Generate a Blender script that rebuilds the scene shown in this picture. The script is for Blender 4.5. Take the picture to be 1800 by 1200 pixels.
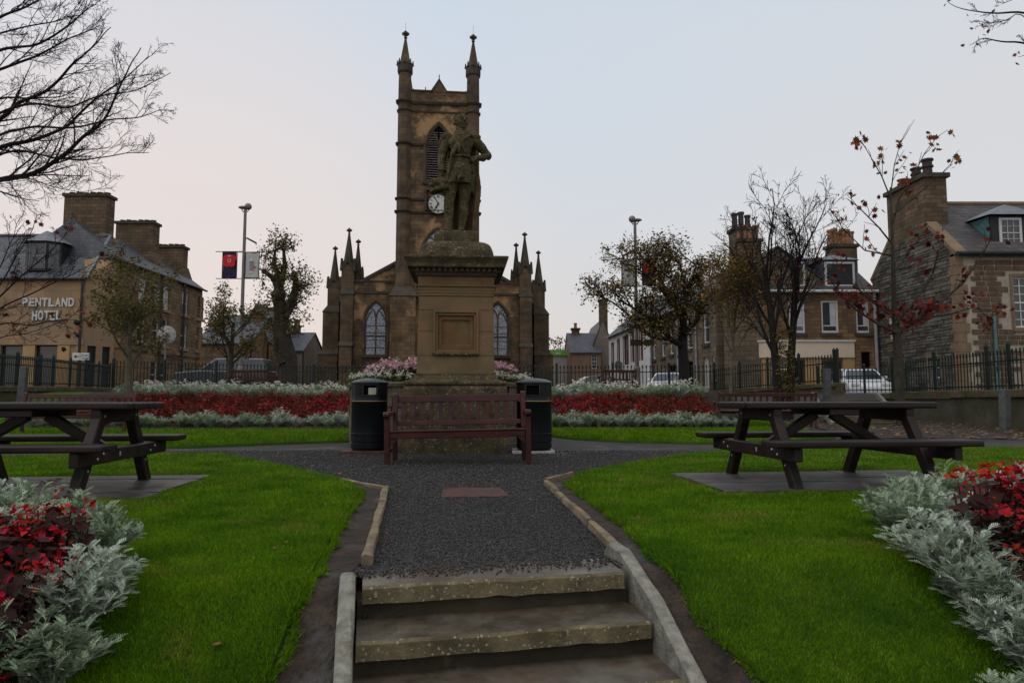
import bpy, bmesh, math, random
import numpy as np
from mathutils import Vector, Matrix, noise as mnoise
for o in list(bpy.data.objects): bpy.data.objects.remove(o)
SC = bpy.context.scene
COL = SC.collection
R = math.radians
PI = math.pi
# ------------------------------------------------------------------ camera, sky, sun, exposure
EYE = 0.82
PITCH = R(4.62)
cam = bpy.data.cameras.new('Camera'); cam.lens = 24.0; cam.sensor_width = 36.0
cam.clip_end = 3000; cam.clip_start = 0.05
co = bpy.data.objects.new('Camera', cam); COL.objects.link(co)
co.location = (0, 0, EYE); co.rotation_euler = (PI/2 + PITCH, 0, 0)
SC.camera = co
SUN_EL, SUN_AZ = R(62), R(-125)      # sun veiled by cloud, over the viewer's left shoulder
wd = bpy.data.worlds.new('World'); SC.world = wd; wd.use_nodes = True
nt = wd.node_tree; N = nt.nodes; L = nt.links; N.clear()
out = N.new('ShaderNodeOutputWorld'); bg = N.new('ShaderNodeBackground')
sky = N.new('ShaderNodeTexSky'); sky.sky_type = 'NISHITA'; sky.sun_disc = False
sky.sun_elevation = SUN_EL; sky.sun_rotation = SUN_AZ; sky.dust_density = 4; sky.air_density = 1.5
tc = N.new('ShaderNodeTexCoord'); sp = N.new('ShaderNodeSeparateXYZ'); L.new(tc.outputs['Generated'], sp.inputs[0])
ramp = N.new('ShaderNodeValToRGB'); L.new(sp.outputs['Z'], ramp.inputs[0])
cr = ramp.color_ramp
cr.elements[0].position = 0.0; cr.elements[0].color = (0.70, 0.605, 0.56, 1)
cr.elements[1].position = 0.75; cr.elements[1].color = (0.535, 0.62, 0.71, 1)
for p, c in ((0.12, (0.655, 0.62, 0.62)), (0.25, (0.615, 0.645, 0.695)), (0.42, (0.575, 0.65, 0.74))):
    e = cr.elements.new(p); e.color = (*c, 1)
# pale pink afterglow low on the left, neutral grey cloud on the right
dotg = N.new('ShaderNodeVectorMath'); dotg.operation = 'DOT_PRODUCT'
L.new(tc.outputs['Generated'], dotg.inputs[0]); dotg.inputs[1].default_value = (-0.45, 0.88, 0.05)
gr = N.new('ShaderNodeMapRange'); gr.inputs[1].default_value = 0.80; gr.inputs[2].default_value = 1.0
gr.inputs[3].default_value = 0.0; gr.inputs[4].default_value = 0.75; gr.interpolation_type = 'SMOOTHSTEP'
L.new(dotg.outputs['Value'], gr.inputs[0])
mixg = N.new('ShaderNodeMixRGB'); L.new(gr.outputs[0], mixg.inputs[0]); L.new(ramp.outputs[0], mixg.inputs[1])
mixg.inputs[2].default_value = (0.84, 0.69, 0.625, 1)
cn = N.new('ShaderNodeTexNoise'); cn.inputs['Scale'].default_value = 1.6; cn.inputs['Detail'].default_value = 4
cmap = N.new('ShaderNodeMapping'); cmap.inputs['Scale'].default_value = (1, 1, 3.0); L.new(tc.outputs['Generated'], cmap.inputs[0]); L.new(cmap.outputs[0], cn.inputs[0])
cm = N.new('ShaderNodeMapRange'); cm.inputs[1].default_value = 0.35; cm.inputs[2].default_value = 0.7
cm.inputs[3].default_value = 0.0; cm.inputs[4].default_value = 0.35; L.new(cn.outputs[0], cm.inputs[0])
rx = N.new('ShaderNodeMapRange'); rx.inputs[1].default_value = -0.1; rx.inputs[2].default_value = 0.7
rx.inputs[3].default_value = 0.0; rx.inputs[4].default_value = 0.6; L.new(sp.outputs['X'], rx.inputs[0])
ad = N.new('ShaderNodeMath'); ad.operation = 'ADD'; ad.use_clamp = True
L.new(cm.outputs[0], ad.inputs[0]); L.new(rx.outputs[0], ad.inputs[1])
mixc = N.new('ShaderNodeMixRGB'); L.new(ad.outputs[0], mixc.inputs[0]); L.new(mixg.outputs[0], mixc.inputs[1])
mixc.inputs[2].default_value = (0.645, 0.635, 0.635, 1)
sks = N.new('ShaderNodeVectorMath'); sks.operation = 'SCALE'; sks.inputs['Scale'].default_value = 0.09
L.new(sky.outputs[0], sks.inputs[0])
mixn = N.new('ShaderNodeMixRGB'); mixn.inputs[0].default_value = 0.12
L.new(mixc.outputs[0], mixn.inputs[1]); L.new(sks.outputs[0], mixn.inputs[2])
L.new(mixn.outputs[0], bg.inputs[0]); bg.inputs[1].default_value = 1.0; L.new(bg.outputs[0], out.inputs[0])
sl = bpy.data.lights.new('Sun', 'SUN'); sl.energy = 0.75; sl.angle = R(60); sl.color = (1, 0.9, 0.82)
so = bpy.data.objects.new('Sun', sl); COL.objects.link(so)
sd = Vector((math.sin(SUN_AZ)*math.cos(SUN_EL), math.cos(SUN_AZ)*math.cos(SUN_EL), math.sin(SUN_EL)))
so.rotation_euler = (-sd).to_track_quat('-Z', 'Y').to_euler(); so.location = (0, 0, 60)
vs = SC.view_settings; vs.view_transform = 'Standard'; vs.look = 'None'; vs.exposure = 0.22; vs.gamma = 1
SC.render.engine = 'CYCLES'
# ------------------------------------------------------------------ survey helpers (photo pixel + known distance -> metres)
def W(px, py, Y):
    a = Vector(((px-900)/1200, 1, (600-py)/1200))
    c, s = math.cos(PITCH), math.sin(PITCH)
    d = Vector((a.x, a.y*c - a.z*s, a.y*s + a.z*c))
    return Vector((0, 0, EYE)) + d*(Y/d.y)
def G(px, py, z=0.0):
    p = W(px, py, 1.0); d = p - Vector((0, 0, EYE))
    t = (z-EYE)/d.z
    return Vector((d.x*t, d.y*t, z))
def GH(px, py, off=0.03):
    d = W(px, py, 1.0)-Vector((0, 0, EYE)); t = 0.8
    while t < 40:
        p = Vector((0, 0, EYE))+d*t
        if p.z <= H(p.x, p.y)+off: break
        t += 0.004
    return (p.x, p.y)
def G2(px, py, z=0.0):
    p = G(px, py, z); return (p.x, p.y)
def lerp(a, b, t): return a+(b-a)*t
def sstep(a, b, x):
    t = min(1, max(0, (x-a)/(b-a))); return t*t*(3-2*t)
def H(x, y):
    """garden terrain height"""
    z = 0.0
    ye = y-0.19*min(1.2, max(-1.2, x))
    if ye < 3.13:
        t = 3.13-ye; z -= min(0.80, 0.58*t*t/(t+0.10))
    z += 0.95*sstep(16.0, 24.8, y)*(1-0.8*sstep(6.6, 8.4, x)*(1-sstep(21, 24, y)))
    return z
# ------------------------------------------------------------------ mesh builder
class MB:
    def __init__(s): s.v = []; s.f = []
    def add(s, vs, fs):
        o = len(s.v); s.v += [tuple(p) for p in vs]; s.f += [tuple(i+o for i in f) for f in fs]; return s
    def box(s, c, d, rot=None, taper=1.0):
        x, y, z = d[0]/2, d[1]/2, d[2]/2; t = taper
        P = [(-x,-y,-z),(x,-y,-z),(x,y,-z),(-x,y,-z),(-x*t,-y*t,z),(x*t,-y*t,z),(x*t,y*t,z),(-x*t,y*t,z)]
        c = Vector(c)
        P = [c+(rot @ Vector(p) if rot else Vector(p)) for p in P]
        return s.add(P, [(0,3,2,1),(4,5,6,7),(0,1,5,4),(1,2,6,5),(2,3,7,6),(3,0,4,7)])
    def bb(s, x0, x1, y0, y1, z0, z1): return s.box(((x0+x1)/2,(y0+y1)/2,(z0+z1)/2),(x1-x0,y1-y0,z1-z0))
    def bar(s, a, b, w, h, up=(0,0,1)):
        a = Vector(a); b = Vector(b); d = b-a; l = d.length; d.normalize()
        u = Vector(up); sd = d.cross(u)
        if sd.length < 1e-4: sd = d.cross(Vector((0,1,0)))
        sd.normalize(); u = sd.cross(d)
        m = Matrix((sd, d, u)).transposed()
        return s.box((a+b)/2, (w, l, h), m)
    def tube(s, pts, rad, n=6, cap=True):
        pts = [Vector(p) for p in pts]; k = len(pts)
        if not hasattr(rad, '__len__'): rad = [rad]*k
        o = len(s.v); ref = None
        for i in range(k):
            t = (pts[min(i+1,k-1)]-pts[max(i-1,0)])
            if t.length < 1e-7: t = Vector((0,0,1))
            t.normalize()
            if ref is None:
                ref = t.orthogonal().normalized()
            else:
                ref = ref - t*ref.dot(t)
                if ref.length < 1e-5: ref = t.orthogonal()
                ref.normalize()
            b = t.cross(ref)
            for j in range(n):
                a = 2*PI*j/n
                s.v.append(tuple(pts[i]+(ref*math.cos(a)+b*math.sin(a))*rad[i]))
        for i in range(k-1):
            for j in range(n):
                s.f.append((o+i*n+j, o+i*n+(j+1)%n, o+(i+1)*n+(j+1)%n, o+(i+1)*n+j))
        if cap:
            s.f.append(tuple(o+j for j in range(n-1,-1,-1))); s.f.append(tuple(o+(k-1)*n+j for j in range(n)))
        return s
    def lathe(s, prof, n=24, c=(0,0,0), rot0=0.0, skip=None, cap=True):
        o = len(s.v); k = len(prof)
        for (r, z) in prof:
            for j in range(n):
                a = rot0+2*PI*j/n
                s.v.append((c[0]+r*math.cos(a), c[1]+r*math.sin(a), c[2]+z))
        for i in range(k-1):
            for j in range(n):
                if skip and skip(i, j): continue
                s.f.append((o+i*n+j, o+i*n+(j+1)%n, o+(i+1)*n+(j+1)%n, o+(i+1)*n+j))
        if cap:
            s.f.append(tuple(o+j for j in range(n-1,-1,-1))); s.f.append(tuple(o+(k-1)*n+j for j in range(n)))
        return s
    def sq(s, prof, c=(0,0,0), ratio=1.0):     # moulded profile run round a square
        r2 = math.sqrt(2); o0 = len(s.v)
        s.lathe([(r*r2, z) for r, z in prof], 4, (0,0,0), PI/4)
        for i in range(o0, len(s.v)):
            x, y, z = s.v[i]; s.v[i] = (c[0]+x, c[1]+y*ratio, c[2]+z)
        return s
    def prism(s, poly, y0, y1):               # polygon in x,z pushed along y
        n = len(poly)
        V = [(x, y0, z) for x, z in poly]+[(x, y1, z) for x, z in poly]
        F = [tuple(range(n)), tuple(range(2*n-1, n-1, -1))]+[(i, i+n, (i+1)%n+n, (i+1)%n) for i in range(n)]
        return s.add(V, F)
    def slab(s, poly, z0, z1):                # polygon in x,y pushed along z
        n = len(poly)
        V = [(x, y, z0) for x, y in poly]+[(x, y, z1) for x, y in poly]
        F = [tuple(range(n-1,-1,-1)), tuple(range(n, 2*n))]+[(i, (i+1)%n, (i+1)%n+n, i+n) for i in range(n)]
        return s.add(V, F)
    def ring2(s, outer, inner, y0, y1):       # frame between two outlines in x,z, pushed along y
        n = len(outer)
        V = [(x,y0,z) for x,z in outer]+[(x,y0,z) for x,z in inner]+[(x,y1,z) for x,z in outer]+[(x,y1,z) for x,z in inner]
        F = []
        for i in range(n):
            j = (i+1)%n
            F += [(i,j,n+j,n+i),(2*n+i,3*n+i,3*n+j,2*n+j),(i,2*n+i,2*n+j,j),(n+i,n+j,3*n+j,3*n+i)]
        return s.add(V, F)
    def ball(s, c, r, n=10, m=6, sc=(1,1,1)):
        pr = [(r*math.sin(PI*i/m)+1e-5, -r*math.cos(PI*i/m)) for i in range(m+1)]
        o = len(s.v); s.lathe(pr, n)
        for i in range(o, len(s.v)):
            x, y, z = s.v[i]; s.v[i] = (c[0]+x*sc[0], c[1]+y*sc[1], c[2]+z*sc[2])
        return s
    def shift(s, M):
        s.v = [tuple(M @ Vector(p)) for p in s.v]; return s
    def mesh(s, name, mat=None, smooth=False):
        me = bpy.data.meshes.new(name); me.from_pydata(s.v, [], s.f)
        if mat: me.materials.append(mat)
        if smooth: me.polygons.foreach_set('use_smooth', [True]*len(me.polygons))
        me.update(); return me
def fixn(me):
    bm = bmesh.new(); bm.from_mesh(me); bmesh.ops.recalc_face_normals(bm, faces=bm.faces); bm.to_mesh(me); bm.free()
def link(name, me, parent=None, loc=None, rot=None, scale=None):
    o = bpy.data.objects.new(name, me); COL.objects.link(o)
    if parent: o.parent = parent
    if loc is not None: o.location = loc
    if rot is not None: o.rotation_euler = rot
    if scale is not None: o.scale = scale
    return o
def obj(name, mb, mat, parent=None, smooth=False, bevel=0, seg=1, fix=True):
    me = mb.mesh(name, mat, smooth)
    if fix: fixn(me)
    o = link(name, me, parent)
    if bevel:
        m = o.modifiers.new('Bevel', 'BEVEL'); m.width = bevel; m.segments = seg; m.limit_method = 'ANGLE'; m.angle_limit = R(35)
    if smooth:
        try: me.set_sharp_from_angle(angle=R(42))
        except Exception: pass
    return o
def tag(o, label, cat, group=None, kind=None):
    if label: o['label'] = label
    if cat: o['category'] = cat
    if group: o['group'] = group
    if kind: o['kind'] = kind
    return o
def thing(name, label, cat, loc=(0,0,0), rz=0, group=None):
    o = bpy.data.objects.new(name, None); COL.objects.link(o); o.empty_display_size = 0.2
    o.location = loc; o.rotation_euler = (0,0,rz); return tag(o, label, cat, group)
def struct(name, mb, mat, smooth=False):
    return tag(obj(name, mb, mat, None, smooth), None, None, None, 'structure')
def copy_tree(o, parent=None):
    c = o.copy(); COL.objects.link(c); c.parent = parent
    for ch in list(o.children): copy_tree(ch, c)
    return c
# ------------------------------------------------------------------ materials
def mat(name, c1, c2=None, scale=3.0, rough=0.8, bump=0.0, bscale=40.0, spec=0.3, brick=None, patch=None, spots=None,
        island=0.0, metal=0.0, grain=None, trans=0.0, mort=None, coat=0.0, streak=None, wet=None, bdist=0.02):
    m = bpy.data.materials.new(name); m.use_nodes = True
    nt = m.node_tree; N = nt.nodes; L = nt.links
    b = N['Principled BSDF']; b.inputs['Roughness'].default_value = rough; b.inputs['Metallic'].default_value = metal
    b.inputs['Specular IOR Level'].default_value = spec
    if coat: b.inputs['Coat Weight'].default_value = coat
    tc = N.new('ShaderNodeTexCoord'); vec = tc.outputs['Object']
    if grain:
        gm = N.new('ShaderNodeMapping'); gm.inputs['Scale'].default_value = grain; L.new(vec, gm.inputs[0]); vec = gm.outputs[0]
    c2 = c2 or tuple(x*0.75 for x in c1)
    nz = N.new('ShaderNodeTexNoise'); nz.inputs['Scale'].default_value = scale; nz.inputs['Detail'].default_value = 6; nz.inputs['Roughness'].default_value = 0.65
    L.new(vec, nz.inputs['Vector'])
    rp = N.new('ShaderNodeValToRGB'); L.new(nz.outputs[0], rp.inputs[0])
    rp.color_ramp.elements[0].position = 0.35; rp.color_ramp.elements[1].position = 0.66
    rp.color_ramp.elements[0].color = (*c2, 1); rp.color_ramp.elements[1].color = (*c1, 1)
    col = rp.outputs[0]; hgt = None
    if brick:
        bw, bh = brick[0], brick[1]; var = brick[2] if len(brick) > 2 else 0.35; msz = brick[3] if len(brick) > 3 else 0.012
        sx = N.new('ShaderNodeSeparateXYZ'); L.new(vec, sx.inputs[0])
        a = N.new('ShaderNodeMath'); a.operation = 'ADD'; L.new(sx.outputs[0], a.inputs[0]); L.new(sx.outputs[1], a.inputs[1])
        cb = N.new('ShaderNodeCombineXYZ'); L.new(a.outputs[0], cb.inputs[0]); L.new(sx.outputs[2], cb.inputs[1])
        dn = N.new('ShaderNodeTexNoise'); dn.inputs['Scale'].default_value = 1.3; L.new(cb.outputs[0], dn.inputs[0])
        dv = N.new('ShaderNodeVectorMath'); dv.operation = 'MULTIPLY_ADD'; L.new(dn.outputs['Color'], dv.inputs[0]); dv.inputs[1].default_value = (0.06, 0.03, 0); L.new(cb.outputs[0], dv.inputs[2])
        bt = N.new('ShaderNodeTexBrick'); L.new(dv.outputs[0], bt.inputs['Vector'])
        bt.inputs['Scale'].default_value = 1.0; bt.inputs['Brick Width'].default_value = bw; bt.inputs['Row Height'].default_value = bh
        bt.inputs['Mortar Size'].default_value = msz; bt.inputs['Mortar Smooth'].default_value = 0.3; bt.inputs['Bias'].default_value = 0
        bt.inputs['Color1'].default_value = (1+var, 1+var*0.9, 1+var*0.75, 1); bt.inputs['Color2'].default_value = (1-var, 1-var, 1-var, 1)
        bt.inputs['Mortar'].default_value = (1, 1, 1, 1)
        mu = N.new('ShaderNodeMixRGB'); mu.blend_type = 'MULTIPLY'; mu.inputs[0].default_value = 1; L.new(col, mu.inputs[1]); L.new(bt.outputs['Color'], mu.inputs[2])
        mm = N.new('ShaderNodeMixRGB'); L.new(bt.outputs['Fac'], mm.inputs[0]); L.new(mu.outputs[0], mm.inputs[1])
        mm.inputs[2].default_value = (*(mort or tuple(x*0.6 for x in c2)), 1)
        col = mm.outputs[0]; hgt = bt.outputs['Fac']
    if patch:      # (colour, scale, threshold, softness)
        pc, ps, pt, pw = patch
        n2 = N.new('ShaderNodeTexNoise'); n2.inputs['Scale'].default_value = ps; n2.inputs['Detail'].default_value = 7; n2.inputs['Roughness'].default_value = 0.7
        ov = N.new('ShaderNodeVectorMath'); ov.operation = 'ADD'; ov.inputs[1].default_value = (7.3, 2.1, 4.4); L.new(vec, ov.inputs[0]); L.new(ov.outputs[0], n2.inputs[0])
        mr = N.new('ShaderNodeMapRange'); mr.inputs[1].default_value = pt-pw; mr.inputs[2].default_value = pt+pw; L.new(n2.outputs[0], mr.inputs[0])
        mx = N.new('ShaderNodeMixRGB'); L.new(mr.outputs[0], mx.inputs[0]); L.new(col, mx.inputs[1]); mx.inputs[2].default_value = (*pc, 1); col = mx.outputs[0]
    if spots:      # (colour, scale, radius, coverage) lichen
        scx, ss, sr, cov = spots
        vo = N.new('ShaderNodeTexVoronoi'); vo.inputs['Scale'].default_value = ss; L.new(vec, vo.inputs['Vector'])
        n3 = N.new('ShaderNodeTexNoise'); n3.inputs['Scale'].default_value = ss*0.22; n3.inputs['Detail'].default_value = 3; L.new(vec, n3.inputs[0])
        n4 = N.new('ShaderNodeTexNoise'); n4.inputs['Scale'].default_value = ss*3; L.new(vec, n4.inputs[0])
        s1 = N.new('ShaderNodeMath'); s1.operation = 'MULTIPLY_ADD'; L.new(n4.outputs[0], s1.inputs[0]); s1.inputs[1].default_value = 0.9; L.new(vo.outputs['Distance'], s1.inputs[2])
        l1 = N.new('ShaderNodeMath'); l1.operation = 'LESS_THAN'; L.new(s1.outputs[0], l1.inputs[0]); l1.inputs[1].default_value = sr+0.45
        g1 = N.new('ShaderNodeMath'); g1.operation = 'GREATER_THAN'; L.new(n3.outputs[0], g1.inputs[0]); g1.inputs[1].default_value = 1-cov
        m1 = N.new('ShaderNodeMath'); m1.operation = 'MULTIPLY'; L.new(l1.outputs[0], m1.inputs[0]); L.new(g1.outputs[0], m1.inputs[1])
        m2 = N.new('ShaderNodeMath'); m2.operation = 'MULTIPLY'; L.new(m1.outputs[0], m2.inputs[0]); m2.inputs[1].default_value = 0.55
        mx = N.new('ShaderNodeMixRGB'); L.new(m2.outputs[0], mx.inputs[0]); L.new(col, mx.inputs[1]); mx.inputs[2].default_value = (*scx, 1); col = mx.outputs[0]
    if island:
        ge = N.new('ShaderNodeNewGeometry'); hs = N.new('ShaderNodeHueSaturation'); L.new(col, hs.inputs['Color'])
        r1 = N.new('ShaderNodeMapRange'); r1.inputs[3].default_value = 1-island; r1.inputs[4].default_value = 1+island; L.new(ge.outputs['Random Per Island'], r1.inputs[0]); L.new(r1.outputs[0], hs.inputs['Value'])
        fr = N.new('ShaderNodeMath'); fr.operation = 'MULTIPLY'; L.new(ge.outputs['Random Per Island'], fr.inputs[0]); fr.inputs[1].default_value = 7.13
        f2 = N.new('ShaderNodeMath'); f2.operation = 'FRACT'; L.new(fr.outputs[0], f2.inputs[0])
        r2 = N.new('ShaderNodeMapRange'); r2.inputs[3].default_value = 0.5-island*0.035; r2.inputs[4].default_value = 0.5+island*0.035; L.new(f2.outputs[0], r2.inputs[0]); L.new(r2.outputs[0], hs.inputs['Hue'])
        col = hs.outputs[0]
    L.new(col, b.inputs['Base Color'])
    if wet:       # (scale, threshold, roughness in the wet patches)
        n5 = N.new('ShaderNodeTexNoise'); n5.inputs['Scale'].default_value = wet[0]; n5.inputs['Detail'].default_value = 4; L.new(vec, n5.inputs[0])
        mr = N.new('ShaderNodeMapRange'); mr.inputs[1].default_value = wet[1]-0.06; mr.inputs[2].default_value = wet[1]+0.06
        mr.inputs[3].default_value = rough; mr.inputs[4].default_value = wet[2]; L.new(n5.outputs[0], mr.inputs[0]); L.new(mr.outputs[0], b.inputs['Roughness'])
    if bump or hgt:
        bn = N.new('ShaderNodeTexNoise'); bn.inputs['Scale'].default_value = bscale; bn.inputs['Detail'].default_value = 6; L.new(vec, bn.inputs[0])
        h = bn.outputs[0]
        if hgt:
            ms = N.new('ShaderNodeMath'); ms.operation = 'MULTIPLY_ADD'; L.new(hgt, ms.inputs[0]); ms.inputs[1].default_value = -0.8; L.new(h, ms.inputs[2]); h = ms.outputs[0]
        bp = N.new('ShaderNodeBump'); bp.inputs['Strength'].default_value = bump or 0.4; bp.inputs['Distance'].default_value = bdist; L.new(h, bp.inputs['Height']); L.new(bp.outputs[0], b.inputs['Normal'])
    if trans:
        ts = N.new('ShaderNodeBsdfTranslucent'); L.new(col, ts.inputs[0]); ms = N.new('ShaderNodeMixShader'); ms.inputs[0].default_value = trans
        L.new(b.outputs[0], ms.inputs[1]); L.new(ts.outputs[0], ms.inputs[2]); L.new(ms.outputs[0], N['Material Output'].inputs[0])
    return m
M = {}
MOSS = (0.066, 0.062, 0.026); LICH = (0.40, 0.40, 0.31)
M['church'] = mat('church_stone', (0.1920,0.1217,0.0639), (0.0604,0.0411,0.0257), 0.9, 0.9, 0.5, 12, brick=(0.62,0.28,0.22,0.008), patch=((0.36,0.215,0.10),0.35,0.57,0.04))
M['church_pier'] = mat('church_dressed_stone', (0.1469,0.0977,0.0573), (0.0567,0.0404,0.0259), 1.1, 0.9, 0.4, 10, brick=(0.9,0.42,0.16,0.008), patch=((0.045,0.038,0.028),0.6,0.60,0.08))
M['church_dark'] = mat('church_weathered_stone', (0.085,0.068,0.05), (0.04,0.033,0.025), 1.5, 0.9, 0.4, 10, patch=(MOSS,1.2,0.62,0.06))
M['ped'] = mat('pedestal_sandstone', (0.1780,0.1250,0.0643), (0.1021,0.0742,0.0395), 1.6, 0.9, 0.45, 60, patch=((0.19,0.105,0.05),1.1,0.57,0.07), spots=(LICH,26,0.10,0.38), bdist=0.008)
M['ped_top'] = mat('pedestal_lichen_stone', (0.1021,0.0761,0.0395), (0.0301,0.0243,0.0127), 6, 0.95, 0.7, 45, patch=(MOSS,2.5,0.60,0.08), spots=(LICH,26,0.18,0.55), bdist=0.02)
M['ped_panel'] = mat('pedestal_red_panel', (0.1709,0.0919,0.0408), (0.1032,0.0598,0.0271), 3, 0.9, 0.5, 70, patch=((0.15,0.11,0.05),2,0.55,0.08), bdist=0.006)
M['statue'] = mat('statue_mossy_stone', (0.1112,0.0823,0.0370), (0.0265,0.0227,0.0101), 9, 0.95, 0.9, 40, patch=(MOSS,3.4,0.57,0.09), spots=((0.34,0.32,0.19),36,0.20,0.50), bdist=0.022)
M['cape'] = mat('statue_cape_stone', (0.1477,0.0870,0.0465), (0.0668,0.0447,0.0244), 3, 0.95, 0.6, 50, patch=(MOSS,2.2,0.58,0.08), bdist=0.01)
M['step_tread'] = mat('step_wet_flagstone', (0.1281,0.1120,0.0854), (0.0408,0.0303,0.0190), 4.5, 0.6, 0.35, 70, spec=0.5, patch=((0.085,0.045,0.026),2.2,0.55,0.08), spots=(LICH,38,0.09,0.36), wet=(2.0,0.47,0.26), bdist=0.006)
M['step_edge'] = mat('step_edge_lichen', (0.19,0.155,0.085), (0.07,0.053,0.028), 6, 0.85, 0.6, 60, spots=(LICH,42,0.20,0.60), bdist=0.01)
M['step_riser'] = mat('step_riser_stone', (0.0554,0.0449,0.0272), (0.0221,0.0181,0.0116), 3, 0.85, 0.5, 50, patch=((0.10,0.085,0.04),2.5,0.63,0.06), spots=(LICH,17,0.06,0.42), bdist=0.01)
M['stringer'] = mat('pale_granite_kerb', (0.27,0.26,0.215), (0.12,0.115,0.095), 18, 0.85, 0.8, 70, patch=((0.13,0.11,0.075),4,0.62,0.05), bdist=0.008)
M['edging'] = mat('edging_stone', (0.26,0.195,0.12), (0.12,0.09,0.055), 6, 0.9, 0.6, 50, patch=(MOSS,5,0.60,0.06), bdist=0.01)
M['gravel'] = mat('dark_gravel', (0.0482,0.0415,0.0377), (0.0077,0.0068,0.0066), 60, 0.7, 1.0, 75, spec=0.4, patch=((0.055,0.038,0.028),0.9,0.58,0.10), wet=(0.8,0.56,0.42), bdist=0.03)
M['pebble'] = mat('gravel_stone', (0.0473,0.0415,0.0387), (0.0197,0.0178,0.0164), 20, 0.6, 0, island=0.65, spec=0.45)
M['soil'] = mat('wet_bare_soil', (0.0559,0.0357,0.0228), (0.0149,0.0100,0.0068), 9, 0.85, 1.0, 40, spec=0.35, patch=((0.07,0.066,0.062),1.6,0.60,0.06), wet=(1.5,0.62,0.34), bdist=0.03)
M['bedsoil'] = mat('bed_soil', (0.0260,0.0172,0.0115), (0.0134,0.0086,0.0061), 8, 0.95, 0.9, 25, bdist=0.03)
M['turf'] = mat('turf_base', (0.052,0.105,0.010), (0.028,0.062,0.007), 2.2, 0.95, 0.8, 120, spec=0.1, patch=((0.055,0.075,0.012),0.9,0.62,0.08), bdist=0.02)
M['grass'] = mat('grass_blade', (0.140,0.250,0.007), (0.056,0.140,0.005), 2.2, 0.85, 0, spec=0.06, island=0.38, trans=0.25, patch=((0.20,0.21,0.03),1.7,0.62,0.08))
M['asphalt'] = mat('street_asphalt', (0.06,0.06,0.062), (0.04,0.04,0.042), 3, 0.75, 0.3, 90, wet=(0.5,0.55,0.4))
M['earth'] = mat('far_ground', (0.05,0.07,0.025), (0.035,0.04,0.02), 0.3, 0.95)
M['rust'] = mat('rusty_iron_plate', (0.095,0.036,0.027), (0.045,0.018,0.015), 12, 0.7, 0.6, 90, patch=((0.05,0.045,0.045),5,0.60,0.06), wet=(4,0.6,0.35), bdist=0.005)
M['bench'] = mat('bench_maroon_wood', (0.070,0.016,0.016), (0.028,0.0075,0.0075), 10, 0.45, 0.5, 60, spec=0.25, grain=(0.2,1,0.6), patch=((0.075,0.036,0.033),16,0.67,0.04), bdist=0.003)
M['bench_far'] = mat('bench_brown_wood', (0.078,0.028,0.022), (0.045,0.017,0.014), 8, 0.6, 0.15, 60)
M['table'] = mat('table_brown_plank', (0.030,0.018,0.016), (0.010,0.006,0.006), 9, 0.45, 0.5, 60, spec=0.22, grain=(0.12,1,1), patch=((0.045,0.034,0.03),14,0.66,0.05), bdist=0.003)
M['bolt'] = mat('bolt_steel', (0.45,0.45,0.43), rough=0.35, metal=0.9)
M['deck'] = mat('pad_wet_board', (0.0645,0.0559,0.0521), (0.0206,0.0178,0.0168), 4, 0.5, 0.4, 40, spec=0.4, island=0.4, patch=(MOSS,2.5,0.66,0.06), wet=(1.6,0.52,0.30), bdist=0.006)
M['bin'] = mat('bin_black_plastic', (0.009,0.010,0.012), (0.006,0.007,0.008), 6, 0.36, 0, spec=0.16)
M['binlid'] = mat('bin_lid_plastic', (0.016,0.019,0.023), (0.011,0.013,0.016), 6, 0.36, 0, spec=0.4)
M['bingold'] = mat('bin_gold_band', (0.36,0.26,0.11), (0.28,0.2,0.09), 9, 0.4, metal=0.5)
M['void'] = mat('dark_inside', (0.006,0.006,0.006), rough=0.95, spec=0.05)
M['sticker'] = mat('pale_notice', (0.42,0.40,0.33), (0.30,0.28,0.23), 9, 0.6)
M['pad'] = mat('concrete_pad', (0.36,0.35,0.33), (0.24,0.23,0.21), 8, 0.8, 0.3, 60)
M['iron'] = mat('green_iron_paint', (0.008,0.022,0.017), (0.005,0.012,0.010), 4, 0.55, 0.1, 60, spec=0.25)
M['iron_far'] = mat('dark_iron_paint', (0.014,0.022,0.020), (0.008,0.013,0.012), 4, 0.55)
M['wallstone'] = mat('garden_wall_stone', (0.1326,0.1018,0.0632), (0.0618,0.0483,0.0310), 2.4, 0.95, 0.7, 18, patch=(MOSS,1.3,0.52,0.10), spots=(LICH,9,0.08,0.40), bdist=0.03)
M['wallface'] = mat('garden_wall_render', (0.1092,0.0996,0.0707), (0.0526,0.0468,0.0314), 1.4, 0.95, 0.4, 30, patch=((0.045,0.045,0.022),0.9,0.53,0.10), spots=(LICH,4.5,0.06,0.45), bdist=0.02)
M['planter'] = mat('planter_stone', (0.15,0.122,0.085), (0.07,0.057,0.04), 5, 0.9, 0.5, 30, patch=(MOSS,3,0.60,0.08), spots=(LICH,14,0.1,0.45), island=0.3, bdist=0.02)
M['post'] = mat('weathered_timber_post', (0.115,0.118,0.115), (0.06,0.06,0.058), 6, 0.9, 0.5, 30)
M['bark'] = mat('bark', (0.055,0.042,0.032), (0.025,0.019,0.015), 9, 0.95, 0.8, 30, patch=((0.05,0.055,0.03),3,0.58,0.08), bdist=0.02)
M['bark_dark'] = mat('bark_dark_twig', (0.020,0.014,0.013), (0.010,0.007,0.007), 9, 0.9, 0.4, 40)
M['bark_pale'] = mat('bark_pale_sapling', (0.135,0.112,0.078), (0.065,0.054,0.038), 7, 0.9, 0.6, 25, patch=((0.06,0.07,0.03),4,0.58,0.08))
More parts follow.
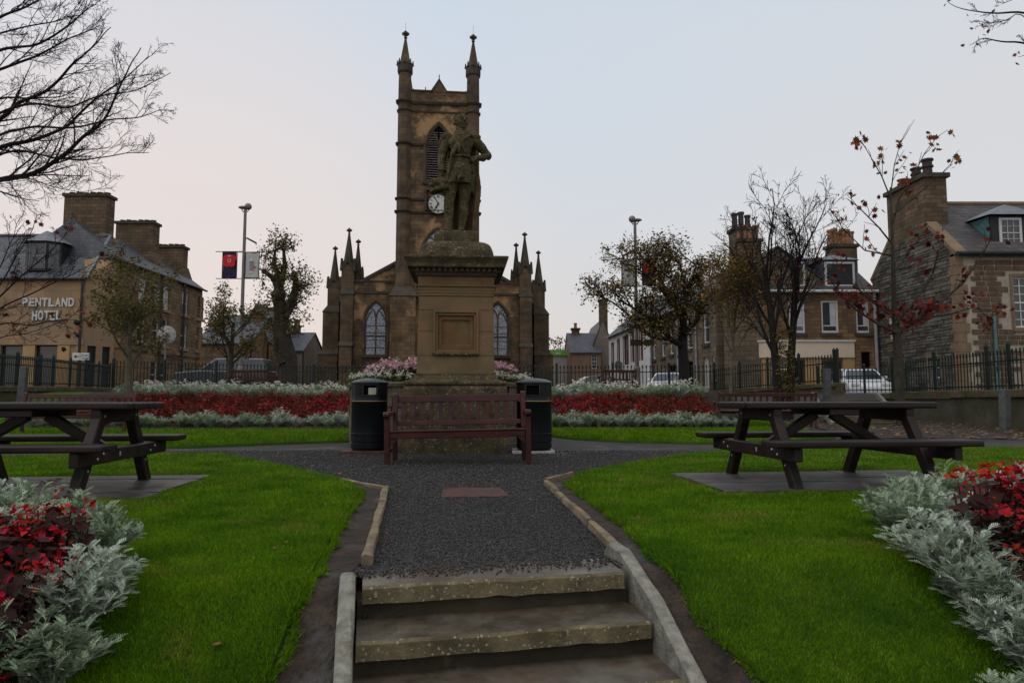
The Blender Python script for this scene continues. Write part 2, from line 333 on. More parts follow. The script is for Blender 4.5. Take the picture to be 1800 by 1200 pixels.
M['slate'] = mat('roof_slate', (0.066,0.073,0.090), (0.043,0.048,0.060), 1.6, 0.55, 0.4, 25, brick=(0.34,0.17,0.22,0.012), spec=0.45, mort=(0.02,0.022,0.027), bdist=0.03)
M['slate_brown'] = mat('roof_slate_brown', (0.085,0.075,0.078), (0.05,0.044,0.046), 1.2, 0.6, 0.4, 25, brick=(0.36,0.19,0.28,0.014), patch=((0.06,0.06,0.04),0.8,0.62,0.06), bdist=0.03)
M['lead'] = mat('roof_lead_flashing', (0.17,0.185,0.205), (0.12,0.13,0.145), 4, 0.5)
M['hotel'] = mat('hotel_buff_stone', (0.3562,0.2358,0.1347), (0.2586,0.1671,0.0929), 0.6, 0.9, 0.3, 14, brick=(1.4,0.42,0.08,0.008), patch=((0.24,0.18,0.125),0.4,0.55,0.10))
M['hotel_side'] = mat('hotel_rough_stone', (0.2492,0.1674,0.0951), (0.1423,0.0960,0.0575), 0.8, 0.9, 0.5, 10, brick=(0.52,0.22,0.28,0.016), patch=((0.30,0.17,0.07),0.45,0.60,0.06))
M['tan'] = mat('painted_tan_pillar', (0.42,0.26,0.115), (0.35,0.21,0.095), 1.4, 0.8, 0.15, 30)
M['cream'] = mat('painted_cream_render', (0.66,0.53,0.40), (0.58,0.46,0.35), 0.8, 0.8, 0.1, 30)
M['chim'] = mat('chimney_stone', (0.1601,0.1072,0.0638), (0.0843,0.0583,0.0371), 1.2, 0.9, 0.5, 14, brick=(0.5,0.2,0.28,0.014), patch=(MOSS,0.9,0.62,0.07))
M['chimred'] = mat('chimney_red_quoin', (0.20,0.09,0.055), (0.12,0.055,0.035), 2, 0.9, 0.4, 15)
M['pot'] = mat('chimney_pot_clay', (0.34,0.16,0.085), (0.20,0.095,0.055), 4, 0.8)
M['pot_dark'] = mat('chimney_pot_dark', (0.07,0.05,0.045), (0.035,0.027,0.025), 4, 0.7)
M['brown_stone'] = mat('brown_house_stone', (0.2418,0.1436,0.0704), (0.1385,0.0855,0.0470), 0.8, 0.9, 0.5, 12, brick=(0.55,0.2,0.30,0.014), patch=((0.10,0.065,0.04),0.5,0.56,0.08))
M['grey_stone'] = mat('grey_house_stone', (0.1765,0.1360,0.0917), (0.1013,0.0792,0.0560), 0.8, 0.9, 0.5, 12, brick=(0.6,0.24,0.25,0.014))
M['rubble'] = mat('grey_rubble_stone', (0.1347,0.1250,0.1058), (0.0608,0.0569,0.0492), 2.0, 0.9, 0.6, 14, island=0.42, patch=((0.13,0.095,0.06),0.7,0.60,0.08), bdist=0.03)
M['rubble_mortar'] = mat('rubble_mortar', (0.15,0.145,0.13), (0.085,0.08,0.07), 2, 0.95, 0.4, 20)
M['front_stone'] = mat('brown_rubble_stone', (0.1380,0.0899,0.0542), (0.0711,0.0480,0.0306), 3, 0.9, 0.6, 16, island=0.35, bdist=0.03)
M['front_mortar'] = mat('pale_pointing', (0.40,0.35,0.27), (0.27,0.235,0.18), 3, 0.95, 0.3, 20)
M['quoin'] = mat('dressed_quoin_stone', (0.24,0.165,0.098), (0.155,0.105,0.064), 1.5, 0.9, 0.3, 15)
M['white_wall'] = mat('white_render', (0.72,0.71,0.69), (0.60,0.59,0.57), 0.9, 0.85, 0.1, 20)
M['maroon'] = mat('maroon_painted_quoin', (0.15,0.035,0.035), (0.10,0.025,0.025), 3, 0.8)
M['tan_wall'] = mat('orange_harled_wall', (0.26,0.165,0.105), (0.19,0.12,0.078), 0.9, 0.9, 0.2, 20)
M['grey_wall'] = mat('grey_harled_wall', (0.22,0.18,0.14), (0.15,0.125,0.1), 0.9, 0.9, 0.2, 20)
M['pale_wall'] = mat('pale_panel_wall', (0.42,0.40,0.37), (0.36,0.34,0.32), 0.9, 0.8)
M['glass'] = mat('window_glass', (0.045,0.052,0.06), (0.025,0.03,0.036), 0.8, 0.08, 0, spec=0.7)
M['glass_lead'] = mat('leaded_church_glass', (0.42,0.46,0.50), (0.10,0.115,0.13), 7, 0.35, 0.4, 12, spec=0.6, patch=((0.05,0.055,0.065),9,0.58,0.04))
M['shop_glass'] = mat('shop_glass', (0.05,0.055,0.058), (0.022,0.024,0.026), 0.5, 0.1, 0, spec=0.7)
M['curtain'] = mat('net_curtain', (0.55,0.55,0.55), (0.40,0.40,0.41), 3, 0.9)
M['white'] = mat('white_gloss_paint', (0.60,0.59,0.57), (0.50,0.49,0.47), 3, 0.5)
M['darkwood'] = mat('dark_painted_timber', (0.022,0.020,0.022), (0.014,0.013,0.014), 3, 0.5)
M['copper'] = mat('green_copper_cheek', (0.10,0.24,0.225), (0.06,0.15,0.15), 5, 0.7, patch=((0.03,0.04,0.045),4,0.58,0.06))
M['pipe'] = mat('painted_downpipe', (0.035,0.030,0.032), rough=0.5)
M['pipe_grey'] = mat('grey_downpipe', (0.30,0.30,0.31), rough=0.5)
M['louvre'] = mat('louvre_slate', (0.30,0.235,0.22), (0.15,0.115,0.105), 5, 0.8)
M['steel'] = mat('galvanised_steel', (0.20,0.175,0.165), (0.14,0.12,0.115), 3, 0.5, metal=0.3)
M['clock'] = mat('clock_dial', (0.56,0.55,0.52), (0.50,0.49,0.46), 3, 0.5)
M['black'] = mat('black_paint', (0.010,0.010,0.011), rough=0.45)
M['navy'] = mat('navy_banner_cloth', (0.020,0.018,0.050), (0.014,0.013,0.036), 3, 0.8)
M['poppy'] = mat('red_poppy_print', (0.62,0.02,0.022), (0.44,0.012,0.018), 6, 0.75)
M['pale_cloth'] = mat('pale_banner_cloth', (0.48,0.48,0.45), (0.40,0.40,0.375), 5, 0.8)
M['grey_print'] = mat('grey_print', (0.16,0.17,0.165), rough=0.8)
M['green_sign'] = mat('green_shop_sign', (0.16,0.50,0.03), (0.13,0.42,0.025), 3, 0.5)
M['signwhite'] = mat('sign_white', (0.58,0.58,0.55), (0.48,0.48,0.45), 4, 0.5)
M['orange'] = mat('orange_lamp_lens', (0.70,0.22,0.02), rough=0.4)
M['brownsign'] = mat('dark_fingerpost', (0.060,0.055,0.03), (0.04,0.036,0.02), 5, 0.7)
M['tyre'] = mat('tyre_rubber', (0.012,0.012,0.012), rough=0.8)
M['red_lens'] = mat('red_tail_lens', (0.60,0.02,0.02), rough=0.25)
M['rim'] = mat('wheel_rim', (0.35,0.35,0.36), rough=0.35, metal=0.7)
def paint(n, c): return mat(n, c, tuple(x*0.92 for x in c), 2, 0.25, 0, spec=0.5, coat=0.6)
M['car_black'] = paint('car_paint_black', (0.018,0.020,0.025)); M['car_white'] = paint('car_paint_white', (0.62,0.63,0.65)); M['car_dark'] = paint('car_paint_dark_grey', (0.030,0.033,0.036))
def leafm(n, c1, c2, isl=0.5, tr=0.3): return mat(n, c1, c2, 1.5, 0.7, 0, spec=0.2, island=isl, trans=tr)
M['silver'] = leafm('silver_leaf', (0.52,0.56,0.465), (0.25,0.31,0.23), 0.42, 0.2)
M['silver_green'] = leafm('silver_green_leaf', (0.40,0.46,0.33), (0.16,0.23,0.13), 0.5, 0.2)
M['silver_stem'] = mat('silver_stem', (0.36,0.40,0.30), rough=0.9)
M['begleaf'] = leafm('begonia_dark_leaf', (0.065,0.022,0.018), (0.035,0.016,0.012), 0.5)
M['begred'] = leafm('begonia_red_flower', (0.48,0.008,0.018), (0.20,0.005,0.011), 0.6)
M['begrust'] = leafm('begonia_rust_stem', (0.17,0.040,0.015), (0.075,0.018,0.010), 0.8)
M['pink'] = leafm('pink_flower', (0.62,0.45,0.48), (0.46,0.18,0.24), 0.5)
M['whitefl'] = leafm('white_flower', (0.70,0.68,0.60), (0.60,0.55,0.50), 0.2)
M['greenleaf'] = leafm('green_leaf', (0.085,0.125,0.025), (0.05,0.08,0.018), 0.4)
M['lf_green'] = leafm('tree_leaf_olive', (0.135,0.135,0.034), (0.072,0.074,0.02), 0.55)
M['lf_brown'] = leafm('tree_leaf_brown', (0.175,0.100,0.036), (0.085,0.058,0.022), 0.65)
M['lf_rust'] = leafm('tree_leaf_rust', (0.27,0.140,0.034), (0.13,0.082,0.024), 0.65)
M['lf_red'] = leafm('maple_leaf_red', (0.19,0.026,0.017), (0.085,0.015,0.012), 0.75, 0.35)
M['lf_orange'] = leafm('maple_leaf_orange', (0.25,0.075,0.015), (0.13,0.035,0.013), 0.7, 0.35)
M['lf_fall'] = leafm('fallen_leaf', (0.27,0.15,0.055), (0.13,0.06,0.03), 0.6, 0.1)
# ================================================================== ground
AX = R(5.7)                       # the garden axis (steps, statue, church) turns this much to the left
def cells(poly, zf, cell, mat_, name, skirt=0.0, off=0.0, jig=0.0, seed=1):
    bm = bmesh.new(); vs = [bm.verts.new((x, y, 0)) for x, y in poly]; bm.faces.new(vs)
    xs = [p[0] for p in poly]; ys = [p[1] for p in poly]
    def cuts(lo, hi, ax):
        p = math.ceil(lo/cell)*cell
        while p < hi:
            g = bm.verts[:]+bm.edges[:]+bm.faces[:]
            n = (1,0,0) if ax == 0 else (0,1,0); q = (p,0,0) if ax == 0 else (0,p,0)
            bmesh.ops.bisect_plane(bm, geom=g, plane_co=q, plane_no=n); p += cell
    cuts(min(xs), max(xs), 0); cuts(min(ys), max(ys), 1)
    rg = random.Random(seed)
    for v in bm.verts:
        v.co.z = zf(v.co.x, v.co.y)+off+(rg.uniform(-jig, jig) if jig else 0)
    if skirt:
        be = [e for e in bm.edges if e.is_boundary]
        r = bmesh.ops.extrude_edge_only(bm, edges=be)
        for v in r['geom']:
            if isinstance(v, bmesh.types.BMVert): v.co.z -= skirt
    bmesh.ops.recalc_face_normals(bm, faces=bm.faces)
    me = bpy.data.meshes.new(name); bm.to_mesh(me); bm.free(); me.materials.append(mat_)
    me.polygons.foreach_set('use_smooth', [True]*len(me.polygons))
    if len(me.polygons) and me.polygons[0].normal.z < 0: me.flip_normals()
    return me
def rough(x, y):
    v = Vector((x*9, y*9, 3.3)); return H(x, y)+0.008*mnoise.noise(v)+0.007*mnoise.noise(v*2.6)+0.005*mnoise.noise(v*6)
def sheet(name, poly, cell, m, skirt=0, off=0, jig=0, kind='structure', clods=False):
    o = link(name, cells(poly, rough if clods else H, cell, m, name, skirt, off, jig)); o['kind'] = kind; return o
STREET = 0.95
g = MB()
for (x0,x1,y0,y1) in ((-900,900,31.2,1500),(-900,-20.5,-300,31.2),(12.9,900,-300,31.2)):
    g.add([(x0,y0,STREET),(x1,y0,STREET),(x1,y1,STREET),(x0,y1,STREET)],[(0,1,2,3)])
struct('ground', g, M['asphalt'])
_a, _b = G(637,1031), G(1098,1005)
HG = lambda x, y: H(x, y)
sheet('gravel_path', [(-20.5,3.3),(-1.2,3.3),(_a.x-0.3,_a.y+0.15),(_b.x+0.3,_b.y+0.15),(1.2,3.3),(12.9,3.3),(12.9,31.2),(-20.5,31.2)], 0.6, M['gravel'])
sheet('lower_path', [(-20.5,-12),(12.9,-12),(12.9,1.6),(-20.5,1.6)], 0.6, M['gravel'], 0, -0.02)
# lawns -------------------------------------------------------------
LN_edge = [GH(632,862), GH(631,873), GH(595,922), GH(560,987), GH(535,1037), GH(505,1105), GH(468,1200)]
LN_top = [GH(0,803), GH(200,799), GH(320,797), GH(385,798), GH(440,807), GH(520,824), GH(585,840), GH(615,849)]
LNb = LN_edge[-1]
lawn_ln = [(-9,9.75)]+LN_top+LN_edge+[(LNb[0]+0.02,1.5),(LNb[0]+0.05,0.4),(-9,0.4)]
RN_edge = [GH(1348,1200), GH(1272,1125), GH(1214,1050), GH(1160,985), GH(1113,932), GH(1060,893), GH(1015,863), GH(997,850)]
RNb = RN_edge[0]
RN_top = [G2(1012,841), G2(1040,832), G2(1100,820), G2(1200,803), G2(1270,796), G2(1450,793), G2(1800,790)]
lawn_rn = [(RNb[0]+0.1,0.4),(RNb[0]+0.05,1.5)]+RN_edge+RN_top+[(9,10.2),(9,0.4)]
lawn_lf = [(-20,11.3), G2(0,790), G2(330,788), G2(480,782), G2(625,777), (-2.95,12.6), (-3.2,17.0), (-3.2,26.5), (-20,26.5)]
lawn_rf = [G2(968,768), G2(1010,773), G2(1100,778), G2(1230,781), G2(1330,780), (6.2,13.2), (7.0,17), (7.5,26.5), (0.7,26.5), (0.7,14.0)]
LAWN = [('lawn', lawn_ln), ('lawn', lawn_rn), ('lawn', lawn_lf), ('lawn', lawn_rf)]
for (n, p) in LAWN: sheet(n, p, 0.20, M['turf'], 0.06, 0.045)
# bare soil trodden beside the steps ---------------------------------
A = G(637,1031,0.015); B = G(1098,1005,0.015)
sdir = (B-A); SW = sdir.length; srot = math.atan2(sdir.y, sdir.x); smid = (A+B)/2
def sloc(x, y): return (smid.x+x*math.cos(srot)-y*math.sin(srot), smid.y+x*math.sin(srot)+y*math.cos(srot))
soil_l = [(p[0]-0.12, p[1]) for p in LN_edge]+[(LNb[0]-0.1,1.5),(LNb[0]-0.1,0.4),sloc(-SW/2-0.09,-2.2),sloc(-SW/2-0.09,-1.2),sloc(-SW/2-0.09,0.18),G2(648,985),G2(676,864),G2(600,849)]
soil_r = [sloc(SW/2+0.10,-1.2),sloc(SW/2+0.10,-2.2),(RNb[0]+0.25,0.4),(RNb[0]+0.18,1.5)]+[(p[0]+0.12, p[1]) for p in RN_edge]+[G2(1003,842),G2(962,853),G2(1080,968),sloc(SW/2+0.10,0.36)]
sheet('soil_strip', soil_l, 0.05, M['soil'], 0.05, 0.017, 0.0, 'structure', True)
sheet('soil_strip', soil_r, 0.05, M['soil'], 0.05, 0.017, 0.0, 'structure', True)
# far and near flower bed soil ---------------------------------------
bed_lf = [(-12.6,16.9),(-9,16.5),(-6.5,16.45),(-4.2,16.5),(-3.75,17.1),(-3.9,19.5),(-4.4,23.8),(-14.5,23.8),(-13.8,19)]
bed_rf = [(0.85,16.6),(2.7,16.45),(5.6,16.6),(6.6,19.0),(7.2,23.8),(1.0,23.8),(0.9,19.5)]
bed_ln = [(-1.98,2.95),(-2.35,3.7),(-2.9,4.1),(-4.6,4.3),(-4.6,1.2),(-1.85,1.2),(-1.82,2.1)]
bed_rn = [(2.36,4.0),(2.65,4.3),(3.2,4.6),(5.2,4.7),(5.2,1.2),(1.80,1.2),(1.80,2.1),(2.0,2.7)]
for p in (bed_lf, bed_rf, bed_ln, bed_rn): sheet('flower_bed_soil', p, 0.2, M['bedsoil'], 0.05, 0.068, 0.012)
# street-side verge at the back, under the railings
st = thing('stone_steps', 'worn stone garden steps with pale granite side kerbs leading up to the gravel path', 'steps', (smid.x, smid.y, 0), srot)
rg = random.Random(5)
TD, RH = 0.255, 0.142
def slabmesh(x0,x1,y0,y1,z0,z1,seed,amp=0.006,n=16):
    r = random.Random(seed); mb = MB(); V=[];F=[]
    for i in range(n+1):
        x = lerp(x0,x1,i/n); a = r.uniform(-amp,amp); b = r.uniform(-amp,amp); c = r.uniform(-amp,amp)*0.4
        V += [(x,y0+a,z0+b*0.6),(x,y0+a*1.1,z1-0.012+c),(x,y0+0.012+a,z1+c),(x,y1+b,z1+c*0.5),(x,y1,z0)]
    for i in range(n):
        for k in range(5): F.append((i*5+k,(i+1)*5+k,(i+1)*5+(k+1)%5,i*5+(k+1)%5))
    F.append((0,1,2,3,4)); F.append(tuple(n*5+k for k in (4,3,2,1,0)))
    return mb.add(V,F)
for i in range(5):
    w = SW/2+0.035*min(i,2)*0.6; z = -RH*i; yf = -TD*i
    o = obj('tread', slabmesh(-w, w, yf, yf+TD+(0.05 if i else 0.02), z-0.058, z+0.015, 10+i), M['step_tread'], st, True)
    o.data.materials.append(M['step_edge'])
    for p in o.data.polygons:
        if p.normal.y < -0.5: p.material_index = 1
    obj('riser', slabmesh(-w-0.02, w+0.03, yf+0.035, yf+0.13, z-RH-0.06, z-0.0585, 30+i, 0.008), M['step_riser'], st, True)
for i in range(5):
    obj('core', MB().bb(-SW/2-0.05,SW/2+0.06,-TD*i+0.125,1.0-TD*i,-1.2,-RH*(i)-0.075), M['soil'], st)
def stringer(x0, x1, prof, seed):
    r = random.Random(seed); mb = MB(); V=[];F=[]
    P = []
    for k in range(len(prof)-1):
        for t in range(5): P.append((lerp(prof[k][0],prof[k+1][0],t/5), lerp(prof[k][1],prof[k+1][1],t/5)))
    P.append(prof[-1])
    for (y,z) in P:
        j = lambda a=0.0022: r.uniform(-a,a)
        V += [(x0+j(),y,z-0.42),(x0+j(),y,z-0.01+j()),(x0+0.012+j(),y,z+j()),(x1-0.012+j(),y,z+j()),(x1+j(),y,z-0.012),(x1,y,z-0.42)]
    n = len(P)
    for i in range(n-1):
        for k in range(6): F.append((i*6+k,(i+1)*6+k,(i+1)*6+(k+1)%6,i*6+(k+1)%6))
    F.append((0,1,2,3,4,5)); F.append(tuple((n-1)*6+k for k in (5,4,3,2,1,0)))
    return mb.add(V,F)
obj('side_kerb', stringer(-SW/2-0.095, -SW/2-0.03, [(0.19,0.0),(0.12,0.05),(0.02,0.06),(-0.35,-0.10),(-1.3,-0.62)], 3), M['stringer'], st, True)
obj('side_kerb', stringer(SW/2+0.04, SW/2+0.105, [(0.38,0.04),(0.33,0.08),(0.17,0.075),(-0.2,-0.05),(-1.3,-0.64)], 4), M['stringer'], st, True)
# edging stones round the gravel --------------------------------------
def edging(pts, wid, hgt, n_per, label, seed):
    r = random.Random(seed)
    t = thing('path_edging', label, 'kerb', (pts[0][0], pts[0][1], 0))
    o0 = Vector((pts[0][0], pts[0][1], 0))
    for k in range(len(pts)-1):
        a = Vector((*pts[k],0)); b = Vector((*pts[k+1],0)); n = n_per[k]
        for i in range(n):
            p = a.lerp(b, i/n+0.008)-o0; q = a.lerp(b, (i+1)/n-0.008)-o0
            hz = hgt+r.uniform(-0.008,0.012); mb = MB(); d=(q-p); l=d.length; d.normalize(); sdv = Vector((d.y,-d.x,0))
            V=[];F=[]; m=4
            for s in range(m+1):
                c = p.lerp(q, s/m); j=lambda a=0.006: r.uniform(-a,a)
                for (u,zz) in ((-wid/2,-0.08),(-wid/2,hz-0.008),(-wid/2+0.01,hz),(wid/2-0.01,hz),(wid/2,hz-0.008),(wid/2,-0.08)):
                    V.append(tuple(c+sdv*(u+j())+Vector((0,0,zz+j(0.004)))))
            for s in range(m):
                for e in range(6): F.append((s*6+e,(s+1)*6+e,(s+1)*6+(e+1)%6,s*6+(e+1)%6))
            F.append((0,1,2,3,4,5)); F.append(tuple(m*6+e for e in (5,4,3,2,1,0)))
            obj('edging_stone', mb.add(V,F), M['edging'], t, True)
edging([G2(596,847),G2(678,862),G2(644,998)], 0.05, 0.045, [1,3], 'thin stone edging along the bare wet soil on the gutter side of the gravel path', 1)
edging([G2(1005,839),G2(960,852),G2(1084,972)], 0.045, 0.05, [1,4], 'mossy reddish stone edging running from the tall leaning kerb to the lawn tip', 2)
# thin stone line between lawn and gravel
for nm, pts, lab in (('path_edging', LN_top[3:7], 'low pale edging line between the lawn and the cross path on the hotel side'),
                ('path_edging', RN_top[2:5], 'low pale edging line on the lawn tip beside the reddish stone edging')):
    mb = MB()
    for a, b in zip(pts[:-1], pts[1:]): mb.bar((a[0],a[1]+0.03,0.0),(b[0],b[1]+0.03,0.0),0.05,0.07)
    tag(obj(nm, mb, M['edging'], None, False, 0.006), lab, 'kerb')
# iron plate let into the gravel
pl = MB(); P = [G2(779,858),G2(775,876),G2(897,874),G2(880,860)]
pl.slab(P, -0.03, 0.016)
tag(obj('iron_cover_plate', pl, M['rust'], None, False, 0.005), 'flat rusty red iron plate set in the gravel path', 'plate')
# ------------------------------------------------------------------ picnic pads
PADS = []
def pad(c, rz, L_, Wd, label, n=5, seed=0):
    r = random.Random(seed)
    t = thing('paved_pad', label, 'paving', (c[0],c[1],0), rz)
    bw = Wd/n
    for i in range(n):
        y = -Wd/2+bw*(i+0.5); cuts = [-L_/2, r.uniform(-0.3,0.3)*L_, L_/2]
        for k in range(2):
            x0, x1 = cuts[k]+0.004, cuts[k+1]-0.004
            mb = MB().bb(x0,x1,y-bw/2+0.010,y+bw/2-0.010,-0.03,0.058+r.uniform(-0.005,0.004))
            obj('board', mb, M['deck'], t, False, 0.004)
    PADS.append((c, rz, L_/2+0.02, Wd/2+0.02))
pad((2.93,6.42), R(6), 2.55, 1.42, 'dark wet boarded pad under the picnic table next to the maroon benches and stone wall', 5, 1)
pad((-4.05,5.93), R(5), 2.35, 1.5, 'dark wet boarded pad with brown leaves under the picnic table near the hotel side', 5, 2)
# ------------------------------------------------------------------ grass blades and loose gravel
def inpoly(x, y, poly):
    ins = np.zeros(len(x), bool); n = len(poly); j = n-1
    for i in range(n):
        xi, yi = poly[i]; xj, yj = poly[j]
        c = ((yi > y) != (yj > y)) & (x < (xj-xi)*(y-yi)/(yj-yi+1e-12)+xi); ins ^= c; j = i
    return ins
def inpad(x, y):
    m = np.zeros(len(x), bool)
    for c, rz, hx, hy in PADS:
        dx, dy = x-c[0], y-c[1]; u = dx*math.cos(rz)+dy*math.sin(rz); v = -dx*math.sin(rz)+dy*math.cos(rz)
        m |= (np.abs(u) < hx-0.04*np.sin(v*13)) & (np.abs(v) < hy-0.03*np.sin(u*9+1))
    return m
HV = np.vectorize(H)
def npmesh(name, V, F, m):
    me = bpy.data.meshes.new(name); nv = len(V); nf, k = F.shape
    me.vertices.add(nv); me.vertices.foreach_set('co', V.astype(np.float32).ravel())
    me.loops.add(nf*k); me.loops.foreach_set('vertex_index', F.astype(np.int32).ravel())
    me.polygons.add(nf); me.polygons.foreach_set('loop_start', np.arange(0, nf*k, k, dtype=np.int32))
    me.update(calc_edges=True); me.materials.append(m); return me
def grass(poly, beds, n, seed, ymax, name_label, hmin=0.010, hmax=0.026):
    rs = np.random.RandomState(seed)
    xs = [p[0] for p in poly]; ys = [p[1] for p in poly]
    X = np.empty(0); Y = np.empty(0)
    y0 = max(min(ys), 1.7); y1 = min(max(ys), ymax)
    while len(X) < n:
        u = rs.rand(n*2)
        y = 1.0/(1/y0+(1/y1-1/y0)*u) if y1/y0 > 1.6 else y0+(y1-y0)*u      # denser close to the viewer
        half = 0.92*y+0.3
        x = (rs.rand(n*2)*2-1)*half
        ok = inpoly(x, y, poly) & ~inpad(x, y)
        for b in beds: ok &= ~inpoly(x, y, b)
        X = np.concatenate([X, x[ok]]); Y = np.concatenate([Y, y[ok]])
    X = X[:n]; Y = Y[:n]
    # ragged fringe just over the edge
    Z = HV(X, Y)+0.043
    sc = np.clip(Y/4.0, 0.8, 3.0)
    h = (hmin+(hmax-hmin)*rs.rand(n)**1.5)*np.clip(sc,0.9,1.3); w = (0.0011+0.0012*rs.rand(n))*sc
    a = rs.rand(n)*2*PI; ln = h*(0.2+0.9*rs.rand(n)); b = rs.rand(n)*2*PI
    V = np.empty((n,5,3)); ca, sa = np.cos(a)*w, np.sin(a)*w; lx, ly = np.cos(b)*ln, np.sin(b)*ln
    V[:,0] = np.stack([X-ca, Y-sa, Z],1); V[:,1] = np.stack([X+ca, Y+sa, Z],1)
    V[:,2] = np.stack([X+ca*.8+lx*.3, Y+sa*.8+ly*.3, Z+h*.6],1); V[:,3] = np.stack([X-ca*.8+lx*.3, Y-sa*.8+ly*.3, Z+h*.6],1)
    V[:,4] = np.stack([X+lx, Y+ly, Z+h],1)
    i = np.arange(n)*5
    F = np.concatenate([np.stack([i,i+1,i+2],1), np.stack([i,i+2,i+3],1), np.stack([i+3,i+2,i+4],1)])
    o = link('grass', npmesh('grass', V.reshape(-1,3), F, M['grass'])); tag(o, name_label, 'grass', None, 'stuff')
def fringe(edge, n, seed, label, sgn):
    rs = np.random.RandomState(seed); pts = np.array(edge); seg = np.linalg.norm(np.diff(pts,axis=0),axis=1); cum = np.concatenate([[0],np.cumsum(seg)])
    t = rs.rand(n)*cum[-1]; X = np.interp(t,cum,pts[:,0])+rs.randn(n)*0.012+0.022*np.sin(t*17)*np.sin(t*5.3)+sgn*0.012; Y = np.interp(t,cum,pts[:,1])+rs.randn(n)*0.012
    Z = HV(X,Y)+0.030; h = 0.02+0.03*rs.rand(n); w = 0.0018+0.0016*rs.rand(n); a = rs.rand(n)*2*PI
    lx = sgn*(0.0+0.03*rs.rand(n)); ly = rs.randn(n)*0.012; ca, sa = np.cos(a)*w, np.sin(a)*w
    V = np.empty((n,3,3)); V[:,0]=np.stack([X-ca,Y-sa,Z],1); V[:,1]=np.stack([X+ca,Y+sa,Z],1); V[:,2]=np.stack([X+lx,Y+ly,Z+h*(rs.rand(n)*1.4-0.4)],1)
    o = link('grass', npmesh('grass', V.reshape(-1,3), (np.arange(n)*3)[:,None]+np.arange(3)[None], M['grass'])); tag(o, label, 'grass', None, 'stuff')
fringe(LN_edge, 9000, 21, 'ragged grass fringe hanging over the bare soil on the hotel side', 1)
fringe(RN_edge, 9000, 22, 'ragged grass fringe hanging over the bare soil on the wall side', -1)
grass(lawn_ln, [bed_ln], 290000, 1, 10, 'short wet mown grass on the lawn around the picnic table on the hotel side')
grass(lawn_rn, [bed_rn], 290000, 2, 10.5, 'short wet mown grass on the lawn around the picnic table by the stone wall')
grass(lawn_lf, [bed_lf], 30000, 3, 18.5, 'mown grass strip in front of the flower bed beside the dark pickup', 0.03, 0.06)
grass(lawn_rf, [bed_rf], 26000, 4, 18.5, 'mown grass strip in front of the flower bed beside the long stone terrace', 0.03, 0.06)
def pebbles(n, seed):
    rs = np.random.RandomState(seed)
    X = np.empty(0); Y = np.empty(0)
    while len(X) < n:
        y = 1/(1/3.1+(1/10.5-1/3.1)*rs.rand(n*2)); x = (rs.rand(n*2)*2-1)*(0.5*y)-0.1
        ok = ~inpoly(x,y,lawn_ln) & ~inpoly(x,y,lawn_rn) & ~inpoly(x,y,soil_l) & ~inpoly(x,y,soil_r)
        # keep most of the slab clear
        yl = A.y+0.27+(x-A.x)*math.tan(srot); ok &= y > yl-0.05*rs.rand(len(y))**3*4
        X = np.concatenate([X,x[ok]]); Y = np.concatenate([Y,y[ok]])
    X = X[:n]; Y = Y[:n]; Z = np.where(Y < A.y+0.27+(X-A.x)*math.tan(srot), 0.018, 0.002)
    s = (0.003+0.0055*rs.rand(n)**2)*np.clip(Y/4.5,0.9,1.6)
    base = np.array([[1,0,0],[-1,0,0],[0,1,0],[0,-1,0],[0,0,1],[0,0,-1]],float)
    fb = np.array([[0,2,4],[2,1,4],[1,3,4],[3,0,4],[2,0,5],[1,2,5],[3,1,5],[0,3,5]])
    V = base[None]*s[:,None,None]*(0.6+0.9*rs.rand(n,6,3)); V += (rs.rand(n,6,3)-.5)*s[:,None,None]*0.7
    a = rs.rand(n)*2*PI; c, sn = np.cos(a)[:,None], np.sin(a)[:,None]
    vx = V[:,:,0]*c-V[:,:,1]*sn; vy = V[:,:,0]*sn+V[:,:,1]*c
    V = np.stack([vx+X[:,None], vy+Y[:,None], V[:,:,2]*0.8+(Z+s*0.35)[:,None]],2)
    F = (fb[None]+(np.arange(n)*6)[:,None,None]).reshape(-1,3)
    o = link('gravel', npmesh('gravel', V.reshape(-1,3), F, M['pebble'])); tag(o, 'loose dark grey gravel chippings lying on the path', 'gravel', None, 'stuff')
pebbles(60000, 7)
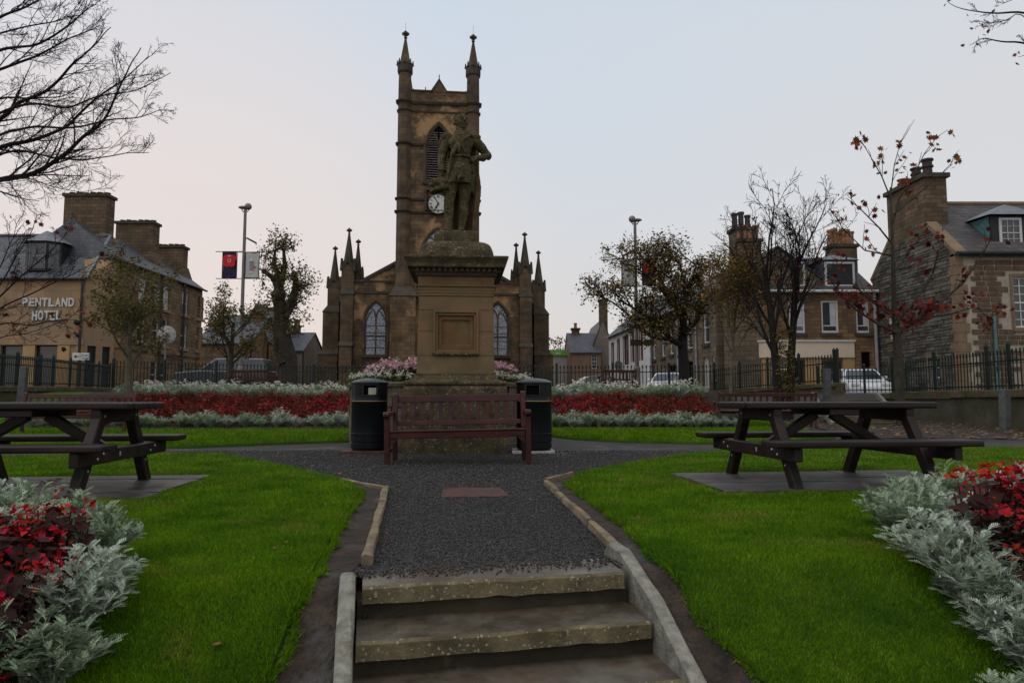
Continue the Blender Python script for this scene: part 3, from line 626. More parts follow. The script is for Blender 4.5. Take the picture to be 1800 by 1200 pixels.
# ================================================================== street and garden furniture
def bench(label, loc, rz, L_=1.76, nsl=13, group=None, m='bench', tilt=0.0, bevel=0.006):
    """slatted park bench, front faces -y"""
    t = thing('park_bench', label, 'bench', loc, rz, group); t.rotation_euler = (0, tilt, rz)
    mt = M[m]; h = L_/2
    for s in (-1, 1):
        x = s*(h-0.035)
        obj('leg', MB().bb(x-0.033,x+0.033,-0.30,-0.235,0,0.60), mt, t, False, bevel)
        rear = MB(); rear.prism([(0,0)]*0 or [(-0.033,0),(0.033,0),(0.033,0.01),(-0.033,0.01)], 0, 0.001) if False else None
        P = [(0.20,0.0),(0.265,0.0),(0.24,0.40),(0.335,0.86),(0.32,0.885),(0.285,0.87),(0.185,0.42)]
        V = [(x-0.03,y,z) for y,z in P]+[(x+0.03,y,z) for y,z in P]; n = len(P)
        xx = x-s*0.03
        V = [(xx-0.03,y,z) for y,z in P]+[(xx+0.03,y,z) for y,z in P]
        F = [tuple(range(n)),tuple(range(2*n-1,n-1,-1))]+[(i,(i+1)%n,(i+1)%n+n,i+n) for i in range(n)]
        obj('leg', MB().add(V,F), mt, t, False, bevel)
        arm = MB(); arm.bb(x-0.034,x+0.034,-0.315,0.235,0.60,0.645)
        arm.tube([(x-0.037,-0.315,0.612),(x+0.037,-0.315,0.612)],0.042,12)
        obj('armrest', arm, mt, t, False, bevel)
        obj('side_rail', MB().bb(x-0.022,x+0.022,-0.235,0.2,0.325,0.40), mt, t, False, bevel)
    hi = h-0.07
    obj('front_rail', MB().bb(-hi,hi,-0.292,-0.255,0.325,0.40), mt, t, False, bevel)
    for s in (-1, 1):
        br = MB().prism([(s*hi,0.325),(s*(hi-0.10),0.325),(s*hi,0.22)], -0.285, -0.262); obj('bracket', br, mt, t, False, 0.003)
    for i in range(5):
        y = -0.262+i*0.093
        obj('seat_slat', MB().bb(-hi-0.02,hi+0.02,y-0.037,y+0.037,0.401,0.425-0.004*i), mt, t, False, bevel)
    def back(z): return 0.215+(z-0.42)*0.207
    for z0, z1, nm in ((0.46,0.52,'lower_rail'),(0.755,0.845,'top_rail')):
        V=[];  F=[(0,1,2,3),(7,6,5,4),(0,4,5,1),(1,5,6,2),(2,6,7,3),(3,7,4,0)]
        y0, y1 = back(z0), back(z1); hx = h-0.095
        V=[(-hx,y0,z0),(hx,y0,z0),(hx,y1,z1),(-hx,y1,z1),(-hx,y0+0.042,z0),(hx,y0+0.042,z0),(hx,y1+0.042,z1),(-hx,y1+0.042,z1)]
        obj(nm, MB().add(V,F), mt, t, False, bevel)
    for i in range(nsl):
        x = lerp(-(h-0.17), h-0.17, i/(nsl-1)); w = 0.026
        y0, y1 = back(0.515)+0.012, back(0.76)+0.012
        V=[(x-w,y0,0.515),(x+w,y0,0.515),(x+w,y1,0.76),(x-w,y1,0.76),(x-w,y0+0.02,0.515),(x+w,y0+0.02,0.515),(x+w,y1+0.02,0.76),(x-w,y1+0.02,0.76)]
        obj('back_slat', MB().add(V,F), mt, t, False, 0.003)
    return t
bench('maroon slatted park bench standing in front of the statue pedestal between the bins', (-0.66,8.62,0), R(2), 1.78, 13, None, 'bench', -0.018)
bl = W(127,760,14.7); bench('long maroon slatted bench on the lawn behind the picnic table near the hotel', (bl.x, 14.7, H(bl.x,14.7)+0.03), R(8), 2.35, 15, None, 'bench_far')
br = W(1345,750,17); bench('long dark brown slatted bench behind the picnic table by the stone wall', (br.x, 17, H(br.x,17)+0.03), R(172), 2.4, 15, None, 'bench_far')
b3 = W(445,690,25.3); bench('dark maroon bench on the back path in front of the parked pickup', (b3.x, 25.3, H(b3.x,25.3)), R(160), 1.8, 11, None, 'bench_far')
b4 = W(1086,690,25.3); bench('dark maroon bench on the back path below the white house with maroon window margins', (b4.x, 25.3, H(b4.x,25.3)), R(186), 1.35, 9, None, 'bench_far')
# ---------------------------------------------------------------- picnic tables
def picnic(label, loc, rz, seed=0):
    t = thing('picnic_table', label, 'picnic table', loc, rz); mt = M['table']; bv = 0.016
    LT = 1.80; TW = 0.74
    for i in range(6):
        y = lerp(-TW/2+0.062, TW/2-0.062, i/5)
        sh = 0.0 if 0 < i < 5 else -0.05
        obj('table_plank', MB().bb(-LT/2-sh*0.3,LT/2+sh*0.3,y-0.0595,y+0.0595,0.715,0.772), mt, t, False, bv, 3)
    for s in (-1, 1):
        for k in range(2):
            y = s*(0.66+k*0.132-0.02)
            obj('seat_plank', MB().bb(-LT/2-0.02,LT/2+0.02,y-0.063,y+0.063,0.405,0.460), mt, t, False, bv, 3)
    for sx in (-1, 1):
        x = sx*0.63
        obj('top_beam', MB().bb(x-0.038,x+0.038,-0.35,0.35,0.605,0.713), mt, t, False, 0.008)
        xb = x+sx*0.078
        b = obj('seat_beam', MB().bb(xb-0.036,xb+0.036,-0.80,0.80,0.292,0.403), mt, t, False, 0.008)
        for y in (-0.48,0.48):
            for dy in (-0.045,0.045):
                obj('bolt', MB().lathe([(0.013,0),(0.013,0.006),(0.008,0.01)],10).shift(Matrix.Translation((xb+sx*0.037,y+dy,0.35+dy*0.4)) @ Matrix.Rotation(sx*PI/2,4,'Y')), M['bolt'], b)
        tg = obj('maker_plate', MB().box((xb+sx*0.038,-0.15,0.35),(0.003,0.022,0.036)), M['pad'], b)
        for sy in (-1, 1):
            a = Vector((x+sx*0.002,sy*0.26,0.70)); e = Vector((x+sx*0.002,sy*0.62,0.045))
            mb = MB(); w = 0.058; d = Vector((0,0.96,0)); 
            V=[]
            for p in (e,a):
                for xx in (-0.040,0.040):
                    for yy in (-w,w): V.append((p.x+xx,p.y+yy,p.z))
            F=[(0,1,3,2),(4,6,7,5),(0,4,5,1),(2,3,7,6),(0,2,6,4),(1,5,7,3)]
            lg = obj('leg', mb.add(V,F), mt, t, False, 0.008)
            for zz in (0.24,0.66):
                yy = lerp(0.62,0.26,(zz-0.045)/0.655)*sy
                obj('bolt', MB().lathe([(0.012,0),(0.012,0.006),(0.007,0.01)],10).shift(Matrix.Translation((x+sx*0.041,yy,zz)) @ Matrix.Rotation(sx*PI/2,4,'Y')), M['bolt'], lg)
        obj('brace', MB().bar((sx*0.08,0,0.66),(x-sx*0.0,0,0.335),0.07,0.085), mt, t, False, 0.008)
    obj('centre_batten', MB().bb(-0.14,0.14,-0.34,0.34,0.655,0.714), mt, t, False, 0.008)
    return t
picnic('dark brown plank picnic table on the boarded pad beside the maroon bench and stone wall', (2.92,6.44,0.0), R(7.0))
picnic('dark brown plank picnic table on the boarded pad facing the hotel', (-4.02,5.82,0.0), R(5.5))
# ---------------------------------------------------------------- litter bins
def litter_bin(label, loc, rz, sticker):
    t = thing('litter_bin', label, 'bin', loc, rz, 'litter bins beside the pedestal')
    n = 48; r = 0.262
    prof = [(r-0.012,0.02),(r,0.03),(r,0.10),(r-0.006,0.104),(r-0.006,0.125),(r,0.13),(r,0.225),(r+0.006,0.23),(r+0.006,0.25),(r,0.255),
            (r,0.70),(r+0.004,0.705),(r+0.004,0.735),(r,0.74),(r,0.80),(r,0.955),(r,0.985)]
    ap = lambda i, j: i == 14 and (j%n) in (34,35,36,37,38,39)
    ap2 = lambda i, j: ap(i,j) or (i == 14 and j in (10,11,12,13,14,15))
    obj('body', MB().lathe(prof, n, skip=ap2), M['bin'], t, True)
    obj('liner', MB().lathe([(r-0.035,0.05),(r-0.035,0.97)], n), M['void'], t, True)
    obj('lid', MB().lathe([(r+0.012,0.975),(r+0.016,0.985),(r+0.014,1.0),(r*0.9,1.022),(r*0.6,1.045),(r*0.25,1.057),(0.004,1.06)], n), M['binlid'], t, True)
    for z in (0.722,):
        obj('gold_band', MB().lathe([(r+0.004,z-0.006),(r+0.0068,z-0.006),(r+0.0068,z+0.006),(r+0.004,z+0.006)], n, cap=False), M['bingold'], t, True)
    # frame round the mouth
    fr = MB()
    for z in (0.80,0.955):
        pts = [((r+0.003)*math.cos(2*PI*(j)/n), (r+0.003)*math.sin(2*PI*(j)/n), z) for j in range(34,41)]
        fr.tube(pts, 0.007, 6)
    for j in (34,40): 
        a = 2*PI*j/n; fr.tube([((r+0.003)*math.cos(a),(r+0.003)*math.sin(a),0.80),((r+0.003)*math.cos(a),(r+0.003)*math.sin(a),0.955)],0.007,6)
    obj('mouth_frame', fr, M['binlid'], t, True)
    if sticker:
        mb = MB(); V=[];F=[]
        for k in range(7):
            a = 2*PI*lerp(36.2,39.6,k/6)/n; q = r-0.004
            V += [(q*math.cos(a),q*math.sin(a),0.815+(0.012 if k in (0,6) else 0)),(q*math.cos(a),q*math.sin(a),0.915),((q-0.004)*math.cos(a),(q-0.004)*math.sin(a),0.815),((q-0.004)*math.cos(a),(q-0.004)*math.sin(a),0.915)]
        for k in range(6): F += [(4*k,4*k+4,4*k+5,4*k+1),(4*k+2,4*k+3,4*k+7,4*k+6)]
        obj('notice', mb.add(V,F), M['sticker'], t)
    obj('foot', MB().lathe([(r-0.05,0.0),(r-0.02,0.0),(r-0.02,0.03),(r-0.05,0.03)], n), M['bin'], t)
    return t
litter_bin('tall black round bin with a pale notice in its mouth, beside the pedestal', (-2.13,10.25,0.035), R(6), True)
litter_bin('tall black round bin with an empty dark mouth, on a pale slab', (0.33,10.25,0.035), R(-14), False)
tag(obj('bin_base_slab', MB().bb(-2.50,-1.82,9.93,10.6,-0.03,0.034), M['rust'], None, False, 0.006), 'thin rust stained slab under the bin with a pale notice', 'slab')
tag(obj('bin_base_slab', MB().bb(0.0,0.62,9.95,10.6,-0.03,0.034), M['pad'], None, False, 0.006), 'thin pale concrete slab under the bin with an empty dark mouth', 'slab')
# ---------------------------------------------------------------- pedestal
PC = Vector((-0.872,10.62,0))
pd = thing('statue_pedestal', 'square brown sandstone statue pedestal with recessed red panel and lichened cornice', 'pedestal', PC, AX*0.75)
hb = 0.571; ht = 0.548
def hw(z): return lerp(hb, ht, (z-1.15)/(2.31-1.15))
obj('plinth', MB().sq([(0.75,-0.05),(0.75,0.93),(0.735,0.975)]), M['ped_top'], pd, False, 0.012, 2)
obj('base_moulding', MB().sq([(0.70,0.976),(0.735,0.99),(0.745,1.02),(0.72,1.05),(0.66,1.062),(0.63,1.075),(0.62,1.10),(0.595,1.125),(0.592,1.15)]), M['ped_top'], pd, False, 0.004)
zs = [1.151,1.42,1.78,2.10,2.31]
for i in range(4):
    z0, z1 = zs[i], zs[i+1]
    if i in (1, 2):   # courses either side of the sunk panel
        for s in (-1, 1):
            V = []
            for z in (z0+0.002, z1-0.002):
                w = hw(z); 
                for (x, y) in ((s*w,-w),(s*w,w),(s*0.30,w),(s*0.30,-w)): V.append((x,y,z))
            obj('block', MB().add(V,[(0,1,2,3),(4,5,6,7),(0,1,5,4),(1,2,6,5),(2,3,7,6),(3,0,4,7)]), M['ped'], pd, False, 0.004)
    else:
        obj('block', MB().sq([(hw(z0),z0+0.002),(hw(z1),z1-0.002)]), M['ped'], pd, False, 0.004)
obj('core', MB().bb(-0.305,0.305,-0.44,0.5,1.40,2.12), M['ped'], pd)
def rect(hx, z0, z1): return [(-hx,z0),(hx,z0),(hx,z1),(-hx,z1)]
obj('panel_frame', MB().ring2(rect(0.335,1.425,2.10),rect(0.30,1.475,2.06),-0.588,-0.50), M['ped'], pd, False, 0.006, 2)
obj('panel_frame', MB().ring2(rect(0.299,1.476,2.059),rect(0.265,1.515,2.02),-0.562,-0.455), M['ped'], pd, False, 0.006, 2)
obj('panel_frame', MB().ring2(rect(0.2645,1.516,2.0195),rect(0.205,1.585,1.955),-0.525,-0.445), M['ped_panel'], pd, False, 0.01, 2)
obj('inscription_panel', MB().bb(-0.206,0.206,-0.492,-0.44,1.584,1.956), M['ped_panel'], pd)
r5 = random.Random(8); led = MB()
for i in range(26):
    x = lerp(-0.33,0.33,i/25); led.box((x,-0.592+r5.uniform(-.006,.006),1.445+r5.uniform(-.008,.008)),(0.03,0.03,0.028+r5.uniform(0,.015)))
obj('lichen_ledge', led, M['ped_top'], pd, False, 0.006)
obj('architrave', MB().sq([(0.552,2.311),(0.560,2.314),(0.560,2.352),(0.568,2.355),(0.568,2.392),(0.575,2.395),(0.575,2.440),(0.60,2.452),(0.60,2.468),(0.57,2.472)]), M['ped'], pd)
obj('frieze', MB().sq([(0.552,2.4725),(0.552,2.60)]), M['ped_panel'], pd)
for s in (-1,1): obj('frieze_block', MB().bb(s*0.48-0.085,s*0.48+0.085,-0.560,-0.50,2.4728,2.60), M['ped_panel'], pd, False, 0.004)
obj('bed_moulding', MB().sq([(0.56,2.601),(0.585,2.61),(0.60,2.64),(0.615,2.66),(0.615,2.70)]), M['church_dark'], pd)
dn = MB()
for i in range(15):
    x = lerp(-0.575,0.575,i/14)
    for rot in range(4): dn.add(MB().bb(x-0.022,x+0.022,-0.660,-0.60,2.665,2.715).shift(Matrix.Rotation(rot*PI/2,4,'Z')).v,[(0,3,2,1),(4,5,6,7),(0,1,5,4),(1,2,6,5),(2,3,7,6),(3,0,4,7)])
obj('dentils', dn, M['church_dark'], pd)
obj('cornice', MB().sq([(0.60,2.7005),(0.70,2.716),(0.718,2.72),(0.718,2.785),(0.728,2.79),(0.735,2.81),(0.757,2.84),(0.768,2.85),(0.768,2.882),(0.60,2.905)]), M['ped_top'], pd, False, 0.006)
cu = MB(); V=[];F=[]; n=40; lev=9       # swelling cushion stone
for i in range(lev+1):
    t = i/lev; a = t*PI/2; z = 2.90+0.265*math.sin(a); rr = 0.38+0.20*max(0.0,math.cos(a))**0.55 if i<lev else 0.38
    for j in range(n):
        b = 2*PI*j/n; c_, s_ = math.cos(b), math.sin(b); p = 5
        k = (abs(c_)**p+abs(s_)**p)**(-1/p); nn = 1+0.012*mnoise.noise((c_*3,s_*3,z*6))
        V.append((rr*k*c_*nn, rr*k*s_*nn, z))
for i in range(lev):
    for j in range(n): F.append((i*n+j,i*n+(j+1)%n,(i+1)*n+(j+1)%n,(i+1)*n+j))
F.append(tuple(range(lev*n,lev*n+n))); F.append(tuple(range(n-1,-1,-1)))
obj('cushion', cu.add(V,F), M['ped_top'], pd, True)
# ---------------------------------------------------------------- round planter behind the pedestal
PLC = Vector((-1.33,12.95,0)); PR = 1.70
pt = thing('round_planter', 'round raised stone planter of mixed bedding flowers behind the pedestal', 'planter', PLC)
r6 = random.Random(4)
for row in range(6):
    n = 30; z0 = row*0.165; z1 = z0+0.158; off = r6.random()
    for k in range(n):
        a0 = 2*PI*(k+off)/n+0.006; a1 = 2*PI*(k+1+off)/n-0.006
        ro = PR+r6.uniform(-0.02,0.02); ri = PR-0.2; V=[]
        for a in (a0,(a0+a1)/2,a1):
            for rr in (ri,ro):
                for z in (z0+r6.uniform(-.006,.006),z1+r6.uniform(-.006,.006)): V.append((rr*math.cos(a),rr*math.sin(a),z))
        F=[(2,3,7,6),(6,7,11,10),(1,5,7,3),(5,9,11,7),(0,2,6,4),(4,6,10,8),(0,1,3,2),(8,10,11,9),(0,4,5,1),(4,8,9,5)]
        if math.sin((a0+a1)/2) < 0.45: obj('stone', MB().add(V,F), M['planter'], pt)
n=40; cp = MB()
cp.lathe([(PR-0.22,0.99),(PR+0.045,0.99),(PR+0.055,1.04),(PR+0.02,1.07),(PR-0.22,1.07)], n, cap=False)
obj('coping', cp, M['wallstone'], pt, True)
obj('soil', MB().lathe([(PR-0.18,0.3),(PR-0.2,1.06),(PR*0.6,1.22),(0.05,1.28)],32), M['bedsoil'], pt, True)
# ================================================================== statue
SF = 3.375      # top of its own rough base
stt = thing('statue', 'mossy weathered stone statue of a standing man in regimental dress, hand on hip', 'statue', (PC.x+0.0, PC.y, 3.16), AX*0.6)
bs = MB(); V=[];F=[]; n=36; r7=random.Random(3)
for i,(z,rr) in enumerate(((0.0,0.345),(0.03,0.355),(0.10,0.352),(0.17,0.347),(0.205,0.335),(0.21,0.30))):
    for j in range(n):
        b=2*PI*j/n; c_,s_=math.cos(b),math.sin(b); k=(abs(c_)**7+abs(s_)**7)**(-1/7); nn=1+0.03*mnoise.noise((c_*5,s_*5,z*14))
        V.append((rr*k*c_*nn,rr*k*s_*nn*0.95,z+0.008*mnoise.noise((c_*7,s_*7,z*9))))
for i in range(5):
    for j in range(n): F.append((i*n+j,i*n+(j+1)%n,(i+1)*n+(j+1)%n,(i+1)*n+j))
F.append(tuple(range(5*n,6*n))); F.append(tuple(range(n-1,-1,-1)))
obj('rough_base', bs.add(V,F), M['ped_top'], stt, True)
ZB = SF-3.16
def q(px, py, y=0.0): return Vector(((px-803)*0.0090, y*1.05, (404-py)*0.00953+ZB))
def sculpt(name, mb, m, vox, sm=3, disp=0.006, dsc=14):
    me = mb.mesh(name, m); fixn(me); o = link(name, me)
    a = o.modifiers.new('R','REMESH'); a.mode = 'VOXEL'; a.voxel_size = vox
    b = o.modifiers.new('S','SMOOTH'); b.factor = 0.35; b.iterations = sm
    dg = bpy.context.evaluated_depsgraph_get(); dg.update()
    me2 = bpy.data.meshes.new_from_object(o.evaluated_get(dg)); bpy.data.objects.remove(o)
    me2.calc_loop_triangles()
    nr = [v.normal.copy() for v in me2.vertices]
    for v, nn in zip(me2.vertices, nr):
        p = v.co*dsc; d = mnoise.noise(p)*disp + mnoise.noise(p*2.7)*disp*0.6
        v.co += nn*d
    me2.polygons.foreach_set('use_smooth',[True]*len(me2.polygons)); me2.materials.clear(); me2.materials.append(m); me2.name = name
    o = link(name, me2, stt); return o
def ell(mb, c, r, rot=None, n=16, m=10):
    t = MB().ball((0,0,0),1,n,m,r); Mx = Matrix.Translation(c) @ (rot.to_4x4() if rot else Matrix.Identity(4))
    t.shift(Mx); mb.add(t.v, t.f)
def limb(mb, pts, rads, n=14):
    mb.tube(pts, rads, n)
    for p, r in zip(pts, rads): ell(mb, p, (r*.99,r*.99,r*.99), None, 12, 8)
b = MB()
# legs in tight breeches
limb(b, [q(795,312,-.01), q(791,335,-.035), q(789,352,-.05), q(789,368,-.03), q(789,384,-.03), q(790,397,-.02)], [.110,.098,.076,.078,.060,.050])
limb(b, [q(817,312,.03), q(816,335,.02), q(814,354,.02), q(815,369,.04), q(812,384,.03), q(810,397,.02)], [.112,.099,.077,.079,.061,.050])
for (fx, a) in ((789,-0.35),(809,0.25)):     # boots
    c = q(fx,401,-.06); Rz = Matrix.Rotation(a,3,'Z')
    ell(b, c+Rz @ Vector((0,-.05,0.0)), (.050,.125,.042), Rz); ell(b, c+Rz @ Vector((0,.06,.01)), (.044,.055,.045), Rz)
# pelvis, pleated coat skirt
V=[];F=[];n=44;lv=7
for i in range(lv+1):
    t=i/lv; cz = lerp(q(0,274).z,q(0,320).z,t); cx=lerp(q(810,0).x,q(806,0).x,t)
    for j in range(n):
        a=2*PI*j/n; pl=1+0.05*t*math.cos(a*11)
        V.append((cx+(0.156+0.05*t)*math.cos(a)*pl,(0.135+0.035*t)*math.sin(a)*pl,cz))
for i in range(lv):
    for j in range(n): F.append((i*n+j,i*n+(j+1)%n,(i+1)*n+(j+1)%n,(i+1)*n+j))
F.append(tuple(range(n))); F.append(tuple(range((lv+1)*n-1,lv*n-1,-1)))
b.add(V,F)
# sporran with hair tufts
ell(b, q(807,296,-.165), (.085,.05,.085)); ell(b, q(806,308,-.17), (.095,.045,.06))
for k in range(7):
    x = 797+k*3.4; limb(b, [q(x,302,-.19), q(x+random.Random(k).uniform(-1.5,1.5),316+3*math.sin(k),-.195)], [.020,.012], 8)
# torso
limb(b, [q(810,282,0), q(810,272,-.005), q(809,258,-.02), q(809,245,-.015)], [.146,.144,.168,.155], 18)
ell(b, q(800,252,-.06), (.115,.085,.12)); ell(b, q(819,252,-.06), (.11,.085,.12)); ell(b, q(810,243,.02), (.215,.10,.085))
b.tube([q(810,275.5,0)+Vector((.165*math.cos(a),.155*math.sin(a)-.005,0.006*math.cos(3*a))) for a in [2*PI*i/24 for i in range(25)]], .020, 8)
# neck, collar, head turned to one side
limb(b, [q(810,242,.0), q(809,228,-.01)], [.105,.088])
b.tube([q(810,233,0)+Vector((.108*math.cos(a),.100*math.sin(a),0.012*math.sin(a))) for a in [2*PI*i/20 for i in range(21)]], .026, 8)
HD = q(809.5,213.5,-.02); Rh = Matrix.Rotation(R(24),3,'Z') @ Matrix.Rotation(R(-4),3,'X')
def hd(x,y,z): return HD+Rh @ Vector((x,y,z))*1.16
ell(b, hd(0,.012,.025), (.100,.120,.118), Rh); ell(b, hd(0,-.025,-.045), (.080,.088,.086), Rh); ell(b, hd(0,-.075,-.095), (.030,.026,.024), Rh)
limb(b, [hd(0,-.098,.022), hd(0,-.122,-.022)], [.013,.020], 8)                                   # nose
for s in (-1,1):
    limb(b, [hd(s*.012,-.100,.034), hd(s*.050,-.085,.036)], [.016,.014], 8)                       # brows
    ell(b, hd(s*.034,-.084,.010), (.018,.013,.012), Rh); ell(b, hd(s*.045,-.066,-.03), (.025,.025,.028), Rh); ell(b, hd(s*.088,.015,-.01), (.014,.024,.034), Rh)
limb(b, [hd(-.024,-.090,-.054), hd(0,-.098,-.052), hd(.024,-.090,-.054)], [.010,.012,.010], 8)    # lips
limb(b, [hd(-.020,-.088,-.070), hd(.020,-.088,-.070)], [.010,.010], 8)
r8=random.Random(12)
for k in range(70):                                                                                # curled hair
    u=r8.uniform(-1,1); th=r8.uniform(0,2*PI); x=math.cos(th)*math.sqrt(1-u*u); y=math.sin(th)*math.sqrt(1-u*u)
    if (y<-.35 and u<.55) or u<-.55: continue
    ell(b, hd(x*.092,.012+y*.112,.03+u*.108), (.020,.020,.020), None, 8, 6)
# arms
limb(b, [q(787,240,.0), q(780,256,.03), q(776,271,.03), q(775,286,-.02), q(776,300,-.06)], [.084,.078,.068,.060,.046])
limb(b, [q(832,241,.0), q(845,254,.04), q(857,267,.06), q(848,273,.0), q(838,276,-.06)], [.084,.078,.070,.060,.046])
for (sx,ex) in ((784,-1),(836,1)):                                                                 # epaulettes
    ell(b, q(sx,237,.0), (.070,.080,.022)); 
    for k in range(9):
        a=lerp(-1.3,1.3,k/8); p=q(sx,238,.0)+Vector((ex*.066*math.cos(a),.078*math.sin(a),0)); limb(b,[p,p+Vector((ex*.006,0,-.035))],[.012,.009],6)
def hand(root, dirv, up, curl, side):
    d=Vector(dirv).normalized(); u=Vector(up).normalized(); s_=d.cross(u).normalized()
    ell(b, root+d*.045, (.040,.028,.052), Matrix((s_,u,d)).transposed())
    for f,(off,ln) in enumerate(((-.030,.062),(-.010,.074),(.010,.070),(.029,.054))):
        p0=root+d*.080+s_*off; p1=p0+d*ln*.45+u*curl*.3*ln; p2=p1+d*ln*.25+u*curl*.8*ln
        limb(b,[p0,p1,p2],[.0125,.0115,.0095],8)
    p0=root+d*.03+s_*side*.038; limb(b,[p0,p0+d*.035+s_*side*.020+u*.01,p0+d*.065+s_*side*.012+u*.025],[.0145,.0125,.010],8)
hand(q(776,301,-.07), (.02,-.05,-1), (.3,-.6,0), .6, -1)
hand(q(838,276,-.07), (-1,-.25,-.25), (0,.6,-.6), .5, 1)
b.tube([q(776,298,-.055)+Vector((.055*math.cos(a),.055*math.sin(a),0)) for a in [2*PI*i/16 for i in range(17)]],.014,6)
# plaid sash folds from the far shoulder across the chest, knotted
for k in range(6):
    o_=k*2.6
    limb(b, [q(833-o_*.5,234+o_*.2,.06), q(826-o_,238+o_*.6,-.10), q(812-o_*.7,251+o_,-.165), q(800-o_*.3,262+o_*.9,-.160), q(793,270+o_*.7,-.10)], [.030,.030,.024,.022,.024], 9)
ell(b, q(810,254,-.175), (.045,.035,.05)); limb(b,[q(810,256,-.18),q(818,272,-.175)],[.022,.014],8); limb(b,[q(808,256,-.18),q(806,271,-.18)],[.020,.012],8)
for k in range(5): limb(b, [q(827+k*1.8,236,-.05+.03*k), q(834+k*1.2,240,.0+.03*k), q(836,250,.08)], [.034,.034,.03], 8)
# gathered drapery hanging from the hip between arm and leg
for k in range(6):
    limb(b, [q(795-k*2.0,276+k*2,-.11+.05*k), q(789-k*1.6,300,-.10+.05*k), q(786-k*.8,322+6*math.sin(k*1.7),-.08+.05*k)], [.034,.040,.026], 8)
for k in range(4): limb(b, [q(826+k*3,280,-.02+.04*k), q(831+k*2.5,305,.02+.04*k), q(830+k*2,330+5*math.sin(k*2.1),.04+.04*k)], [.030,.036,.022], 8)
sculpt('figure', b, M['statue'], 0.0075, 1, 0.0070, 19)
# cloak hanging behind to the ground
c = MB(); V=[];F=[]; nu=34; nv=20
for side in (0,1):
    for i in range(nv+1):
        t=i/nv; yy=lerp(240,402,t)
        xl=lerp(788,lerp(779,789,max(0,(t-.75)*4)),min(1,t*1.5)); xr=lerp(834,847,min(1,t*1.7)); xr=lerp(xr,836,max(0,(t-.5)*1.9))
        for j in range(nu+1):
            u=j/nu; x=lerp(xl,xr,u); fold=0.030*t*math.sin(u*19+t*2.2)+0.016*math.sin(u*41+1)*t
            V.append(tuple(q(x,yy,0.10+0.10*math.sin(u*PI)+0.02*t+fold+(0.035 if side else -0.02)-0.13*sstep(.72,1.0,u)*sstep(0.15,.5,t))))
no=(nv+1)*(nu+1)
for side in (0,1):
    for i in range(nv):
        for j in range(nu):
            a=side*no+i*(nu+1)+j; F.append((a,a+1,a+nu+2,a+nu+1) if side else (a,a+nu+1,a+nu+2,a+1))
for i in range(nv):
    for e in (0,nu):
        a=i*(nu+1)+e; F.append((a,a+nu+1,a+nu+1+no,a+no))
for j in range(nu):
    for e in (0,nv):
        a=e*(nu+1)+j; F.append((a,a+1,a+1+no,a+no))
c.add(V,F)
sculpt('cloak', c, M['cape'], 0.014, 2, 0.005, 12)
# feather bonnet held at the thigh
f = MB(); r9=random.Random(21)
ell(f, q(768,322,-.10), (.085,.10,.085)); ell(f, q(778,328,-.10), (.10,.10,.065)); limb(f,[q(776,318,-.1),q(788,326,-.1),q(796,338,-.09)],[.06,.06,.035])
f.tube([q(768,334,-.10)+Vector((.085*math.cos(a),.09*math.sin(a),0.02*math.cos(a))) for a in [2*PI*i/18 for i in range(19)]],.028,8)
for k in range(46):
    u=r9.uniform(-1,1); th=r9.uniform(0,2*PI); s_=math.sqrt(1-u*u)
    cc=q(r9.uniform(764,784),r9.uniform(318,328),-.10)
    ell(f, cc+Vector((s_*math.cos(th)*.085,s_*math.sin(th)*.09,u*.07)), (r9.uniform(.018,.034),)*3, None, 8, 6)
sculpt('bonnet', f, M['statue'], 0.011, 1, 0.006, 20)
# ================================================================== church
CH = Vector((-5.08,46,0))
ch = thing('church', 'brown sandstone church with tall pinnacled clock tower behind the statue', 'church', CH, AX)
def cobj(n, mb, m, par=None, bevel=0, smooth=False): return obj(n, mb, M[m], par or ch, smooth, bevel)
GZ = 0.5
tower = cobj('tower', MB().bb(-2.5,2.5,0.30,5.3,GZ,21.3), 'church')
tw = tower
for (z0, z1, e) in ((21.12,21.36,0.16),(20.55,20.68,0.08),(18.15,18.34,0.14),(14.28,14.46,0.14),(13.36,13.56,0.16)):
    mb = MB(); mb.sq([(2.5+e*0.6,z0),(2.5+e,z0+(z1-z0)*.6),(2.5+e,z1-0.02),(2.49,z1)], (0,2.8,0))
    for sx in (-1,1):
        for yy in (0.45,5.15): mb.lathe([(0.50,z0),(0.50+e,z0+(z1-z0)*.6),(0.50+e,z1-0.02),(0.47,z1)],8,(sx*2.38,yy,0),PI/8)
    cobj('string_course', mb, 'church_dark', tw)
# parapet with gablet on each face
par_ = MB(); par_.bb(-2.1,2.1,0.30,0.62,21.3,22.08); par_.bb(-2.1,2.1,4.98,5.3,21.3,22.08); par_.bb(-2.5,-2.2,0.6,5.0,21.3,22.08); par_.bb(2.2,2.5,0.6,5.0,21.3,22.08)
par_.prism([(-0.50,22.05),(0.50,22.05),(0.0,22.92)],0.28,0.64)
cobj('parapet', par_, 'church', tw)
cp_ = MB(); cp_.bb(-2.0,-0.5,0.24,0.68,22.08,22.18); cp_.bb(0.5,2.0,0.24,0.68,22.08,22.18); cp_.bar((-0.55,0.46,22.10),(0.0,0.46,22.98),0.44,0.10); cp_.bar((0.55,0.46,22.10),(0.0,0.46,22.98),0.44,0.10); cp_.box((0,0.46,23.2),(0.07,0.07,0.4)); cp_.box((-0.95,0.46,22.3),(0.06,0.06,0.34))
cobj('parapet_coping', cp_, 'church_dark', tw)
def spire(mb, c, r0, z0, z1, n=8):
    mb.lathe([(r0,z0),(0.07,z1)],n,c,PI/8)
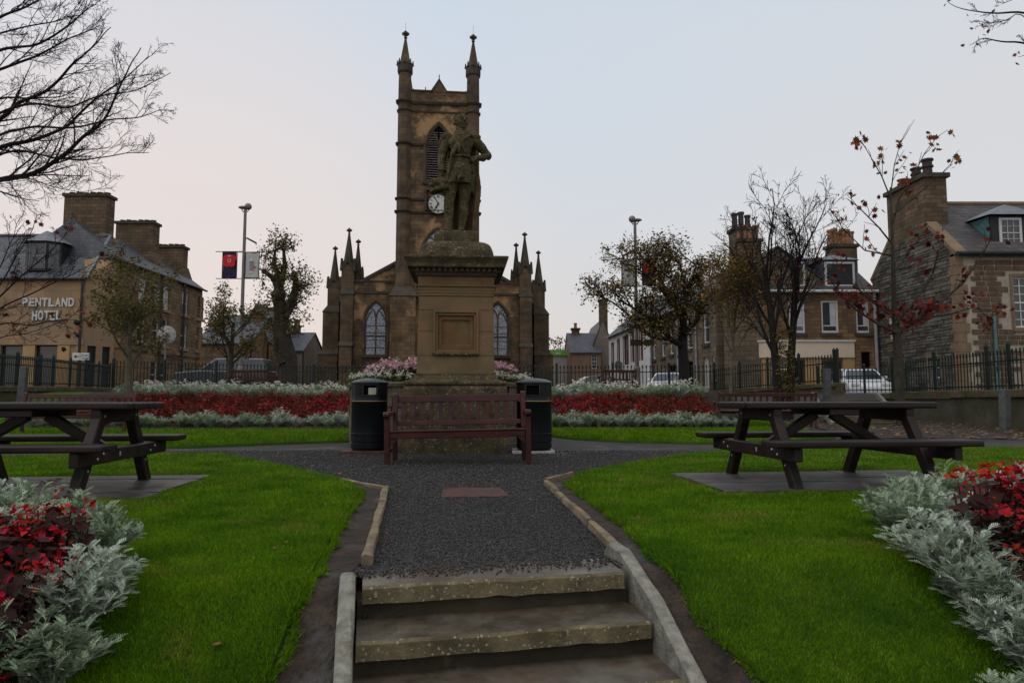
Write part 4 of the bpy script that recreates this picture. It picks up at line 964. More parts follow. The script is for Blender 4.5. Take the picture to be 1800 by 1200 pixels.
def finial(mb, c, z, s=1.0):
    mb.lathe([(0.06*s,z-0.05),(0.13*s,z+0.0),(0.13*s,z+0.06*s),(0.06*s,z+0.1*s),(0.09*s,z+0.16*s),(0.20*s,z+0.24*s),(0.23*s,z+0.36*s),(0.16*s,z+0.48*s),(0.05*s,z+0.56*s),(0.02,z+0.62*s)],8,c,0)
    for k in range(4):
        a=k*PI/2; mb.box((c[0]+0.21*s*math.cos(a),c[1]+0.21*s*math.sin(a),z+0.34*s),(0.11*s,0.11*s,0.16*s))
for sx in (-1,1):
    for yy in (0.45,5.15):
        tu = MB().lathe([(0.56,GZ),(0.56,8.0),(0.52,8.2),(0.50,14.4),(0.48,21.3),(0.455,23.4)],8,(sx*2.38,yy,0),PI/8)
        t_ = cobj('corner_turret', tu, 'church_pier', ch)
        crn = MB().lathe([(0.46,23.3),(0.56,23.42),(0.56,24.02),(0.46,24.1)],8,(sx*2.38,yy,0),PI/8)
        for k in range(8):
            a=k*PI/4+PI/8*0; p=Vector((sx*2.38+0.535*math.cos(a),yy+0.535*math.sin(a),0)); crn.box((p.x,p.y,24.12),(0.15,0.15,0.36),None,0.4)
        cobj('turret_crown', crn, 'church_dark', t_)
        s_ = MB(); spire(s_,(sx*2.38,yy,0),0.42,23.9,25.95); cobj('pinnacle', s_, 'church_pier', t_)
        f_ = MB(); finial(f_,(sx*2.38,yy,0),25.95,0.95); f_.tube([(sx*2.38,yy,26.4),(sx*2.38,yy,27.1)],0.012,4); cobj('finial', f_, 'church_dark', t_, 0, True)
# pointed openings
def arch(hwid, z0, zs, za, n=14):
    """outline of a pointed opening, anticlockwise from lower left"""
    h = za-zs; Rr = (hwid*hwid+h*h)/(2*hwid); pts=[(-hwid,z0),(hwid,z0)]
    a1 = math.asin(min(1,h/Rr))
    for i in range(n+1): a=a1*i/n; pts.append((hwid-Rr+Rr*math.cos(a), zs+Rr*math.sin(a)))
    for i in range(n-1,-1,-1): a=a1*i/n; pts.append((-hwid+Rr-Rr*math.cos(a), zs+Rr*math.sin(a)))
    return pts
def off(P, cx): return [(x+cx,z) for x,z in P]
def pointed(parent, cx, yw, w, z0, zs, za, style, nm='window'):
    o3 = arch(w+0.24,z0-0.02,zs,za+0.30); o2 = arch(w+0.12,z0-0.01,zs,za+0.15); o1 = arch(w,z0,zs,za)
    fr = MB().ring2(off(o3,cx),off(o2,cx),yw-0.13,yw+0.05); w_ = cobj(nm, fr, 'church_pier', parent)
    cobj('inner_moulding', MB().ring2(off(o2,cx),off(o1,cx),yw-0.07,yw+0.05), 'church_dark', w_)
    cobj('sill', MB().bb(cx-w-0.3,cx+w+0.3,yw-0.2,yw+0.02,z0-0.22,z0-0.02), 'church_dark', w_)
    cobj('pane', MB().add([(x+cx,yw-0.012,z) for x,z in o1],[tuple(range(len(o1)))]), 'glass_lead' if style == 'lead' else 'void', w_)
    tr = MB(); y=yw-0.04
    tr.bb(cx-0.045,cx+0.045,y-0.02,y+0.026,z0,zs)
    h=za-zs
    for s in (-1,1):            # Y tracery
        pts=[(cx+s*w*(0.0+1.0*(1-math.cos(t*PI/2)*1.0)) if False else cx+s*w*0.5*(1-math.cos(t*PI/2))*1.25, y, zs+h*0.72*math.sin(t*PI/2)) for t in [i/8 for i in range(9)]]
        tr.tube(pts,0.045,6)
        pts=[(cx+s*(w-w*0.62*(t)),y,zs-0.05+h*0.55*math.sin(t*PI/2)) for t in [i/8 for i in range(9)]]
        tr.tube(pts,0.04,6)
    cobj('tracery', tr, 'church_pier' , w_)
    if style == 'lead':
        ld = MB(); k=0; z=z0+0.0
        for z in [z0+(zs-z0)*f for f in (0.2,0.42,0.64,0.84)]: ld.bb(cx-w,cx+w,y-0.0,y+0.02,z-0.018,z+0.018)
        ld.bb(cx-w,cx+w,y-0.012,y+0.02,z0+(zs-z0)*0.54-0.045,z0+(zs-z0)*0.54+0.045); cobj('glazing_bar', ld, 'church_dark', w_)
    else:
        z=z0+0.08
        while z < za-0.35:
            ww = w if z < zs else w*math.sqrt(max(0.02,1-((z-zs)/(za-zs))**1.6))
            for s in (-1,1):
                xa, xb = cx+s*0.06, cx+s*(ww-0.02)
                cobj('louvre', MB().box(((xa+xb)/2,yw-0.05,z),(abs(xb-xa),0.10,0.035),Matrix.Rotation(R(28),3,'X')), 'louvre', w_)
            z += 0.17
    return w_
pointed(ch, 0.0, 0.30, 0.80, 15.65, 17.9, 19.65, 'louvre', 'belfry_opening')
pointed(ch, 0.0, 0.30, 0.95, 7.2, 10.6, 12.2, 'lead', 'tower_window')
# clock
ck = cobj('clock', MB().lathe([(0.02,0),(0.72,0),(0.72,0.10),(0.66,0.12),(0.66,0.06),(0.02,0.06)],40).shift(Matrix.Translation((0,0.14,14.02)) @ Matrix.Rotation(PI/2,4,'X')), 'black')
cobj('clock_surround', MB().ring2([(-0.92,13.57),(0.92,13.57),(0.92,15.05),(-0.92,15.05)],[(-0.80,13.6),(0.80,13.6),(0.80,14.95),(-0.80,14.95)],-0.0,0.31), 'church_dark', ck)
cobj('dial', MB().lathe([(0.01,0),(0.655,0)],40,cap=False).shift(Matrix.Translation((0,0.04,14.02)) @ Matrix.Rotation(PI/2,4,'X')), 'clock', ck)
nm_ = MB()
for k in range(12):
    a=2*PI*k/12; nbar = [3,1,2,3,2,1,2,3,4,2,1,2][k]
    for j in range(nbar):
        aa=a+(j-(nbar-1)/2)*0.11; dx,dz=math.sin(aa),math.cos(aa)
        nm_.bar((dx*0.44,0.033,14.02+dz*0.44),(dx*0.60,0.033,14.02+dz*0.60),0.036,0.012,(0,1,0))
nm_.lathe([(0.61,0.0),(0.635,0.0),(0.635,0.012),(0.61,0.012)],40,cap=False) if False else None
cobj('numerals', nm_, 'black', ck)
hh = MB()
for (a,l,w) in ((R(-152),0.40,0.075),(R(-26),0.57,0.05)):
    dx,dz=math.sin(a),math.cos(a); hh.bar((-dx*0.12,0.018,14.02-dz*0.12),(dx*l,0.018,14.02+dz*l),w,0.012,(0,1,0))
hh.bar((math.sin(R(-152))*0.22,0.010,14.02+math.cos(R(-152))*0.22),(math.sin(R(-152))*0.30,0.010,14.02+math.cos(R(-152))*0.30),0.14,0.01,(0,1,0))
cobj('hands', hh, 'black', ck)
# tower foot: broad angle buttresses with mossy weathering
for s in (-1,1):
    ft = MB().bb(s*2.28-0.85,s*2.28+0.85,-0.45,0.5,GZ,7.55); f_ = cobj('angle_buttress', ft, 'church', ch)
    V=[(s*2.28-0.95,-0.55,7.55),(s*2.28+0.95,-0.55,7.55),(s*2.28+0.95,0.5,7.55),(s*2.28-0.95,0.5,7.55),(s*2.28-0.55,0.1,8.35),(s*2.28+0.55,0.1,8.35),(s*2.28+0.55,0.5,8.35),(s*2.28-0.55,0.5,8.35)]
    cobj('weathering', MB().add(V,[(0,3,2,1),(4,5,6,7),(0,1,5,4),(1,2,6,5),(2,3,7,6),(3,0,4,7)]), 'church_dark', f_)
# body
cobj('nave_wall', MB().bb(-5.9,5.9,2.0,26,GZ,8.85), 'church')
cobj('parapet_string', MB().bb(-5.95,5.95,1.90,2.1,8.02,8.18), 'church_dark')
cobj('parapet_coping', MB().bb(-5.95,5.95,1.92,2.3,8.85,8.98), 'church_dark')
cobj('gable', MB().prism([(-5.4,8.8),(5.4,8.8),(0,11.9)],2.4,2.9), 'church')
rf = MB()
for s in (-1,1): rf.bar((s*5.75,2.65,8.75),(0,2.65,12.05),0.7,0.22)
cobj('gable_coping', rf, 'church_dark')
cobj('roof', MB().prism([(-5.3,8.75),(5.3,8.75),(0,11.8)],2.9,26), 'slate')
for s in (-1,1): pointed(ch, s*4.28, 2.0, 0.66, 3.75, 6.15, 7.35, 'lead')
def pier(x, y, w, d, segs, topz, spz, s, small=None):
    """square buttress with set-offs, gabled top and pinnacle"""
    t_ = None
    for (z0,z1,gx,gy) in segs:
        p_ = cobj('buttress', MB().bb(x-w/2-gx*(s<0)-0.0,x+w/2+gx*(s>0),y-gy,y+d,z0,z1), 'church_pier', ch)
        if gx or gy:
            x0,x1 = x-w/2-gx*(s<0), x+w/2+gx*(s>0); xi0,xi1 = x-w/2, x+w/2
            V=[(x0-.06,y-gy-.06,z1),(x1+.06,y-gy-.06,z1),(x1+.06,y+d,z1),(x0-.06,y+d,z1),(xi0,y,z1+.5),(xi1,y,z1+.5),(xi1,y+d,z1+.5),(xi0,y+d,z1+.5)]
            cobj('weathering', MB().add(V,[(0,3,2,1),(4,5,6,7),(0,1,5,4),(1,2,6,5),(2,3,7,6),(3,0,4,7)]), 'church_dark', p_)
        t_ = p_
    cy=y+d/2
    cr_ = MB()
    for rot in range(4):
        m_=MB().prism([(-w*.55,topz-0.75),(-w*.55,topz-0.45),(0,topz+0.25),(w*.55,topz-0.45),(w*.55,topz-0.75),(0,topz-0.1)],-w*.58,-w*.46).shift(Matrix.Translation((x,cy,0)) @ Matrix.Rotation(rot*PI/2,4,'Z')); cr_.add(m_.v,m_.f)
        a=rot*PI/2+PI/4; cr_.box((x+w*.72*math.cos(a),cy+w*.72*math.sin(a),topz-0.28),(w*.22,w*.22,0.85),None,0.5)
    cobj('gablets', cr_, 'church_dark', t_)
    sp_ = MB(); spire(sp_,(x,cy,0),w*.50,topz-0.5,spz); finial(sp_,(x,cy,0),spz,0.72); cobj('pinnacle', sp_, 'church_dark', t_)
for s in (-1,1):
    pier(s*6.25, 1.75, 0.86, 0.86, [(GZ,4.3,0.0,0.45),(4.3,7.9,0.0,0.2),(7.9,10.0,0,0)], 10.3, 12.3, s)
    pier(s*5.72, 2.75, 0.66, 0.66, [(GZ,9.7,0,0)], 9.9, 11.7, s)
    cobj('aisle_wall', MB().add([(s*6.4,2.3,GZ),(s*7.25,5.2,GZ),(s*7.25,26,GZ),(s*5.8,26,GZ),(s*6.4,2.3,8.0),(s*7.25,5.2,7.6),(s*7.25,26,7.6),(s*5.8,26,8.0)],[(0,1,5,4),(1,2,6,5),(2,3,7,6),(3,0,4,7),(4,5,6,7)]), 'church')
    cobj('aisle_parapet', MB().bar((s*6.5,2.3,8.15),(s*7.2,5.2,7.95),0.3,0.5), 'church_dark')
    pier(s*7.65, 4.6, 0.85, 0.95, [(GZ,3.9,0.55,0.35),(3.9,7.0,0.28,0.15),(7.0,9.2,0,0)], 9.5, 11.6, s)
    pier(s*7.25, 6.8, 0.6, 0.6, [(GZ,8.7,0,0)], 8.9, 10.6, s)
    cobj('transept_wall', MB().bb(s*7.0-0.9,s*7.0+0.9,6.0,14,GZ,7.2), 'church')
    cobj('transept_roof', MB().prism([(s*6.0,7.2),(s*8.0,7.2),(s*6.6,8.4)],6.2,14), 'slate')
# ================================================================== building kit
def wallp(parent, m, p0, p1, z0, z1, ops=(), name='wall', dep=0.18):
    """wall from p0 to p1 (outside on the right hand), with real openings (u0,u1,z0,z1)"""
    a=Vector((*p0,0)); d=Vector((*p1,0))-a; L_=d.length; d.normalize(); inn=Vector((-d.y,d.x,0))
    us=sorted(set([0,L_]+[v for o in ops for v in o[:2]])); zs=sorted(set([z0,z1]+[v for o in ops for v in o[2:4]]))
    us=[u for u in us if 0<=u<=L_]; zs=[z for z in zs if z0<=z<=z1]
    mb=MB(); P=lambda u,z,i=0: a+d*u+inn*i+Vector((0,0,z))
    inside=lambda u,z: any(o[0]<u<o[1] and o[2]<z<o[3] for o in ops)
    for i in range(len(us)-1):
        for k in range(len(zs)-1):
            if inside((us[i]+us[i+1])/2,(zs[k]+zs[k+1])/2): continue
            mb.add([P(us[i],zs[k]),P(us[i+1],zs[k]),P(us[i+1],zs[k+1]),P(us[i],zs[k+1])],[(0,1,2,3)])
    for (u0,u1,b0,b1) in ops:
        for (q0,q1) in (((u0,b0),(u1,b0)),((u1,b0),(u1,b1)),((u1,b1),(u0,b1)),((u0,b1),(u0,b0))):
            mb.add([P(*q0),P(*q1),P(*q1,dep),P(*q0,dep)],[(3,2,1,0)])
    mb.add([P(0,z0,.3),P(L_,z0,.3),P(L_,z1,.3),P(0,z1,.3)],[(3,2,1,0)])
    mb.add([P(0,z1),P(L_,z1),P(L_,z1,.3),P(0,z1,.3)],[(0,1,2,3)])
    mb.add([P(0,z0),P(0,z0,.3),P(0,z1,.3),P(0,z1)],[(0,1,2,3)]); mb.add([P(L_,z0),P(L_,z0,.3),P(L_,z1,.3),P(L_,z1)],[(3,2,1,0)])
    o=obj(name, mb, M[m], parent, False, 0, 1, False)
    o['_f']=0; del o['_f']
    return (a,d,inn,o)
def window(wl, u0, u1, z0, z1, frame='white', bars=(1,2), dep=0.16, sill='church_dark', pane='glass', name='window', fw=0.06, surround=None, blind=None):
    a,d,inn,wo=wl; P=lambda u,z,i: a+d*u+inn*i+Vector((0,0,z))
    Mx=Matrix((d,inn,Vector((0,0,1)))).transposed()
    def bx(mb,ua,ub,za,zb,ia,ib): mb.box(P((ua+ub)/2,(za+zb)/2,(ia+ib)/2),(ub-ua,ib-ia,zb-za),Mx)
    f=MB(); e=0.003
    bx(f,u0+e,u0+fw,z0+e,z1-e,dep-.07,dep); bx(f,u1-fw,u1-e,z0+e,z1-e,dep-.07,dep); bx(f,u0+fw,u1-fw,z0+e,z0+fw*1.3,dep-.068,dep); bx(f,u0+fw,u1-fw,z1-fw,z1-e,dep-.068,dep)
    nu,nz=bars
    for i in range(1,nu): u=lerp(u0,u1,i/nu); bx(f,u-.018,u+.018,z0+fw*1.3,z1-fw,dep-.045,dep)
    for i in range(1,nz):
        z=lerp(z0,z1,i/nz); h=.03 if (nz==2 or i*2==nz) else .016; bx(f,u0+fw,u1-fw,z-h,z+h,dep-.050,dep)
    w=obj(name, f, M[frame], wo.parent)
    g_=MB(); g_.add([P(u0+.01,z0+.01,dep-.012),P(u1-.01,z0+.01,dep-.012),P(u1-.01,z1-.01,dep-.012),P(u0+.01,z1-.01,dep-.012)],[(0,1,2,3)])
    obj('pane', g_, M[pane], w)
    if blind:
        c_=MB()
        for (ua,ub,za,zb) in blind: c_.add([P(ua,za,dep-.017),P(ub,za,dep-.017),P(ub,zb,dep-.017),P(ua,zb,dep-.017)],[(0,1,2,3)])
        obj('curtain', c_, M['curtain'], w)
    if sill:
        s_=MB(); bx(s_,u0-.1,u1+.1,z0-.16,z0-.004,-.10,.06); obj('sill', s_, M[sill], w)
    if surround:
        s_=MB(); k=.14
        for (ua,ub,za,zb) in ((u0-k,u0-.002,z0,z1+k),(u1+.002,u1+k,z0,z1+k),(u0-.001,u1+.001,z1+.002,z1+k)): bx(s_,ua,ub,za,zb,-.03,.05)
        obj('surround', s_, M[surround], w)
    return w
def chimney(parent, c, dims, z0, z1, m, pots, potm='pot', axis=0, cap='church_dark', poth=0.55):
    k=obj('chimney', MB().bb(c[0]-dims[0]/2,c[0]+dims[0]/2,c[1]-dims[1]/2,c[1]+dims[1]/2,z0,z1), M[m], parent)
    obj('cap', MB().bb(c[0]-dims[0]/2-.09,c[0]+dims[0]/2+.09,c[1]-dims[1]/2-.09,c[1]+dims[1]/2+.09,z1+.001,z1+.17), M[cap], k)
    for i in range(pots):
        t=(i+.5)/pots-.5; x=c[0]+(t*dims[0] if axis==0 else 0); y=c[1]+(t*dims[1] if axis==1 else 0); h=poth*(1+0.12*math.sin(i*2.3))
        obj('chimney_pot', MB().lathe([(.15,z1+.17),(.14,z1+.17+h*.85),(.18,z1+.17+h*.86),(.18,z1+.17+h),(.11,z1+.17+h),(.11,z1+.17+h*.6)],12,(x,y,0)), M[potm], k, True)
    return k
def textmesh(s, size, ext, m, name='letter', bold=0.0):
    cu=bpy.data.curves.new('t','FONT'); cu.body=s; cu.size=size; cu.extrude=ext; cu.offset=bold; cu.align_x='LEFT'
    o=bpy.data.objects.new('t',cu); COL.objects.link(o); dg=bpy.context.evaluated_depsgraph_get(); dg.update()
    me=bpy.data.meshes.new_from_object(o.evaluated_get(dg)); bpy.data.objects.remove(o); me.name=name; me.materials.clear(); me.materials.append(m); return me
# ================================================================== the hotel
hz0=STREET-0.3
ho=thing('hotel', 'buff stone hotel with slate roof, big chimneys and white lettering', 'building', (-22.05,35,0))
wl=wallp(ho,'hotel',(-12,0),(0,0),hz0,6.93,[(-1+12-0.0-k*1.78-1.13-0.30,-1+12-k*1.78-0.30,1.15,3.45) for k in range(5)],'front_wall')
for k in range(5):
    u1=11-k*1.78-.30; window(wl,u1-1.13,u1,1.15,3.45,'darkwood',(1,1),.16,None,'shop_glass','shop_window',.05)
for k in range(5):
    u=11.02-k*1.78; obj('pillar', MB().bb(u-12-.29,u-12+.33,-.06,.02,hz0,3.46), M['tan'], ho)
obj('pillar', MB().bb(-.32,.0,-.05,.02,hz0,3.46), M['tan'], ho)
obj('fascia_band', MB().bb(-12,.05,-.09,-.003,3.465,3.80), M['hotel'], ho, False, .01)
cw=wallp(ho,'hotel',(0.003,0),(0.75,1.4),hz0,6.93,[(.22,.68,1.15,3.45),(1.0,1.42,1.15,3.45)],'corner_wall')
for (a_,b_) in ((.22,.68),(1.0,1.42)): window(cw,a_,b_,1.15,3.45,'darkwood',(1,1),.16,None,'shop_glass','shop_window',.04)
ops=[]
for (yy,w_) in ((2.3,.85),(4.0,.8),(5.1,.8),(7.6,.95),(9.9,.95)):
    ops += [(yy,yy+w_,6.15,7.7),(yy,yy+w_,3.95,5.6)]
    if yy>3: ops.append((yy,yy+w_,1.3,2.95))
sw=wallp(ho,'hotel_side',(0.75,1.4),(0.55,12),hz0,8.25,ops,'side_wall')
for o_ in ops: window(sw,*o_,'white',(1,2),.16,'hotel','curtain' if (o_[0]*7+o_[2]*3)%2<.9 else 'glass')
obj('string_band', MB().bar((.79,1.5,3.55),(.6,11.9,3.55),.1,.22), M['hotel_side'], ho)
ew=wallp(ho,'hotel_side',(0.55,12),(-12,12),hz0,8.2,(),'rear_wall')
obj('gable_upstand', MB().add([(0.0,.05,6.93),(.74,1.45,6.93),(.74,1.45,8.3),(-.1,1.2,8.3),(-.55,.6,8.0)],[(0,1,2),(0,2,3),(0,3,4)]), M['hotel'], ho)
# roofs
V=[(-12,-.15,6.90),(.1,-.15,6.90),(-.35,2.5,9.75),(-12,2.5,9.75),(-12,2.6,6.9),(.0,2.6,6.9)]
fr_=obj('front_roof', MB().add(V,[(0,1,2,3),(1,5,2),(3,2,5,4)]), M['slate'], ho)
obj('roof_flashing', MB().bar((-12,2.5,9.8),(-.3,2.5,9.8),.16,.10).bar((.08,-.15,6.93),(-.35,2.5,9.8),.12,.08), M['lead'], fr_)
V=[(.92,1.2,8.2),(.72,12.2,8.2),(-2.0,1.6,10.5),(-2.2,12.2,10.3),(-5,1.6,8.2),(-5,12.2,8.2),(-.4,1.0,8.2)]
sr=obj('side_roof', MB().add(V,[(0,1,3,2),(2,3,5,4),(0,2,6),(6,2,4),(1,5,3)]), M['slate'], ho)
obj('gutter', MB().tube([(-12,-.2,6.88),(.05,-.2,6.88)],.07,8).tube([(.95,1.25,8.15),(.76,12.2,8.15)],.07,8), M['pipe'], ho)
dpp=MB()
for p in ((-.12,-.12,hz0,6.9),(.88,5.95,.7,8.1),(.80,8.9,.7,8.1)): obj('downpipe', MB().tube([(p[0],p[1],p[2]),(p[0],p[1],p[3])],.065,8), M['pipe'], ho)
obj('cross_pipe', MB().tube([(.86,5.95,3.4),(.80,8.9,3.2)],.06,6), M['pipe'], ho)
for (x,y,zt,zb) in ((-1.85,2.9,12.0,9.4),(-1.9,8.0,11.75,9.6),(-1.75,11.6,11.0,9.4)):
    chimney(ho,(x,y),(2.35,.85),zb,zt,'chim',6,'chim',0,'church_dark',.16)
    obj('chimney_haunch', MB().sq([(1.45,zb-.5),(1.2,zb+.35)],(x,y,0),.45), M['chim'], ho)
# dormer on the front slope
dm=thing('x','x','x'); bpy.data.objects.remove(dm)
D0=W(75,478,35.6)-ho.location
dmo=obj('dormer', MB().add([(-.95,0,0),(-.45,-.45,0),(.45,-.45,0),(.95,0,0),(.95,1.6,0),(-.95,1.6,0)]+[(-.95,0,1.55),(-.45,-.45,1.55),(.45,-.45,1.55),(.95,0,1.55),(.95,1.6,1.55),(-.95,1.6,1.55)],[(i,(i+1)%6,(i+1)%6+6,i+6) for i in range(6)]+[(6,7,8,9,10,11)]).shift(Matrix.Translation(D0)), M['darkwood'], ho)
obj('dormer_roof', MB().add([(-1.1,-.05,1.55),(-.5,-.6,1.55),(.5,-.6,1.55),(1.1,-.05,1.55),(1.1,1.8,1.55),(-1.1,1.8,1.55),(0,.15,2.25),(0,1.8,2.25)],[(0,1,6),(1,2,6),(2,3,6),(3,4,7,6),(5,0,6,7)]).shift(Matrix.Translation(D0)), M['lead'], dmo)
for (x0,x1) in ((-.38,.38),):
    obj('pane', MB().add([(x0,-.458,.12),(x1,-.458,.12),(x1,-.458,1.42),(x0,-.458,1.42)],[(0,1,2,3)]).shift(Matrix.Translation(D0)), M['glass'], dmo)
    obj('sash', MB().bb(x0,x1,-.475,-.46,.72,.78).bb(x0-.05,x0,-.48,-.46,.07,1.45).bb(x1,x1+.05,-.48,-.46,.07,1.45).shift(Matrix.Translation(D0)), M['steel'], dmo)
for s in (-1,1):
    n_=Vector((s*.66,-.75,0)).normalized()*.012; q0=Vector((s*.52,-.385,.12))+n_; q1=Vector((s*.88,-.065,.12))+n_
    obj('pane', MB().add([q0,q1,q1+Vector((0,0,1.3)),q0+Vector((0,0,1.3))],[(0,1,2,3)]).shift(Matrix.Translation(D0)), M['glass'], dmo)
# lettering, letter by letter
def letters(s, x0, x1, z, h, m):
    n=len(s); wd_=(x1-x0)/n
    for i,c_ in enumerate(s):
        me=textmesh(c_, h*1.40, .02, M[m], 'letter', .022)
        xs=[v.co.x for v in me.vertices]; cx=(min(xs)+max(xs))/2; sc=wd_*.86/(max(xs)-min(xs))
        o=link('letter', me, ho, (x0+wd_*(i+.5)-cx*sc,-.045,z), (PI/2,0,0), (sc,1,1))
letters('PENTLAND', -3.25,-.52, 5.47, .43, 'signwhite'); letters('HOTEL', -2.70,-1.15, 4.76, .48, 'white')
obj('wall_lamp', MB().ball((-.25,-.2,4.62),.16,8,6).ball((-.2,-.2,3.95),.10,8,6), M['black'], ho)
# ================================================================== houses
def gab(name,label,x0p,x1p,Y,eave_y,ridge_y,wm,rm,depth=7,wins=(),chim=(),front_gable=False,base=STREET-.3,group=None):
    a=W(x0p,eave_y,Y); b=W(x1p,eave_y,Y); w=b.x-a.x; ze=a.z
    t=thing(name,label,'house',(a.x,Y,0),0,group)
    ops=[]
    for (wx0,wx1,wy0,wy1) in wins:
        p=W(wx0,wy1,Y); q_=W(wx1,wy0,Y); ops.append((p.x-a.x,q_.x-a.x,p.z,q_.z))
    wl=wallp(t,wm,(0,0),(w,0),base,ze,ops,'front_wall')
    for o_ in ops: window(wl,*o_,'white',(2,4) if (o_[1]-o_[0])<.8 else (1,2),.14,None)
    wallp(t,wm,(w,.002),(w,depth),base,ze,(),'side_wall'); wallp(t,wm,(0,depth),(0,.002),base,ze,(),'side_wall')
    zr=W(0,ridge_y,Y+(0 if front_gable else depth/2)).z
    if front_gable:
        obj('gable', MB().prism([(0,ze),(w,ze),(w/2,zr)],0,.3), M[wm], t)
        rf=MB(); 
        for s in (0,1):
            e=(-.12 if s==0 else w+.12); V=[(e,-.05,ze-.1),(w/2,-.05,zr+.06),(w/2,depth,zr+.06),(e,depth,ze-.1)]; V+= [(x,y,z+.10) for x,y,z in V]
            rf.add(V,[(0,1,2,3),(4,5,6,7),(0,1,5,4),(1,2,6,5),(2,3,7,6),(3,0,4,7)])
    else:
        for xx in (0,w-.3): obj('gable', MB().add([(xx,0.01,ze),(xx,depth,ze),(xx,depth/2,zr-.05),(xx+.3,0.01,ze),(xx+.3,depth,ze),(xx+.3,depth/2,zr-.05)],[(0,1,2),(3,5,4),(0,2,5,3),(2,1,4,5)]), M[wm], t)
        rf=MB()
        for s in (0,1):
            y=-.15 if s==0 else depth+.15; V=[(-.1,y,ze-.06),(w+.1,y,ze-.06),(w+.1,depth/2,zr),(-.1,depth/2,zr)]; V+=[(x,yy,z+.10) for x,yy,z in V]
            rf.add(V,[(0,1,2,3),(4,5,6,7),(0,1,5,4),(1,2,6,5),(2,3,7,6),(3,0,4,7)])
    obj('roof', rf, M[rm], t)
    for (cx0,cx1,cy,pots,cm) in chim:
        yy=Y+depth/2 if not front_gable else Y+.5
        p=W(cx0,cy,yy); q_=W(cx1,cy,yy); chimney(t,((p.x+q_.x)/2-a.x,yy-Y),(q_.x-p.x,.7),ze,p.z,cm,pots,'pot',0,'church_dark',.5)
    return t
gab('stone_house','dark stone house with slate roof joined to the far end of the hotel',346,440,53,604,556,'hotel_side','slate',8)
gab('stone_house','narrow dark stone gable rising behind the pickup between two slate roofs',425,470,56,600,536,'hotel_side','slate',8,(),(),True)
gab('cottage','low slate roofed cottage with one small window behind the pollarded tree',470,532,60,617,586,'grey_wall','slate',7,((457+16,482,621,632),),((517,527,575,2,'chim'),))
gab('gabled_cottage','small orange gable cottage with slate roof and chimney beside the church',508,562,75,633,606,'tan_wall','slate',9,((527,535,629,641),),(),True)
gab('slate_house','long slate roofed house with brick chimney behind the orange gable cottage',505,575,84,632,610,'tan_wall','slate',7,(),((541,550,602,1,'chimred'),))
gab('orange_cottage','small orange walled cottage with slate roof, stack and one white sash window',1003,1056,62,620,587,'tan_wall','slate',7,((1040,1049,622,648),),((1005,1018,580,1,'chim'),))
gab('brown_gable_house','tall brown gable end topped by a chimney beside the white house',1040,1080,63,618,562,'grey_wall','slate',10,((1049,1052,606+14,640),),((1053,1067,530,1,'chim'),),True)
# shop with green sign at the end of the street
sp0=W(965,645,66); sh=thing('shop', 'pale flat fronted shop with a bright green sign above', 'shop', (sp0.x,66,0))
z1=W(965,614,66).z; wS=W(1002,620,66).x-sp0.x
obj('wall', MB().bb(0,wS,0,6,hz0,z1), M['pale_wall'], sh)
za,zb=W(0,625,66).z,W(0,616,66).z
sg=obj('sign_board', MB().bb(.12,wS-.12,-.12,-.01,za,zb), M['green_sign'], sh)
obj('sign_end', MB().bb(.02,.11,-.13,-.01,za,zb).bb(wS-.11,wS-.02,-.13,-.01,za,zb), M['black'], sg)
obj('sign_lettering', MB().bb(wS*.30,wS*.55,-.13,-.121,za+.16,zb-.18), M['signwhite'], sg)
# terrace along the street on the right ------------------------------------------------
def terrace(name,label,p0,p1,ze,zr,wm,wins,rm='slate',sv='church_dark',roofback=6.5,frames='white',surround=None):
    t=thing(name,label,'house',(p0[0],p0[1],0)); d=(p1[0]-p0[0],p1[1]-p0[1]); L_=math.hypot(*d); u=Vector((d[0]/L_,d[1]/L_,0)); inn=Vector((-u.y,u.x,0))
    wl=wallp(t,wm,(0,0),d,hz0,ze,[w[:4] for w in wins],'street_wall')
    for w in wins:
        if w[4]=='door': window(wl,*w[:4],'white',(1,1),.16,None,'pale_wall','door')
        elif w[4]=='dark': window(wl,*w[:4],'darkwood',(1,1),.16,None,'void','door')
        else: window(wl,*w[:4],frames,(1,2),.14,sv,'glass','window',.07,surround)
    e=Vector((*d,0)); bk=inn*roofback
    wallp(t,wm,(bk.x,bk.y),(0,0),hz0,ze,(),'end_wall'); wallp(t,wm,d,(e.x+bk.x,e.y+bk.y),hz0,ze,(),'end_wall')
    rd=inn*roofback/2
    for s in (0,1):
        o0=e*s+u*(.0 if s==0 else -.3); obj('gable', MB().add([o0+Vector((0,0,ze)),o0+bk+Vector((0,0,ze)),o0+rd+Vector((0,0,zr-.1)),o0+u*.3+Vector((0,0,ze)),o0+u*.3+bk+Vector((0,0,ze)),o0+u*.3+rd+Vector((0,0,zr-.1))],[(0,1,2),(3,5,4),(0,2,5,3),(2,1,4,5)]), M[wm], t)
    rf=MB()
    for k in (0,1):
        ed=(-inn*.15 if k==0 else bk+inn*.15); V=[ed+Vector((0,0,ze-.04)),ed+e+Vector((0,0,ze-.04)),rd+e+Vector((0,0,zr)),rd+Vector((0,0,zr))]; V+=[v+Vector((0,0,.1)) for v in V]
        rf.add(V,[(0,1,2,3),(4,5,6,7),(0,1,5,4),(1,2,6,5),(2,3,7,6),(3,0,4,7)])
    obj('roof', rf, M[rm], t)
    obj('gutter', MB().tube([-inn*.2+Vector((0,0,ze-.02)),e-inn*.2+Vector((0,0,ze-.02))],.06,6), M['pipe_grey'], t)
    return t,wl
def uY(Y): return (60-Y)/math.cos(math.atan(.0645))
